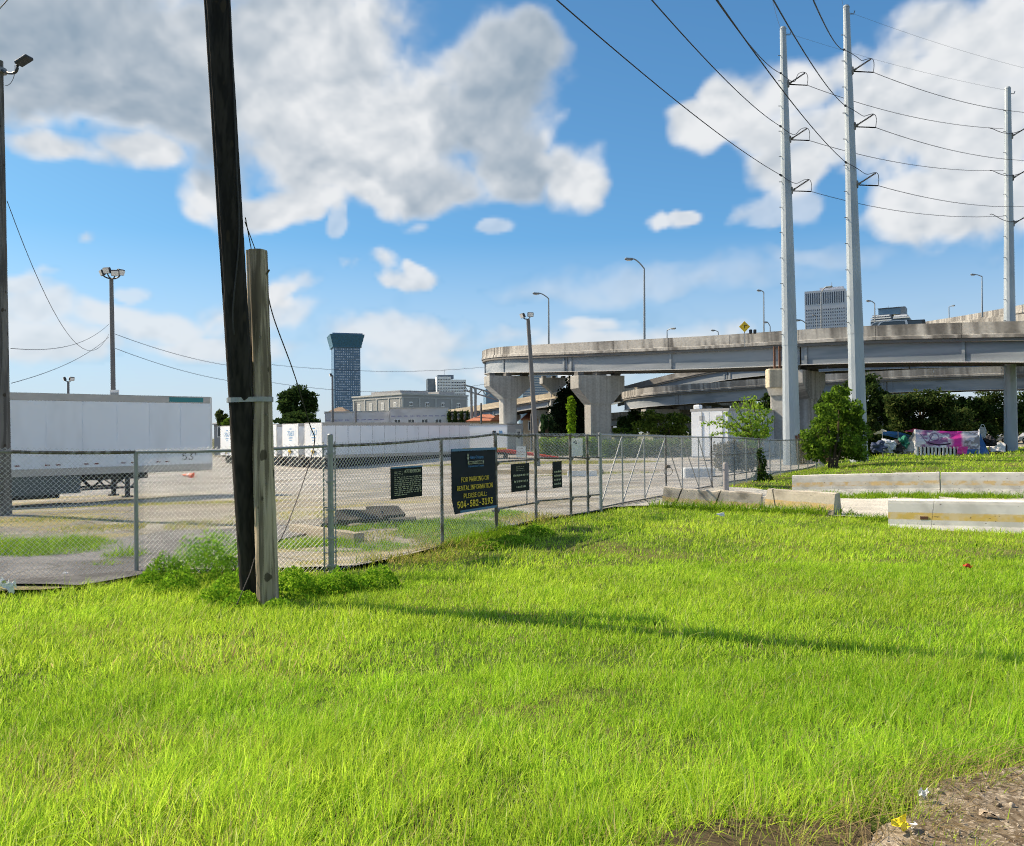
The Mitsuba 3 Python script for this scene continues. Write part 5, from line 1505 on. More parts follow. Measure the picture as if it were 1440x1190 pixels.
# the sign gantry by the beige ramp
k = thing('sign_gantry', 'grey lattice gantry arm beside the sunlit beige ramp, left of the first bridge column', 'gantry')
a, b = P(652, 541, 138), P(704, 556, 138)
for dz in (0, -.9):
    part(k, 'chord', tube([a + V(0, 0, dz), b + V(0, 0, dz)], .13, 6), 'm_galv', True)
for q in range(8):
    u = a + (b - a) * (q / 8); w_ = a + (b - a) * ((q + 1) / 8)
    part(k, 'strut', cyl(u + V(0, 0, -.9 * (q % 2)), w_ + V(0, 0, -.9 * ((q + 1) % 2)), .08, n=6), 'm_galv')
part(k, 'post', cat(cyl(a + (b - a) * .2, V(*(a + (b - a) * .22)[:2], 0), .22, n=8), cyl(a + (b - a) * .32, V(*(a + (b - a) * .30)[:2], 0), .22, n=8)), 'm_galv')


# ------------------------------------------------------------------ street lamps on the elevated roads
def street_lamp(label, base_, top_, head, s=1.0):
    k = thing('street_lamp', label, 'street lamp')
    r = .11 * s
    part(k, 'pole', tube([base_, top_], [r, r * .6], 8), 'm_galv', 40)
    mid = V(*(top_[:2] * .45 + head[:2] * .55), top_[2] * .2 + head[2] * .8)
    part(k, 'arm', tube(CubicSpline(range(3), np.array([top_, mid, head]))(np.linspace(0, 2, 10)), r * .55, 6), 'm_galv', True)
    dv_ = head - top_
    dv_[2] = 0
    dv_ /= np.linalg.norm(dv_)
    R = frame(dv_)
    lu = part(k, 'luminaire', xf(cbox((.25 * s, 0, -.04), (.8 * s, .32 * s, .2 * s), .07 * s), M4(R, head)), 'm_lamp_grey', 30)
    part(lu, 'lens', xf(cbox((.3 * s, 0, -.16 * s), (.4 * s, .22 * s, .08 * s), .03), M4(R, head)), 'm_sign_white', 30)


for px, pb, pt, hx, hy, d, s, lab in [
    (906, 478, 378, 888, 364, 77, 1, 'tallest street lamp on the main overpass, its arm bent left, right of the second column'), (771.5, 486, 420, 757, 412.5, 88, .95, 'street lamp with its arm to the left above the first span of the overpass'),
    (1074, 470, 411, 1069, 408.5, 108, .95, 'slender street lamp left of the leftmost steel pole, over the overpass'), (1381, 440, 389, 1370, 386, 112, .95, 'street lamp with its arm to the left on the high flyover near the right edge'),
    (1155, 466, 411, 1163, 403.5, 100, 1, 'street lamp with its arm to the right in front of the wide pale tower'), (1230, 458, 427, 1223, 423, 115, 1, 'street lamp with its arm to the left beside the stepped dark building'),
    (1334.5, 446, 432, 1339, 430, 150, .9, 'tiny street lamp with its arm to the right, left of the high flyover lamp'), (938, 478, 465, 945, 462, 150, 1.2, 'short street lamp with its arm to the right, right of the tallest one'),
    (1010, 474, 467, 1004, 464.5, 150, 1.1, 'tiny street lamp head just over the parapet between the tallest lamp and the warning sign'), (1133.5, 466, 455, 1124, 450, 95, .9, 'low street lamp with its arm to the left, just right of the leftmost steel pole'),
    (1083, 470, 459, 1078, 453, 115, .9, 'small street lamp just left of the leftmost steel pole'), (1148.5, 466, 445, 1145, 443, 130, .9, 'thin street lamp low before the wide pale tower')]:
    street_lamp(lab, P(px + .3, pb + 6, d), P(px, pt, d), P(hx, hy, d * .995), s)
k = thing('warning_sign', 'yellow diamond warning sign with a black arrow above the overpass parapet', 'sign')
c = P(1047, 459.5, 66)
part(k, 'post', cyl(c + V(0, .03, -1.6), c + V(0, .03, .2), .04, n=8), 'm_galv', 40)
part(k, 'panel', xf(cbox((0, 0, 0), (.62, .03, .62), .01), M4(np.array([[.7071, 0, .7071], [0, 1, 0], [-.7071, 0, .7071]]) , c)), 'm_yellow')
part(k, 'arrow', xf(cat(*[box((0, -.022, 0), (.06, .006, .26)), box((.07, -.022, .10), (.17, .006, .06)), xf(box((0, -.022, 0), (.16, .006, .06)), M4(np.array([[.7, 0, .7], [0, 1, 0], [-.7, 0, .7]]), (.14, 0, .10)))]), M4(None, c)), 'm_black')
for px, lab in ((1055.5, 'small dark roadside box right of the yellow warning sign, left one'), (1061.5, 'small dark roadside box right of the yellow warning sign, right one')):
    single('roadside_box', cbox(P(px, 466.5, 66), (.22, .2, .34), .04), 'm_black', lab, 'box', smooth=30)


# ------------------------------------------------------------------ buildings far and near
mat('m_tower_dark', (.08, .16, .27), .35, spec=.5)
mat('m_tower_cap', (.03, .12, .20), .35, spec=.5)
mat('m_tower_win', (.48, .56, .66), .3)
mat('m_win_dark', (.20, .26, .32), .2)
mat('m_slot_pale', (.11, .14, .19), .2, spec=.6)
mat('m_stone_pale', (.50, .53, .60), .7)
mat('m_stone_white', (.78, .80, .82), .7)
mat('m_slot', (.05, .065, .095), .25, spec=.6)
mat('m_stone_dark', (.10, .135, .18), .5)
mat('m_wall_grey', lambda p, n, uv: mix((.27, .285, .30), (.33, .345, .355), fbm(p.x * .5, p.y * .5, p.z * .5, 3)), .8)
mat('m_trim', (.42, .44, .45), .7)
mat('m_wrap', lambda p, n, uv: mix((.62, .63, .66), (.50, .50, .53), smoothstep(.4, .7, fbm(p.x * .5, p.y * .5, p.z * .7, 4))), .5)
mat('m_wrap_print', (.30, .30, .48), .6)
mat('m_roof_brown', (.20, .15, .11), .9)
mat('m_roof_red', lambda p, n, uv: mix((.42, .17, .10), (.30, .12, .075), fbm(p.x * 2, p.y * 2, p.z * 6, 3)), .85)
mat('m_plaster', (.48, .40, .30), .85)
mat('m_ivy_wall', (.035, .055, .04), .9)


def facing(px, d, yaw, zt, base=-.6):
    """A frame at the ground under px: x along the yaw, y away from the camera."""
    p = P(px, 600, d)
    xa = V(math.cos(yaw), math.sin(yaw), 0)
    return M4(np.stack([xa, V(-xa[1], xa[0], 0), V(0, 0, 1)], 1), V(p[0], p[1], base))


def grid_boxes(x0, x1, nx_, z0, z1, nz_, fx, fz, y0, y1):
    """nx by nz boxes that fill the share fx by fz of their cells, on the face y."""
    out = []
    cx, cz = (x1 - x0) / nx_, (z1 - z0) / nz_
    for a in range(nx_):
        for b in range(nz_):
            x, z = x0 + cx * (a + .5), z0 + cz * (b + .5)
            out.append(boxm(x - cx * fx / 2, x + cx * fx / 2, y0, y1, z - cz * fz / 2, z + cz * fz / 2))
    return cat(out)


def stuff_part(parent, name, mesh, mt, label=None):
    if name == 'window' and len(mesh.faces) > 900:        # a random share of the panes gets another tone
        f = np.asarray(mesh.faces).reshape(-1, 12, 3)
        a = np.random.RandomState(len(f)).uniform(0, 1, len(f)) < .34
        stuff_part(parent, 'varied_window', trimesh.Trimesh(mesh.vertices, f[a].reshape(-1, 3), process=False), 'm_win_dark' if mt != 'm_slot' else 'm_slot_pale')
        mesh = trimesh.Trimesh(mesh.vertices, f[~a].reshape(-1, 3), process=False)
    k_ = part(parent, name, mesh, mt)
    labels[k_] = {'kind': 'stuff', **({'label': label} if label else {})}
    return k_


zt = lambda px, py, d: P(px, py, d)[2]
# the dark tower with the flared top
d = 1300
k = thing('office_tower', 'dark blue tower with a flared top and a grid of pale windows', 'tower')
W_ = 38 / FL * d
m = facing(470.5, d, rad(18), 0)
H_, c0, c1 = zt(488, 487, d) + .6, zt(488, 470, d) + .6, zt(488, 468, d) + .6
part(k, 'shaft', xf(boxm(0, W_ * .97, 0, W_, 0, H_), m), 'm_tower_dark')
stuff_part(k, 'window', xf(grid_boxes(W_ * .04, W_ * .95, 13, H_ * .28, H_ * .985, 26, .52, .50, -.5, .2), m), 'm_tower_win')
stuff_part(k, 'window', xf(xf(grid_boxes(W_ * .05, W_ * .95, 12, H_ * .28, H_ * .985, 26, .5, .5, -.5, .2), M4(rotz(-PI / 2), (0, W_, 0))), m), 'm_tower_win') if False else None
e = 5.2
fr_v = np.array([[-1.5, -1.5, H_ + .3], [W_ + .5, -1.5, H_ + .3], [W_ + .5, W_ + 1.5, H_ + .3], [-1.5, W_ + 1.5, H_ + .3], [-e - 1, -e, c0], [W_ + e, -e, c0], [W_ + e, W_ + e, c0], [-e - 1, W_ + e, c0]], float)
part(k, 'crown', xf(trimesh.convex.convex_hull(fr_v), m), 'm_tower_cap')
part(k, 'parapet', xf(boxm(-e * .4, W_ + e * .5, -e * .5, W_, c0 + .05, c1), m), 'm_tower_dark')
part(k, 'ledge', xf(boxm(-2.1, W_ + 1.1, -2.1, W_ + 2, H_ - .8, H_ + .3), m), 'm_tower_cap')

# pale wide tower on the right
d = 1250
k = thing('office_tower', 'wide pale grey tower with dark vertical slots along its top', 'tower')
m = facing(1134.5, d, rad(-25), 0)
W_ = 51.5 / FL * d * 1.05
H_ = zt(1160, 410, d) + .6
part(k, 'shaft', xf(boxm(0, W_, 0, W_ * .75, 0, H_), m), 'm_stone_pale')
stuff_part(k, 'window', xf(grid_boxes(W_ * .02, W_ * .98, 18, H_ * .30, H_ * .875, 26, .48, .46, -.25, .2), m), 'm_slot')
stuff_part(k, 'window', xf(xf(grid_boxes(1, W_ * .73, 14, H_ * .30, H_ * .875, 26, .5, .46, -.25, .2), M4(rotz(PI / 2), (W_, 0, 0))), m), 'm_slot')
for q in range(18):
    part(k, 'slot', xf(boxm(W_ * (.025 + .0535 * q), W_ * (.025 + .0535 * q) + 1.6, -.25, .2, H_ * .905, H_ * .985), m), 'm_slot')
part(k, 'penthouse', xf(boxm(W_ * .36, W_ * .94, W_ * .2, W_ * .6, H_ + .02, H_ + 5.5), m), 'm_stone_pale')
part(k, 'antenna', xf(cyl(V(W_ * .65, W_ * .3, H_ + 5), V(W_ * .65, W_ * .3, H_ + 13), .35, n=6), m), 'm_lamp_grey')

# stepped dark building
d = 900
k = thing('office_building', 'stepped dark glass building with white ledges above the overpass', 'building')
m = facing(1227, d, rad(-30), 0)
s_ = d / FL
zz = lambda py: zt(1250, py, d) + .6
part(k, 'base', xf(boxm(0, 50 * s_, 0, 30, 0, zz(450)), m), 'm_stone_dark')
part(k, 'wing', xf(boxm(2 * s_, 26 * s_, 3, 28, zz(450) + .05, zz(443)), m), 'm_stone_dark')
part(k, 'wing', xf(boxm(30 * s_, 47 * s_, 3, 28, zz(450) + .05, zz(445)), m), 'm_stone_pale')
part(k, 'upper_block', xf(boxm(9 * s_, 43 * s_, 8, 27, zz(443) + .05, zz(434.5)), m), 'm_glass_blue')
part(k, 'side_block', xf(boxm(38 * s_, 44 * s_, 6, 27, zz(445) + .1, zz(434)), m), 'm_stone_dark')
part(k, 'roof_edge', xf(boxm(9 * s_ - .5, 44 * s_, 6.5, 27.5, zz(434), zz(433.2)), m), 'm_stone_dark')
part(k, 'antenna', xf(cyl(V(21 * s_, 15, zz(434)), V(21 * s_, 15, zz(429)), .2, n=6), m), 'm_lamp_grey')
for q, (x0, x1, py) in enumerate([(2, 24, 444.5), (0, 26, 448), (0, 27, 451.5), (30, 46, 446.5), (29, 50, 449.5)]):
    part(k, 'ledge', xf(boxm(x0 * s_, x1 * s_, -.6 if py > 447 else 2, 1.0 if py > 447 else 3.2, zz(py + .8), zz(py - .6)), m), 'm_stone_white')
stuff_part(k, 'window', xf(grid_boxes(3 * s_, 25 * s_, 7, zz(449.5), zz(443.5), 2, .5, .5, 2.6, 3.1), m), 'm_stone_white')

# white cluster right of the grey block
d = 900
k = thing('office_building', 'dark slab and bright white block with window grid, behind the grey building', 'building')
m = facing(604, d, rad(12), 0)
s_ = d / FL
zz = lambda py: zt(630, py, d) + .6
part(k, 'dark_slab', xf(boxm(0, 24 * s_, 14, 30, 0, zz(531)), m), 'm_stone_dark')
part(k, 'white_block', xf(boxm(11 * s_, 31 * s_, 0, 13.9, 0, zz(529.5)), m), 'm_stone_white')
part(k, 'side_block', xf(boxm(31.05 * s_, 53 * s_, 2, 18, 0, zz(533.5)), m), 'm_stone_white')
part(k, 'roof_block', xf(boxm(15 * s_, 38 * s_, 16, 28, zz(531) + .1, zz(525.5)), m), 'm_stone_dark')
part(k, 'antenna', xf(cyl(V(25 * s_, 20, zz(526)), V(25 * s_, 20, zz(518)), .18, n=6), m), 'm_lamp_grey')
stuff_part(k, 'window', xf(grid_boxes(12 * s_, 30.5 * s_, 8, zz(560), zz(531.5), 7, .45, .4, -.3, .1), m), 'm_slot')
stuff_part(k, 'window', xf(grid_boxes(32 * s_, 52 * s_, 8, zz(560), zz(535.5), 6, .62, .35, 1.7, 2.1), m), 'm_slot')

# blue glass block behind the first span, and a small dark one
d = 640
k = thing('office_building', 'blue glass block with pale floor bands seen between the first two bridge columns', 'building')
m = facing(736, d, rad(8), 0)
s_ = d / FL
zz = lambda py: zt(765, py, d) + .6
part(k, 'body', xf(boxm(0, 50 * s_, 0, 25, 0, zz(524)), m), 'm_glass_blue')
for q in range(9):
    part(k, 'floor_band', xf(boxm(-.1, 50 * s_ + .1, -.3, .3, zz(527 + q * 3.6) - .45, zz(527 + q * 3.6) + .45), m), 'm_trim')
k = thing('office_building', 'low dark blue block left of the first bridge column, behind the beige ramp', 'building')
m = facing(684, 640, rad(8), 0)
part(k, 'body', xf(boxm(0, 24 * s_, 0, 20, 0, zt(690, 547, 640) + .6), m), 'm_glass_blue')
part(k, 'roof_block', xf(boxm(3 * s_, 11 * s_, 4, 16, zt(690, 547, 640) + .65, zt(690, 542.5, 640) + .6), m), 'm_stone_dark')

# grey building with corner to the camera
d = 230
p0 = P(565, 552.5, d)
k = thing('warehouse_building', 'long grey building with pale pilasters and cornice behind the white wrapped one', 'building')
m = M4(np.stack([UX, -UY, V(0, 0, 1)], 1), V(p0[0], p0[1], -.6))
LR, LL, H_ = 23.8, 23.5, p0[2] + .6
part(k, 'wall', xf(boxm(0, LR, 0, LL, 0, H_ - .5), m), 'm_wall_grey')
part(k, 'cornice', xf(boxm(-.25, LR + .25, -.25, LL + .25, H_ - .5, H_ - .05), m), 'm_trim')
part(k, 'cornice', xf(boxm(-.15, LR + .15, -.15, LL + .15, H_ - 1.35, H_ - 1.15), m), 'm_trim')
part(k, 'roof_block', xf(boxm(4, 14, 6, 20, H_ - .06, H_ + 1.1), m), 'm_wall_grey')
part(k, 'roof_block', xf(boxm(15.5, 21.5, 3, 9, H_ - .06, H_ + .9), m), 'm_wall_grey')
for q in range(5):
    part(k, 'pilaster', xf(boxm(q * 5.8 - .02, q * 5.8 + .45, -.16, .1, 0, H_ - 1.36), m), 'm_trim')
    part(k, 'pilaster', xf(boxm(-.16, .1, q * 5.7 + .5 if q == 0 else q * 5.7, q * 5.7 + (.95 if q == 0 else .45), 0, H_ - 1.36), m), 'm_trim')
for q in range(4):
    for side_ in (0, 1):
        c = q * 5.75 + 3.0
        for zq in (H_ - 4.5, H_ - 8.3):
            if side_ == 0:
                w_ = part(k, 'window', xf(boxm(c - .62, c + .62, -.10, .05, zq, zq + 2.1), m), 'm_stone_white')
                for a in (-.30, .30):
                    for b in (.28, 1.15):
                        part(w_, 'pane', xf(boxm(c + a - .22, c + a + .22, -.125, -.1, zq + b - .05, zq + b + .68), m), 'm_glass_dark')
            else:
                w_ = part(k, 'window', xf(boxm(-.10, .05, c - .62, c + .62, zq, zq + 2.1), m), 'm_stone_white')
                part(w_, 'pane', xf(boxm(-.125, -.1, c - .45, c + .45, zq + .2, zq + 1.9), m), 'm_trim')

# house-wrapped white building in three steps
d = 150
k = thing('unfinished_building', 'low building wrapped in white sheeting with bands of small print, behind the trailer row', 'building')
sx = d / FL
for a, b, top_, dy in ((457, 497.5, 580, 0), (498, 548, 579, 1.2), (548.5, 630, 574.5, -1.0)):
    m = facing(a, d + dy, rad(4), 0)
    w_, h_ = (b - a) * sx, zt(a, top_, d) + .6
    part(k, 'wall', xf(boxm(0, w_, 0, 9, 0, h_), m), 'm_wrap')
    part(k, 'roof', xf(boxm(-.15, w_ + .05, -.15, 9.1, h_, h_ + .14), m), 'm_trim')
    for zq in (h_ - 1.5, h_ - 3.1):
        n_ = int(w_ / 1.1)
        stuff_part(k, 'printed_band', xf(cat(*[boxm(.2 + q * 1.1, .2 + q * 1.1 + .75, -.012, .0, zq, zq + .17) for q in range(n_)]), m), 'm_wrap_print')
    for q in range(max(1, int(w_ / 2.4))):
        f_ = part(k, 'window', xf(boxm(.7 + q * 2.4, 1.9 + q * 2.4, -.06, .02, h_ - 3.0 + .3, h_ - 3.0 + 1.05), m), 'm_stone_white')
        part(f_, 'pane', xf(boxm(.8 + q * 2.4, 1.25 + q * 2.4, -.075, -.06, h_ - 2.62, h_ - 2.05), m), 'm_glass_dark')
        part(f_, 'pane', xf(boxm(1.35 + q * 2.4, 1.8 + q * 2.4, -.075, -.06, h_ - 2.62, h_ - 2.05), m), 'm_glass_dark')


def leafcloud(clumps, n, size, cols, seed, up=.5, gap=.0):
    """Leaves spread through ellipsoidal clumps (x, y, z, rx, ry, rz), thinner where a noise says so."""
    rs = np.random.RandomState(seed)
    cl = np.array(clumps, float)
    vol = np.prod(cl[:, 3:], 1) ** .8
    cnt = (n * vol / vol.sum()).astype(int) + 8
    C, K = [], []
    for c, m_ in zip(cl, cnt):
        u = rs.normal(0, 1, (m_, 3))
        u /= np.linalg.norm(u, axis=1, keepdims=True)
        r_ = rs.uniform(0, 1, (m_, 1)) ** .38
        p = c[:3] + u * r_ * c[3:] * (1 + .75 * (meshkit.fbm(u * 2.6 + c[:3], 3, seed) - .5)[:, None] * 2)
        if gap:
            keep = meshkit.fbm(p / max(.6, np.mean(c[3:]) * .33), 3, seed + 3) > gap
            p = p[keep]
        C.append(p)
        tone = .75 + .55 * meshkit.fbm(p / 1.3, 2, seed + 9)
        K.append(np.array(cols)[rs.randint(0, len(cols), len(p))] * (tone * rs.uniform(.75, 1.25, len(p)))[:, None])
    return leaves(np.vstack(C), size, np.vstack(K), up, rs)


def clumps_in(c, rx, ry, rz, n, seed, s=.42, flat=1.0):
    rs = np.random.RandomState(seed)
    out = []
    for _ in range(n):
        u = rs.normal(0, 1, 3)
        u /= np.linalg.norm(u)
        q = rs.uniform(.45, 1.0)
        k_ = s * rs.uniform(.55, 1.2)
        out.append((c[0] + u[0] * rx * q, c[1] + u[1] * ry * q, c[2] + u[2] * rz * q, rx * k_, ry * k_, rz * k_ * flat))
    return out


def tree(name, label, cat_, base_, ctr, rx, ry, rz, n, size, cols, seed, ncl=14, trunk=.25, limbs=5, gap=.36, s=.42):
    k_ = thing(name, label, cat_)
    cl = clumps_in(ctr, rx, ry, rz, ncl, seed, s)
    me, col = leafcloud(cl, n, size, cols, seed, gap=gap)
    cr_ = part(k_, 'crown', me, 'm_leaf', color=col)
    labels[cr_] = {'kind': 'stuff'}
    rs = np.random.RandomState(seed + 1)
    j = V(*ctr) + V(0, 0, -rz * .35)
    b_ = np.asarray(base_, float)
    part(k_, 'trunk', tube([b_ - V(0, 0, .2), b_ * .5 + j * .5 + V(trunk * .4, 0, 0), j], [trunk * 1.15, trunk * .9, trunk * .6], 9), 'm_bark', True)
    for q in range(limbs):
        e_ = np.array(cl[q % len(cl)][:3])
        a_ = b_ + (j - b_) * rs.uniform(.55, .98)
        part(k_, 'limb', tube([a_, (a_ + e_) / 2 + V(0, 0, .08 * rz), e_], [trunk * .45, trunk * .28, trunk * .08], 6), 'm_bark', True)
    return k_


DARKG = [(.030, .060, .018), (.045, .085, .022), (.065, .11, .028), (.022, .045, .016)]
MIDG = [(.09, .17, .022), (.13, .22, .028), (.16, .25, .03), (.06, .12, .02)]
BRTG = [(.19, .36, .022), (.25, .43, .028), (.31, .47, .035), (.13, .26, .02)]
OLIVE = [(.06, .09, .026), (.085, .115, .035), (.11, .14, .04), (.04, .065, .02)]


def tree_px(name, label, x0, x1, y0, y1, d, n, size, cols, seed, base_py=None, **kw):
    """A tree whose crown fills that box of the photograph at distance d."""
    a, b = P(x0, y0, d), P(x1, y1, d)
    c, rx, rz = (a + b) / 2, (b[0] - a[0]) / 2, (a[2] - b[2]) / 2
    base_ = V(c[0], d, float(ground_z(c[0], d)))
    return tree(name, label, kw.pop('cat', 'tree'), base_, c, rx * .88, rx * .75, rz * .88, n, size, cols, seed, **kw)


tree_px('broadleaf_tree', 'round dark tree behind the parked trailers, right of the wooden stub pole', 388, 452, 545, 600, 150, 9000, .55, DARKG, 31, ncl=18, gap=.30)
tree_px('hedge_tree', 'low dark tree mass behind the trailer noses, right of the stub pole', 378, 458, 575, 604, 142, 5000, .5, DARKG, 32, ncl=14, gap=.28, limbs=2)
tree_px('small_tree', 'small olive tree above the trailers at the left of the dark pole', 300, 326, 578, 600, 120, 1500, .40, OLIVE, 33, ncl=7, limbs=2)
tree_px('broadleaf_tree', 'tree half hidden behind the dark wooden pole, above the trailer noses', 318, 352, 588, 604, 110, 1500, .38, MIDG, 34, ncl=6, limbs=2)

# brown roofed house, red roofed house, small house at the left
def hip_house(label, px0, px1, eave, ridge, d, wall, roof, depth=9, yaw=0.0, windows=2, share=.45):
    k_ = thing('house', label, 'house')
    m_ = facing(px0, d, yaw, 0)
    w_ = (px1 - px0) / FL * d
    he, hr = zt(px0, eave, d) + .6, zt(px0, ridge, d) + .6
    part(k_, 'wall', xf(boxm(.4, w_ - .4, .4, depth - .4, 0, he), m_), wall)
    i0 = share * min(w_, depth) * .9
    v_ = np.array([[0, 0, he], [w_, 0, he], [w_, depth, he], [0, depth, he], [min(i0, w_ * .48), depth / 2, hr], [max(w_ - i0, w_ * .52), depth / 2, hr], [0, 0, he - .15], [w_, 0, he - .15], [w_, depth, he - .15], [0, depth, he - .15]])
    part(k_, 'roof', xf(trimesh.convex.convex_hull(v_), m_), roof)
    for q in range(windows):
        c = w_ * (q + .7) / (windows + .4)
        f_ = part(k_, 'window', xf(boxm(c - .75, c + .75, .33, .45, he - 2.1, he - .45), m_), 'm_stone_white')
        part(f_, 'pane', xf(boxm(c - .62, c + .62, .30, .33, he - 1.98, he - .57), m_), 'm_glass_dark')
    return k_, m_, w_, he, hr


hip_house('brown roofed house peeking over the trailers beside the dark tower', 456, 489, 581, 572, 175, 'm_plaster', 'm_roof_brown', windows=1)
k, m, w_, he, hr = hip_house('red tile roofed house right of the wrapped building', 655, 711, 592, 582, 135, 'm_plaster', 'm_roof_red', 10, windows=3)
part(k, 'gable', xf(trimesh.convex.convex_hull(np.array([[w_ * .62, -1.2, he], [w_ * .98, -1.2, he], [w_ * .8, -1.2, hr - .2], [w_ * .62, 4, he], [w_ * .98, 4, he], [w_ * .8, 4, hr - .2]])), m), 'm_roof_red')
hip_house('orange brown house behind the leaning lamp pole, right of the first bridge column', 733, 764, 589, 578, 150, 'm_plaster', 'm_roof_red', 9, windows=1)
hip_house('small grey house left of the dark pole, above the trailers', 296, 326, 596, 590, 130, 'm_wall_grey', 'm_wall_grey', 8, windows=1)

k = thing('ivy_building', 'dark building with columns of ivy and white framed windows right of the wrapped one', 'building')
m = facing(630.5, 146, rad(3), 0)
w_, h_ = 28 / FL * 146, zt(640, 576, 146) + .6
part(k, 'wall', xf(boxm(0, w_, 0, 7, 0, h_ - .3), m), 'm_ivy_wall')
for q in range(3):
    for zq in (h_ - 3.3, h_ - 1.7):
        f_ = part(k, 'window', xf(boxm(w_ * (.16 + .31 * q), w_ * (.16 + .31 * q) + .55, -.06, .02, zq, zq + 1.0), m), 'm_stone_white')
        part(f_, 'pane', xf(boxm(w_ * (.16 + .31 * q) + .07, w_ * (.16 + .31 * q) + .48, -.075, -.06, zq + .08, zq + .92), m), 'm_glass_dark')
for q in range(4):
    c = (m @ np.array([w_ * (.04 + .31 * q), -.2, h_ * .62, 1]))[:3]
    me, col = leafcloud([(c[0], c[1], c[2] + dz, .42, .4, .9) for dz in (-1.8, -.9, 0, .9, 1.8)], 900, .26, DARKG, 50 + q)
    kk = part(k, 'ivy', me, 'm_leaf', color=col)
    labels[kk] = {'kind': 'stuff'}

# ------------------------------------------------------------------ trees and hedges before the ramps
k = thing('conifer_tree', 'very dark pointed evergreen tree between the first two bridge columns', 'tree')
b_ = on(799, 92)
cl = []
rs = np.random.RandomState(5)
for q in range(26):
    u = q / 25
    z = P(799, 612 - 80 * u, 90)[2]
    rr = (1 - u) ** .8 * 2.9 + .2
    for a in rs.uniform(0, 2 * PI, 4 if u < .8 else 1):
        cl.append((b_[0] + math.cos(a) * rr * .55 + (.25 if u > .85 else 0), 90 + math.sin(a) * rr * .55, z, rr * .5 + .12, rr * .5 + .12, .55))
me, col = leafcloud(cl, 12000, .30, [(.010, .022, .012), (.015, .030, .014), (.020, .036, .016)], 41, up=.1)
kk = part(k, 'crown', me, 'm_leaf', color=col); labels[kk] = {'kind': 'stuff'}
part(k, 'trunk', tube([b_, V(b_[0], 90, P(799, 540, 90)[2])], [.22, .06], 8), 'm_bark', True)
tree_px('shrub', 'mid green shrubby tree at the left foot of the dark evergreen', 755, 782, 577, 614, 84, 2600, .28, [(.03, .07, .03), (.045, .09, .035), (.025, .05, .025)], 42, ncl=9, cat='shrub')
k = thing('ivy_pole', 'bright green ivy column climbing a pole in front of the dark evergreen', 'plant')
b_ = on(803.5, 80)
me, col = leafcloud([(P(803.5 + q % 2 * 1.5 - .7, 562 + q * 5, 80)[0], 80, P(803, 562 + q * 5, 80)[2], .34 + .05 * (q % 3), .34, .36) for q in range(11)], 3600, .17, BRTG, 43)
kk = part(k, 'foliage', me, 'm_leaf', color=col); labels[kk] = {'kind': 'stuff'}
part(k, 'pole', tube([b_, P(803, 558, 80)], [.12, .09], 8), 'm_bark', True)
tree_px('shrub_tree', 'wide yellow green shrubby tree behind the gate, left of the ribbed container', 895, 987, 571, 622, 78, 8500, .24, [(.10, .16, .025), (.14, .21, .03), (.18, .25, .04), (.05, .09, .02)], 44, ncl=22, limbs=9, gap=.40, trunk=.16, s=.34)
tree_px('shrub', 'low bright bushes behind the gate at the foot of the second bridge column', 858, 905, 600, 616, 84, 2200, .22, MIDG, 45, ncl=10, cat='shrub', limbs=2)


def hedge(label, px0, px1, top_, bot, d, n, cols, seed, size=.17):
    k_ = thing('hedge', label, 'hedge')
    a, b = P(px0, bot, d), P(px1, bot, d)
    hz = P(px0, top_, d)[2] - a[2]
    nb = max(4, int((b[0] - a[0]) / .8))
    cl_ = [(a[0] + (b[0] - a[0]) * (q + .5) / nb, d + .2 * (q % 2), a[2] + hz * (.30 + .42 * r_), .62, .6, hz * .31) for q in range(nb) for r_ in (0, 1)]
    me_, col_ = leafcloud(cl_, n, size, cols, seed)
    kk_ = part(k_, 'foliage', me_, 'm_leaf', color=col_); labels[kk_] = {'kind': 'stuff'}
    part(k_, 'stem', cat(*[cyl(V(a[0] + (b[0] - a[0]) * (q + .5) / nb, d + .2, a[2] - .4), V(a[0] + (b[0] - a[0]) * (q + .5) / nb, d + .2, a[2] + hz * .5), .04, n=5) for q in range(nb)]), 'm_bark')
    labels[f'{k_}__stem'] = {'kind': 'stuff'}


tree_px('broadleaf_tree', 'added dark tree standing in for shade under the ramps, right of the second column', 862, 912, 572, 614, 124, 4500, .36, DARKG, 77, ncl=14, gap=.32)  # added to fill the black gap where deep shade lies under the ramps
hedge('clipped bright green hedge behind the fence, left of the gate', 757, 840, 615, 643, 76, 6500, BRTG[:3] + MIDG, 46)
hedge('long leafy hedge seen through the gate wire', 846, 985, 618, 645, 72, 8000, MIDG, 47)

# oaks and further trees behind the tent camp
k = tree_px('oak_tree', 'broad dark oak behind the graffiti tent, left of its middle', 1165, 1262, 530, 618, 82, 13000, .30, DARKG + OLIVE[:1], 61, ncl=26, limbs=8, gap=.36, trunk=.35, s=.34)
k = tree_px('oak_tree', 'broad dark oak right behind the graffiti tent', 1236, 1350, 541, 622, 76, 14000, .30, DARKG + OLIVE, 62, ncl=28, limbs=8, gap=.34, trunk=.35, s=.34)
tree_px('oak_tree', 'dark tree right of the tent, left of the right steel pole', 1325, 1392, 556, 612, 100, 7000, .34, DARKG, 63, ncl=16, gap=.36, trunk=.3)
tree_px('broadleaf_tree', 'dark tree at the right edge behind the right steel pole', 1378, 1455, 560, 612, 112, 7000, .38, DARKG, 64, ncl=16, gap=.36, trunk=.3)
tree_px('broadleaf_tree', 'dark tree over the ribbed container, left of the leftmost steel pole', 1062, 1118, 543, 590, 92, 5500, .32, DARKG, 65, ncl=14, gap=.34)
tree_px('broadleaf_tree', 'dark tree deep under the overpass behind the bright bush', 1130, 1182, 556, 620, 96, 4500, .34, DARKG, 66, ncl=12, gap=.34)
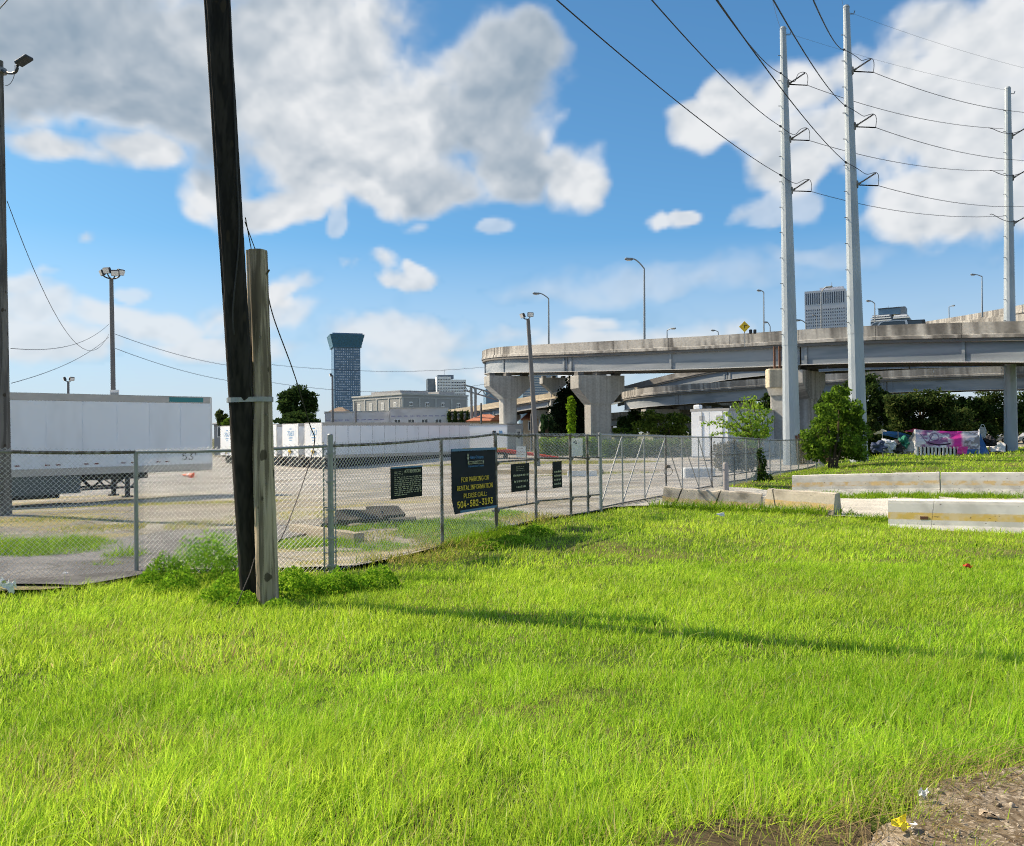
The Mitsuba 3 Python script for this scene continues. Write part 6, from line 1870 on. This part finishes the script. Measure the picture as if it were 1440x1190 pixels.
tree_px('oak_tree', 'low dark tree filling the gap behind the tent, left of the right steel pole', 1300, 1372, 572, 622, 92, 7000, .3, DARKG + OLIVE, 67, ncl=16, gap=.32)
tree_px('broadleaf_tree', 'low dark bushy tree at the right edge beyond the cars', 1400, 1480, 572, 622, 152, 5000, .5, DARKG, 68, ncl=14, gap=.32)
tree_px('shrub', 'dark shrub joining the bright bush to the oaks', 1196, 1243, 578, 646, 60, 4500, .22, DARKG + OLIVE, 74, ncl=12, cat='shrub', limbs=3, gap=.33)
tree_px('oak_tree', 'tall dark tree behind the right steel pole', 1352, 1440, 546, 615, 118, 9000, .36, DARKG + OLIVE[:2], 75, ncl=20, gap=.34, trunk=.3)
tree_px('broadleaf_tree', 'dark tree cut by the right edge under the ramps', 1408, 1500, 550, 612, 126, 7000, .40, DARKG, 76, ncl=16, gap=.34, trunk=.3)
hedge('long dark thicket under the trees behind the camp', 1195, 1400, 598, 628, 98, 9000, DARKG, 69, .32)
k = thing('bush', 'big bright green bush hiding the foot of the middle steel pole', 'bush')
D_ = 43.5
cl = []
for x, y, rx, rz in [(1176, 566, 14, 12), (1166, 556, 7, 6), (1186, 552, 8, 6), (1196, 574, 14, 12), (1211, 612, 9, 24), (1208, 640, 12, 9), (1163, 584, 14, 12), (1186, 592, 18, 16), (1204, 600, 11, 20), (1172, 610, 16, 16), (1198, 624, 14, 18), (1180, 634, 18, 13), (1205, 580, 6, 6), (1154, 572, 6, 5), (1178, 547, 5, 4),
                     (1146, 612, 13, 10), (1138, 626, 10, 12), (1152, 632, 13, 13), (1160, 622, 10, 10), (1134, 612, 6, 6), (1150, 598, 8, 6), (1143, 642, 9, 6)]:
    c = P(x, y, D_ + ((x * 7 + y) % 5 - 2) * .35)
    cl.append((c[0], c[1], c[2], rx / FL * D_, .9, rz / FL * D_))
rb = np.random.RandomState(70)
for c in list(cl):          # stray sprays that break the outline
    for _ in range(2):
        a_ = rb.uniform(0, 2 * PI)
        cl.append((c[0] + math.cos(a_) * c[3] * 1.15, c[1], c[2] + math.sin(a_) * c[5] * 1.15, c[3] * .32, .3, c[5] * .32))
me, col = leafcloud(cl, 15000, .15, [(.085, .17, .02), (.12, .225, .022), (.05, .10, .016), (.17, .29, .035)], 70, up=.6, gap=.34)
kk = part(k, 'foliage', me, 'm_leaf', color=col); labels[kk] = {'kind': 'stuff'}
g_ = on(1172, D_)
for q, (x, y) in enumerate([(1160, 585), (1180, 565), (1195, 590), (1148, 610), (1172, 620)]):
    e_ = P(x, y, D_)
    part(k, 'stem', tube([g_ + V(.12 * (q - 2), 0, -.2), (g_ + e_) / 2 + V(.1, 0, .1), e_], [.07, .05, .02], 6), 'm_bark', True)

# the sapling behind the fence, with long slack branches
k = thing('sapling', 'leafy sapling with long thin branches leaning left in front of the ribbed container', 'tree')
D_ = 38.6
g_ = on(1069, D_)
tips = [(990, 596), (1002, 612), (1013, 600), (1020, 582), (1035, 570), (1047, 562), (1058, 560), (1068, 571), (1078, 578), (1084, 590), (1052, 580), (1040, 590), (1028, 596), (1064, 596), (1046, 604), (1012, 588), (1052, 616), (1078, 612), (1060, 626), (1082, 604), (1036, 610)]
cl = []
trk = [g_ - V(0, 0, .2), P(1068, 650, D_), P(1066, 612, D_)]
part(k, 'trunk', tube(trk, [.09, .08, .06], 8), 'm_bark', True)
for q, (x, y) in enumerate(tips):
    a_ = P(1066 - (q % 3), 614 + (q * 7) % 36, D_)
    e_ = P(x, y, D_ + ((q * 7) % 5 - 2) * .3)
    mid = a_ * .45 + e_ * .55 + V(0, 0, .22)
    cs = CubicSpline(range(3), np.array([a_, mid, e_]))
    part(k, 'branch', tube(cs(np.linspace(0, 2, 10)), np.linspace(.03, .008, 10), 5), 'm_bark', True)
    for u in np.linspace(.7, 2, 7):
        c = cs(u)
        cl.append((c[0], c[1], c[2], .15 + .07 * (x > 1030), .2, .10 + .05 * (x > 1030)))
me, col = leafcloud(cl, 1700, .125, [(.24, .40, .04), (.30, .46, .05), (.16, .30, .03), (.36, .50, .09)], 71, up=.5)
kk = part(k, 'foliage', me, 'm_leaf', color=col); labels[kk] = {'kind': 'stuff'}
k = thing('vine', 'dark vine climbing the fence post below the sapling', 'plant')
me, col = leafcloud([(P(x, y, 37.0)[0], 36.8, P(x, y, 37)[2], .22, .15, .3) for x, y in ((1066, 640), (1071, 652), (1068, 664), (1074, 673), (1063, 672), (1080, 676))], 900, .12, DARKG + MIDG[:1], 72)
kk = part(k, 'foliage', me, 'm_leaf', color=col); labels[kk] = {'kind': 'stuff'}
part(k, 'stem', tube([on(1069, 36.9), P(1068, 655, 36.8), P(1070, 630, 36.85)], .025, 5), 'm_bark', True)
# a brown board fence and a dry hedge behind that fence
k = thing('board_fence', 'reddish brown board fence behind the wire, left of the bright bush', 'fence')
a, b = on(1121, 50.5), on(1166, 51.5)
n_ = 12
for q in range(n_):
    p = a + (b - a) * (q + .5) / n_
    part(k, 'board', xf(boxm(-.075, .075, -.02, .02, 0, 1.78 + .04 * ((q * 5) % 3)), M4(frame(b - a), p)), 'm_board_brown')
part(k, 'rail', cyl(a + V(0, .08, .5), b + V(0, .08, .5), .04, n=6), 'm_board_brown')
part(k, 'rail', cyl(a + V(0, .08, 1.4), b + V(0, .08, 1.4), .04, n=6), 'm_board_brown')
hedge('dry brownish hedge behind the wire under the sapling', 1010, 1066, 622, 662, 44, 5200, [(.16, .125, .055), (.11, .10, .04), (.20, .16, .08), (.08, .09, .03)], 73, .14)
k = single('concrete_block', cbox(P(982, 672, 40) + V(0, 0, -.05), (1.45, .8, 1.05), .05), 'm_container', 'blue grey concrete block standing behind the gate wire', 'block', smooth=30)


# ------------------------------------------------------------------ the camp
def graffiti(p, n, uv):
    x, y = uv.x, uv.y
    a, b, c = fbm(x * 9, y * 4, 3, 4), fbm(x * 16, y * 7, 8, 3), fbm(x * 5, y * 3, 12, 3)
    col = mix((.62, .62, .66), (.48, .46, .54), smoothstep(.4, .65, c))
    col = mix(col, (.22, .07, .22), smoothstep(.40, .52, a) * smoothstep(.06, .14, x) * (1 - smoothstep(.58, .64, x)) * .9)
    col = mix(col, (.55, .04, .30), smoothstep(.52, .60, x + .1 * (a - .5)) * (1 - smoothstep(.70, .76, x)))
    col = mix(col, (.55, .05, .33), smoothstep(.30, .42, x) * (1 - smoothstep(.72, .76, x)) * smoothstep(.84, .90, y + .10 * (b - .5)))
    col = mix(col, (.13, .11, .12), smoothstep(.74, .78, x) * smoothstep(.40, .58, b) * .75)
    # one bent black line and a few strokes
    cv = dr.abs(y - (.18 + 3.2 * dr.square(x - .36)))
    col = mix(col, (.02, .015, .03), (1 - smoothstep(.025, .05, cv)) * smoothstep(.18, .20, x) * (1 - smoothstep(.54, .56, x)))
    cv2 = dr.abs(y - (.55 + .25 * dr.sin(x * 26)))
    col = mix(col, (.10, .04, .12), (1 - smoothstep(.03, .06, cv2)) * smoothstep(.06, .09, x) * (1 - smoothstep(.27, .30, x)) * .8)
    cv3 = dr.abs(dr.sqrt(dr.square((x - .30) * 3.2) + dr.square(y - .62)) - .22)
    return mix(col, (.12, .04, .14), (1 - smoothstep(.02, .05, cv3)) * .7)


mat('m_graffiti', graffiti, .75, two=True, spec=.2)
mat('m_tarp_grey', lambda p, n, uv: mix((.42, .43, .43), (.20, .21, .22), smoothstep(.45, .6, fbm(p.x * 2, p.y * 2, p.z * 2, 3))), .7, two=True)
mat('m_tarp_blue', (.03, .12, .36), .55, two=True)
mat('m_tarp_white', (.66, .67, .68), .7, two=True)
mat('m_pink', (.55, .05, .32), .7, two=True)
mat('m_slat', (.52, .55, .55), .6)
mat('m_denim', (.05, .07, .13), .9)
mat('m_cloth_pale', (.50, .55, .62), .9)
mat('m_cloth_dark', (.03, .03, .035), .9)
mat('m_cloth_green', (.02, .15, .10), .9)


def drape(fn, nu=24, nv=14, thick=.01):
    """A sheet from fn(u, v) -> point, with uv."""
    u, v = np.meshgrid(np.linspace(0, 1, nu), np.linspace(0, 1, nv), indexing='ij')
    p = np.array([[fn(a, b) for b in v[0]] for a in u[:, 0]])
    i_, j_ = np.meshgrid(np.arange(nu - 1), np.arange(nv - 1), indexing='ij')
    q_ = np.stack([i_ * nv + j_, (i_ + 1) * nv + j_, (i_ + 1) * nv + j_ + 1, i_ * nv + j_ + 1], -1).reshape(-1, 4)
    return trimesh.Trimesh(p.reshape(-1, 3), np.vstack([q_[:, [0, 1, 2]], q_[:, [0, 2, 3]]]), process=False), np.stack([u, v], -1).reshape(-1, 2)


D_ = 55.0
wob = lambda a, b, s: .10 * (float(meshkit.fbm(V(a * 5, b * 4, s), 3, int(s))) - .5)
k = thing('tent', 'makeshift tent under white, purple and pink spray painted sheets in the field', 'tent')
fl0, fr0 = P(1285, 604, D_), P(1376, 606, D_)
lo0, lo1 = P(1287, 628, D_ - .5), P(1377, 633, D_ - .5)


def front(a, b):
    t_, l_ = fl0 * (1 - a) + fr0 * a, lo0 * (1 - a) + lo1 * a
    p = l_ * (1 - b) + t_ * b
    return p + V(0, -.10 * math.sin(PI * b) + wob(a, b, 3) * 2.0, -.06 * math.sin(PI * a) * b)


me, uv = drape(front, 40, 18)
part(k, 'painted_sheet', me, 'm_graffiti', True, uv=uv)
rd = V(.3, 2.2, -.15)
me, uv = drape(lambda a, b: (fl0 * (1 - a) + fr0 * a) + rd * b + V(0, 0, wob(a, b, 7) * 1.2 + .02 - .1 * math.sin(PI * a)), 24, 10)
part(k, 'roof_sheet', me, 'm_pink', True)
me, uv = drape(lambda a, b: (P(1284, 604, D_) * (1 - a) + P(1265, 636, D_ + .3) * a) * (1 - b) + (P(1288, 637, D_ - .3)) * b + V(0, wob(a, b, 5) * 2 - .2, 0), 16, 14)
part(k, 'side_tarp', me, 'm_tarp_grey', True)
me, uv = drape(lambda a, b: (P(1376, 606, D_) * (1 - a) + P(1391, 637, D_ + .2) * a) * (1 - b) + (P(1376, 639, D_ - .3) * (1 - a) + P(1389, 639, D_ - .2) * a) * b + V(0, wob(a, b, 11) * 2, 0), 16, 14)
part(k, 'side_tarp', me, 'm_tarp_blue', True)
me, uv = drape(lambda a, b: P(1348 + 14 * a - 3 * b, 628 + 11 * b, D_ - .75) + V(0, wob(a, b, 13) * 2, 0), 10, 10)
part(k, 'hanging_cloth', me, 'm_pink', True)
me, uv = drape(lambda a, b: P(1356 + 20 * a, 632 + 7 * b, D_ - .6) + V(0, wob(a, b, 15) * 2, 0), 10, 6)
part(k, 'hanging_cloth', me, 'm_tarp_blue', True)
for q in range(12):
    a_, b_ = P(1290 + q * 5.2, 628.5, D_ - .62), P(1290 + q * 5.2, 640.5, D_ - .62)
    part(k, 'slat', box((a_ + b_) / 2, (.13, .03, a_[2] - b_[2])), 'm_slat')
for x in (1287, 1377):
    part(k, 'pole', cyl(P(x, 640, D_ - .55), P(x, 604, D_ - .1), .03, n=6), 'm_white_paint')
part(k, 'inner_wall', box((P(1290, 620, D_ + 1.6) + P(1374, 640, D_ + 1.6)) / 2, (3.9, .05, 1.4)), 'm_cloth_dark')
k = thing('tarp_canopy', 'blue and white tarp canopy on poles left of the painted tent', 'canopy')
A_, B_, C_ = P(1240, 604.5, D_ + 2), P(1263, 606, D_ + 1), P(1283, 614, D_ + 1.2)
me, uv = drape(lambda a, b: (A_ * (1 - a) + B_ * a) + V(.1, 1.6, -.25) * b + V(0, 0, wob(a, b, 21) * 2 - .25 * (1 - b) * a), 12, 8)
part(k, 'sheet', me, 'm_tarp_white', True)
me, uv = drape(lambda a, b: (P(1242, 607, D_ + 1) * (1 - a) + P(1282, 613, D_ + 1) * a) + V(0, .3, -.42 * (1 - abs(a - .5))) * b + V(0, wob(a, b, 23) * 2, 0.12 * math.sin(PI * a)), 14, 8)
part(k, 'sheet', me, 'm_tarp_blue', True)
for x in (1241, 1263, 1282):
    part(k, 'pole', cyl(on(x, D_ + 1), P(x, 607 + (x > 1270) * 5, D_ + 1), .025, n=6), 'm_galv')


def heap(px, py, w_, h_, seed, d=None):
    c = P(px, py, d or D_)
    m_ = trimesh.creation.icosphere(3)
    v_ = np.array(m_.vertices)
    v_ = v_ * V(w_ / 2, .4, h_ / 2) * (1 + 2.0 * (meshkit.fbm(v_ * 2.4 + seed, 5, seed) - .5))[:, None]
    v_[:, 2] = np.maximum(v_[:, 2], -h_ * .35)
    return trimesh.Trimesh(v_ + c, m_.faces, process=False)


for px, py, w_, h_, mt, lab in [(1236, 630, .95, .85, 'm_denim', 'dark blue bundle of belongings beside the bright bush, leftmost of the camp'), (1248, 624, .9, .5, 'm_cloth_pale', 'pale bundle lying on top of the dark camp belongings'),
                                (1251, 631, .75, .8, 'm_cloth_pale', 'pale blue heap of clothes in the camp, right of the dark bundle'), (1262, 629, .6, .9, 'm_cloth_dark', 'black bag under the blue canopy'), (1240, 633, .35, .3, 'm_tarp_white', 'small white bag before the dark blue bundle'),
                                (1270, 624, .6, .9, 'm_cloth_green', 'green cloth hung under the canopy next to the grey tent side'), (1258, 634, .5, .4, 'm_cloth_dark', 'small dark bag on the grass under the canopy'), (1269, 635, .55, .45, 'm_tarp_grey', 'grey cloth heap at the foot of the tent side'), (1392, 622, .6, .7, 'm_cloth_dark', 'black bags at the right side of the painted tent')]:
    single('bundle', heap(px, py, w_, h_, int(px) % 17, D_ + .2), mt, lab, 'bundle', smooth=True)
me, uv = drape(lambda a, b: P(1393 + 21 * a, 623.5 + 12.5 * b - 1.5 * math.sin(PI * a), 56 - .4 * b) + V(0, wob(a, b, 31) * 3 - .5 * b * 0, 0), 16, 12)
k = thing('covered_pile', 'low pile under a white sheet between the tent and the right steel pole', 'sheet')
part(k, 'sheet', me, 'm_tarp_white', True)
part(k, 'boxes', cbox((P(1394, 624, 56.6) + P(1413, 636, 56.6)) / 2, (.85, .8, .5), .05), 'm_cloth_dark', 30)
k = thing('oval_sign', 'pale oval sign on a post behind the right end of the tent', 'sign')
c = P(1381.5, 608, 66)
part(k, 'panel', xf(cyl(V(0, -.02, 0), V(0, .02, 0), 1.0, n=28), M4(np.diag([.26, 1, .42]), c)), 'm_slat', 30)
part(k, 'frame', tube([c + V(.27 * math.cos(a), -.03, .50 * math.sin(a) + .12 * (math.sin(a) > .9)) for a in np.linspace(0, 2 * PI, 28)], .025, 6, False), 'm_white_paint', True)
part(k, 'post', cyl(on(1381.5, 66.1), c + V(0, .05, 0), .04, n=6), 'm_galv')


# ------------------------------------------------------------------ vehicles
def car(label, px, d, yaw, base_z, paint, L=4.6, W=1.8, H=1.48, kind='car', cat_='car'):
    k_ = thing(kind, label, cat_)
    R = rotz(yaw)
    p = P(px, 605, d)
    m_ = M4(R, V(p[0], p[1], base_z))
    hood = .92 if kind != 'van' else 1.05
    low = [(-L / 2, .35), (-L / 2 + .05, .75), (-L / 2 + .25, hood), (L * .12, hood + .04), (L * .30, hood - .04), (L / 2 - .12, hood - .16), (L / 2, .6), (L / 2 - .02, .32), (L / 2 - .4, .24), (-L / 2 + .3, .24)]
    if kind == 'van':
        top_ = [(-L / 2 + .18, hood), (-L / 2 + .30, H), (L * .12, H), (L * .22, H - .1), (L * .34, hood)]
    elif kind == 'pickup_truck':
        top_ = [(-L * .12, hood), (-L * .09, H - .04), (L * .10, H), (L * .26, hood)]
    else:
        top_ = [(-L * .40, hood), (-L * .24, H - .03), (L * .02, H), (L * .12, H - .05), (L * .27, hood)]
    e = extrude(low, W); e.vertices[:, 1] -= W / 2
    part(k_, 'body', xf(e, m_), paint, 25)
    e = extrude(top_, W * .86); e.vertices[:, 1] -= W * .43
    part(k_, 'cabin', xf(e, m_), paint, 25)
    c = np.mean(top_, 0)
    win = [(c[0] + (x - c[0]) * .86, c[1] + (z - c[1]) * .74 + .02) for x, z in top_]
    e = extrude(win, W * .88); e.vertices[:, 1] -= W * .44
    part(k_, 'window', xf(e, m_), 'm_glass_dark')
    for x in (-L * .30, L * .31):
        for y in (-1, 1):
            w_ = part(k_, 'wheel', xf(cyl(V(x, y * (W / 2 - .22), .33), V(x, y * (W / 2 + .01), .33), .33, n=20), m_), 'm_rubber', 40)
            part(w_, 'rim', xf(cyl(V(x, y * (W / 2 - .1), .33), V(x, y * (W / 2 + .02), .33), .2, n=14), m_), 'm_galv', 40)
    for y in (-.62, .62):
        part(k_, 'headlight', xf(cbox((L / 2 - .09, y, .66), (.16, .36, .14), .04), m_), 'm_sign_white', 30)
    return k_


mat('m_paint_white', (.70, .71, .72), .3, spec=.6, clearcoat=.6)
mat('m_paint_silver', (.42, .44, .47), .3, metal=.5, clearcoat=.6)
mat('m_paint_black', (.02, .022, .026), .25, clearcoat=.8)
gz_ = P(1395, 620, 137)[2] - .15
car('white sedan on the road behind the camp, left of the right steel pole', 1394.5, 137, PI, gz_, 'm_paint_white', L=4.5, H=1.5)
car('silver pickup truck on the road behind the right steel pole', 1422, 132, PI, gz_, 'm_paint_silver', L=5.6, H=1.75, W=1.95, kind='pickup_truck', cat_='pickup truck')
car('pale grey car at the right edge on the far road', 1449, 130, PI, gz_, 'm_paint_silver', L=4.8, H=1.6)
for px, pt, lab, col_, kd in ((1241.5, 454, 'silver van on the overpass deck, leftmost of three roofs above the parapet', 'm_paint_silver', 'van'), (1252, 453, 'white van on the overpass deck, middle of three roofs above the parapet', 'm_paint_white', 'van'), (1264.5, 453, 'black sport utility vehicle on the overpass deck, right one of three above the parapet', 'm_paint_black', 'van')):
    p_ = MAINPATH[int(np.argmin([abs(p[0] / p[1] - (px - 720) / FL) + (0 if q < 95 else 9) for q, p in enumerate(MAINPATH)]))]
    car(lab, px, p_[1] + 3.4, PI - .35, p_[2] - 1.02, col_, L=3.0 if px < 1260 else 4.2, H=P(px, pt, p_[1] + 3.4)[2] - p_[2] + 1.02, W=1.9, kind=kd, cat_='van' if px < 1260 else 'car')


# ------------------------------------------------------------------ things lying about
k = thing('traffic_cone', 'orange traffic cone fallen over on the lot right of the long trailer', 'traffic cone')
c = gp(264, 673)
m = M4(frame(V(-.95, .2, .12), (0, -.3, 1)), c + V(0, 0, .20))
part(k, 'cone', xf(tube([V(-.35, 0, 0), V(.1, 0, 0), V(.42, 0, 0)], [.19, .10, .035], 18), m), 'm_orange', 40)
part(k, 'base', xf(cbox((-.37, 0, 0), (.05, .42, .42), .02), m), 'm_orange')
part(k, 'band', xf(tube([V(-.12, 0, 0), V(.02, 0, 0)], [.152, .122], 18), m), 'm_sign_white', 40)
rs = np.random.RandomState(77)


def slab(c, s, R, seed, amp=.04):
    b_ = trimesh.creation.box(s)
    b_ = b_.subdivide().subdivide().subdivide()
    v_ = np.array(b_.vertices)
    v_ = v_ + (np.stack([meshkit.fbm(v_ * 4 + q * 9 + seed, 3, seed) for q in range(3)], 1) - .5) * amp * 2
    return trimesh.Trimesh(v_ @ np.asarray(R).T + c, b_.faces, process=False)


mat('m_slab_dark', lambda p, n, uv: mix((.085, .078, .07), (.035, .033, .03), fbm(p.x * 6, p.y * 6, p.z * 6, 4)), .95)
mat('m_slab_pale', lambda p, n, uv: mix((.37, .33, .25), (.22, .19, .14), fbm(p.x * 5, p.y * 5, p.z * 5, 4)), .95)
for q, (px, py, s, tilt, yaw, lab) in enumerate([(505, 744, (.95, .42, .09), .45, .25, 'tilted dark asphalt slab behind the fence, biggest of the broken heap'), (541, 740, (.75, .45, .14), .4, .5, 'dark broken slab at the right end of the heap behind the fence'), (472, 746, (.5, .4, .12), .2, -.2, 'small dark slab at the left end of the broken heap'), (566, 742, (.55, .35, .10), .08, .1, 'flat dark slab fragment lying right of the broken heap')]):
    g_ = gp(px, py)
    ca, sa = math.cos(tilt), math.sin(tilt)
    R = rotz(yaw) @ np.array([[1, 0, 0], [0, ca, sa], [0, -sa, ca]]) if False else rotz(yaw) @ np.array([[1, 0, 0], [0, ca, -sa], [0, sa, ca]])
    single('asphalt_slab', slab(g_ + V(0, 0, .14 + .12 * (tilt > .3)), s, R, 80 + q), 'm_slab_dark', lab, 'slab', smooth=35)
for q, (pa, pb, lab) in enumerate([((413, 752), (505, 766), 'weathered concrete kerb stone lying in the weeds behind the fence'), ]):
    a, b = gp(*pa), gp(*pb)
    single('kerb_stone', slab((a + b) / 2 + V(0, 0, .10), (np.linalg.norm(b - a), .22, .20), frame(b - a), 91, .03), 'm_slab_pale', lab, 'kerb stone', smooth=35)
a, b = gp(690, 668), gp(846, 668)
single('kerb_stone', slab((a + b) / 2 + V(0, 0, .12), (np.linalg.norm(b - a), .35, .34), frame(b - a), 95, .03), 'm_slab_pale', 'long low concrete kerb crossing the lot behind the narrow banners', 'kerb', smooth=35)
single('parking_block', slab(gp(818, 671) + V(0, -.3, .2), (1.5, .2, .28), rotz(0), 96, .02), 'm_white_paint_old', 'white painted parking block on the kerb behind the fence', 'parking block', smooth=35)


def scrap(c, w_, h_, seed, lift=.06, R=None):
    me_, uv_ = drape(lambda a, b: V((a - .5) * w_, (b - .5) * h_, lift * 2 * (float(meshkit.fbm(V(a * 3, b * 3, seed), 3, seed)) - .2)), 9, 9)
    return xf(me_, M4(R if R is not None else rotz(seed), c))


mat('m_litter_yellow', (.80, .66, .02), .4, two=True)
mat('m_litter_white', (.66, .68, .70), .5, two=True)
mat('m_litter_red', (.62, .05, .03), .5, two=True)
g_ = gp(1268, 1173, 2)
k = thing('litter', 'crumpled bright yellow wrapper on the dirt at the bottom right', 'litter')
part(k, 'wrapper', scrap(g_ + V(-.015, 0, .022), .075, .05, 3, .035, frame(V(1, .1, 0), V(0, -.5, 1))), 'm_litter_yellow', True)
part(k, 'inner_side', scrap(g_ + V(.035, .005, .028), .03, .06, 5, .02, frame(V(.3, .1, 1), V(1, -.4, .3))), 'm_litter_white', True, label='silvery inner side of the wrapper')
None and part(k, 'flap', scrap(g_ + V(-.075, .01, .018), .06, .025, 6, .02, frame(V(1, -.1, .1), V(0, -.3, 1))), 'm_litter_yellow', True)
single('litter', scrap(gp(1299, 1130, 2) + V(0, 0, .02), .045, .03, 8, .05, frame(V(1, 0, .2), V(0, -.6, 1))), 'm_litter_white', 'clear white plastic scrap at the edge of grass and dirt', 'litter', smooth=True)
single('litter', scrap(gp(1391, 1153, 2) + V(0, 0, .012), .075, .02, 12, .02), 'm_plaster', 'thin orange brown scrap lying on the dirt', 'litter', smooth=True)
single('litter', scrap(gp(1360, 818) + V(0, 0, .15), .085, .06, 15, .07, frame(V(1, 0, .1), V(0, -.8, 1))), 'm_litter_red', 'small red and white wrapper in the grass at the right', 'litter', smooth=True)
single('litter', scrap(gp(1013, 737) + V(0, 0, .17), .17, .07, 18, .05, frame(V(1, 0, 0), V(0, -.6, 1))), 'm_litter_white', 'white scrap in the grass below the broken barrier', 'litter', smooth=True)
for px, py, w_, lab in ((6, 838, .13, 'crumpled white plastic at the left edge, upper piece'), (16, 848, .13, 'crumpled white plastic at the left edge, lower piece'), (92, 818, .07, 'tiny white scrap on the asphalt patch')):
    single('litter', scrap(gp(px, py) + V(0, 0, .12 if w_ > .1 else .1), w_, w_ * .6, int(px) + 2, .12 if w_ > .1 else .03, frame(V(1, 0, 0), V(0, -.5, 1))), 'm_litter_white', lab, 'litter', smooth=True)
# pebbles and clods on the dirt
cl = []
for _ in range(1600):
    x, y = rs.uniform(1.2, 3.4), rs.uniform(2.6, 4.4)
    if shapely.contains_xy(DIRT, x, y):
        r_ = .0022 * rs.gamma(1.4, .9) + .0012
        s_ = trimesh.creation.icosphere(1)
        v_ = np.array(s_.vertices) * r_ * rs.uniform(.6, 1.3, 3) * (1 + rs.uniform(-.25, .25, (len(s_.vertices), 1)))
        cl.append(trimesh.Trimesh(v_ + V(x, y, float(ground_z(x, y)) + .016), s_.faces, process=False))
mat('m_pebble', lambda p, n, uv: mix((.16, .125, .085), (.42, .37, .30), cell_rand(p.x * 40, p.y * 40, 0)), .95)
kk = put('pebbles', cat(cl), 'm_pebble', True)
labels[kk] = {'kind': 'stuff', 'label': 'small pebbles and clods on the bare dirt', 'category': 'pebbles'}
# loose straw on and around the dirt
n_ = 1500
x, y = rs.uniform(.6, 2.6, n_), rs.uniform(3.0, 4.4, n_)
dd = shapely.distance(DIRT.boundary, shapely.points(x, y))
kp_ = dd < .22
x, y = x[kp_], y[kp_]
n_ = len(x)
sm, sc = blades(np.column_stack([x, y, ground_z(x, y) + .012]), rs.uniform(.05, .16, n_), rs.uniform(.002, .005, n_), rs.normal(0, 1.6, (n_, 2)), rs.uniform(-1.5, 1.5, n_), rs.uniform(.8, 1.6, n_), np.array([.38, .30, .16]) * rs.uniform(.5, 1.3, (n_, 1)), 2)
kk = put('straw', sm, 'm_grass', False, color=sc)
labels[kk] = {'kind': 'stuff', 'label': 'dry straw along the ragged edge of grass and dirt', 'category': 'straw'}
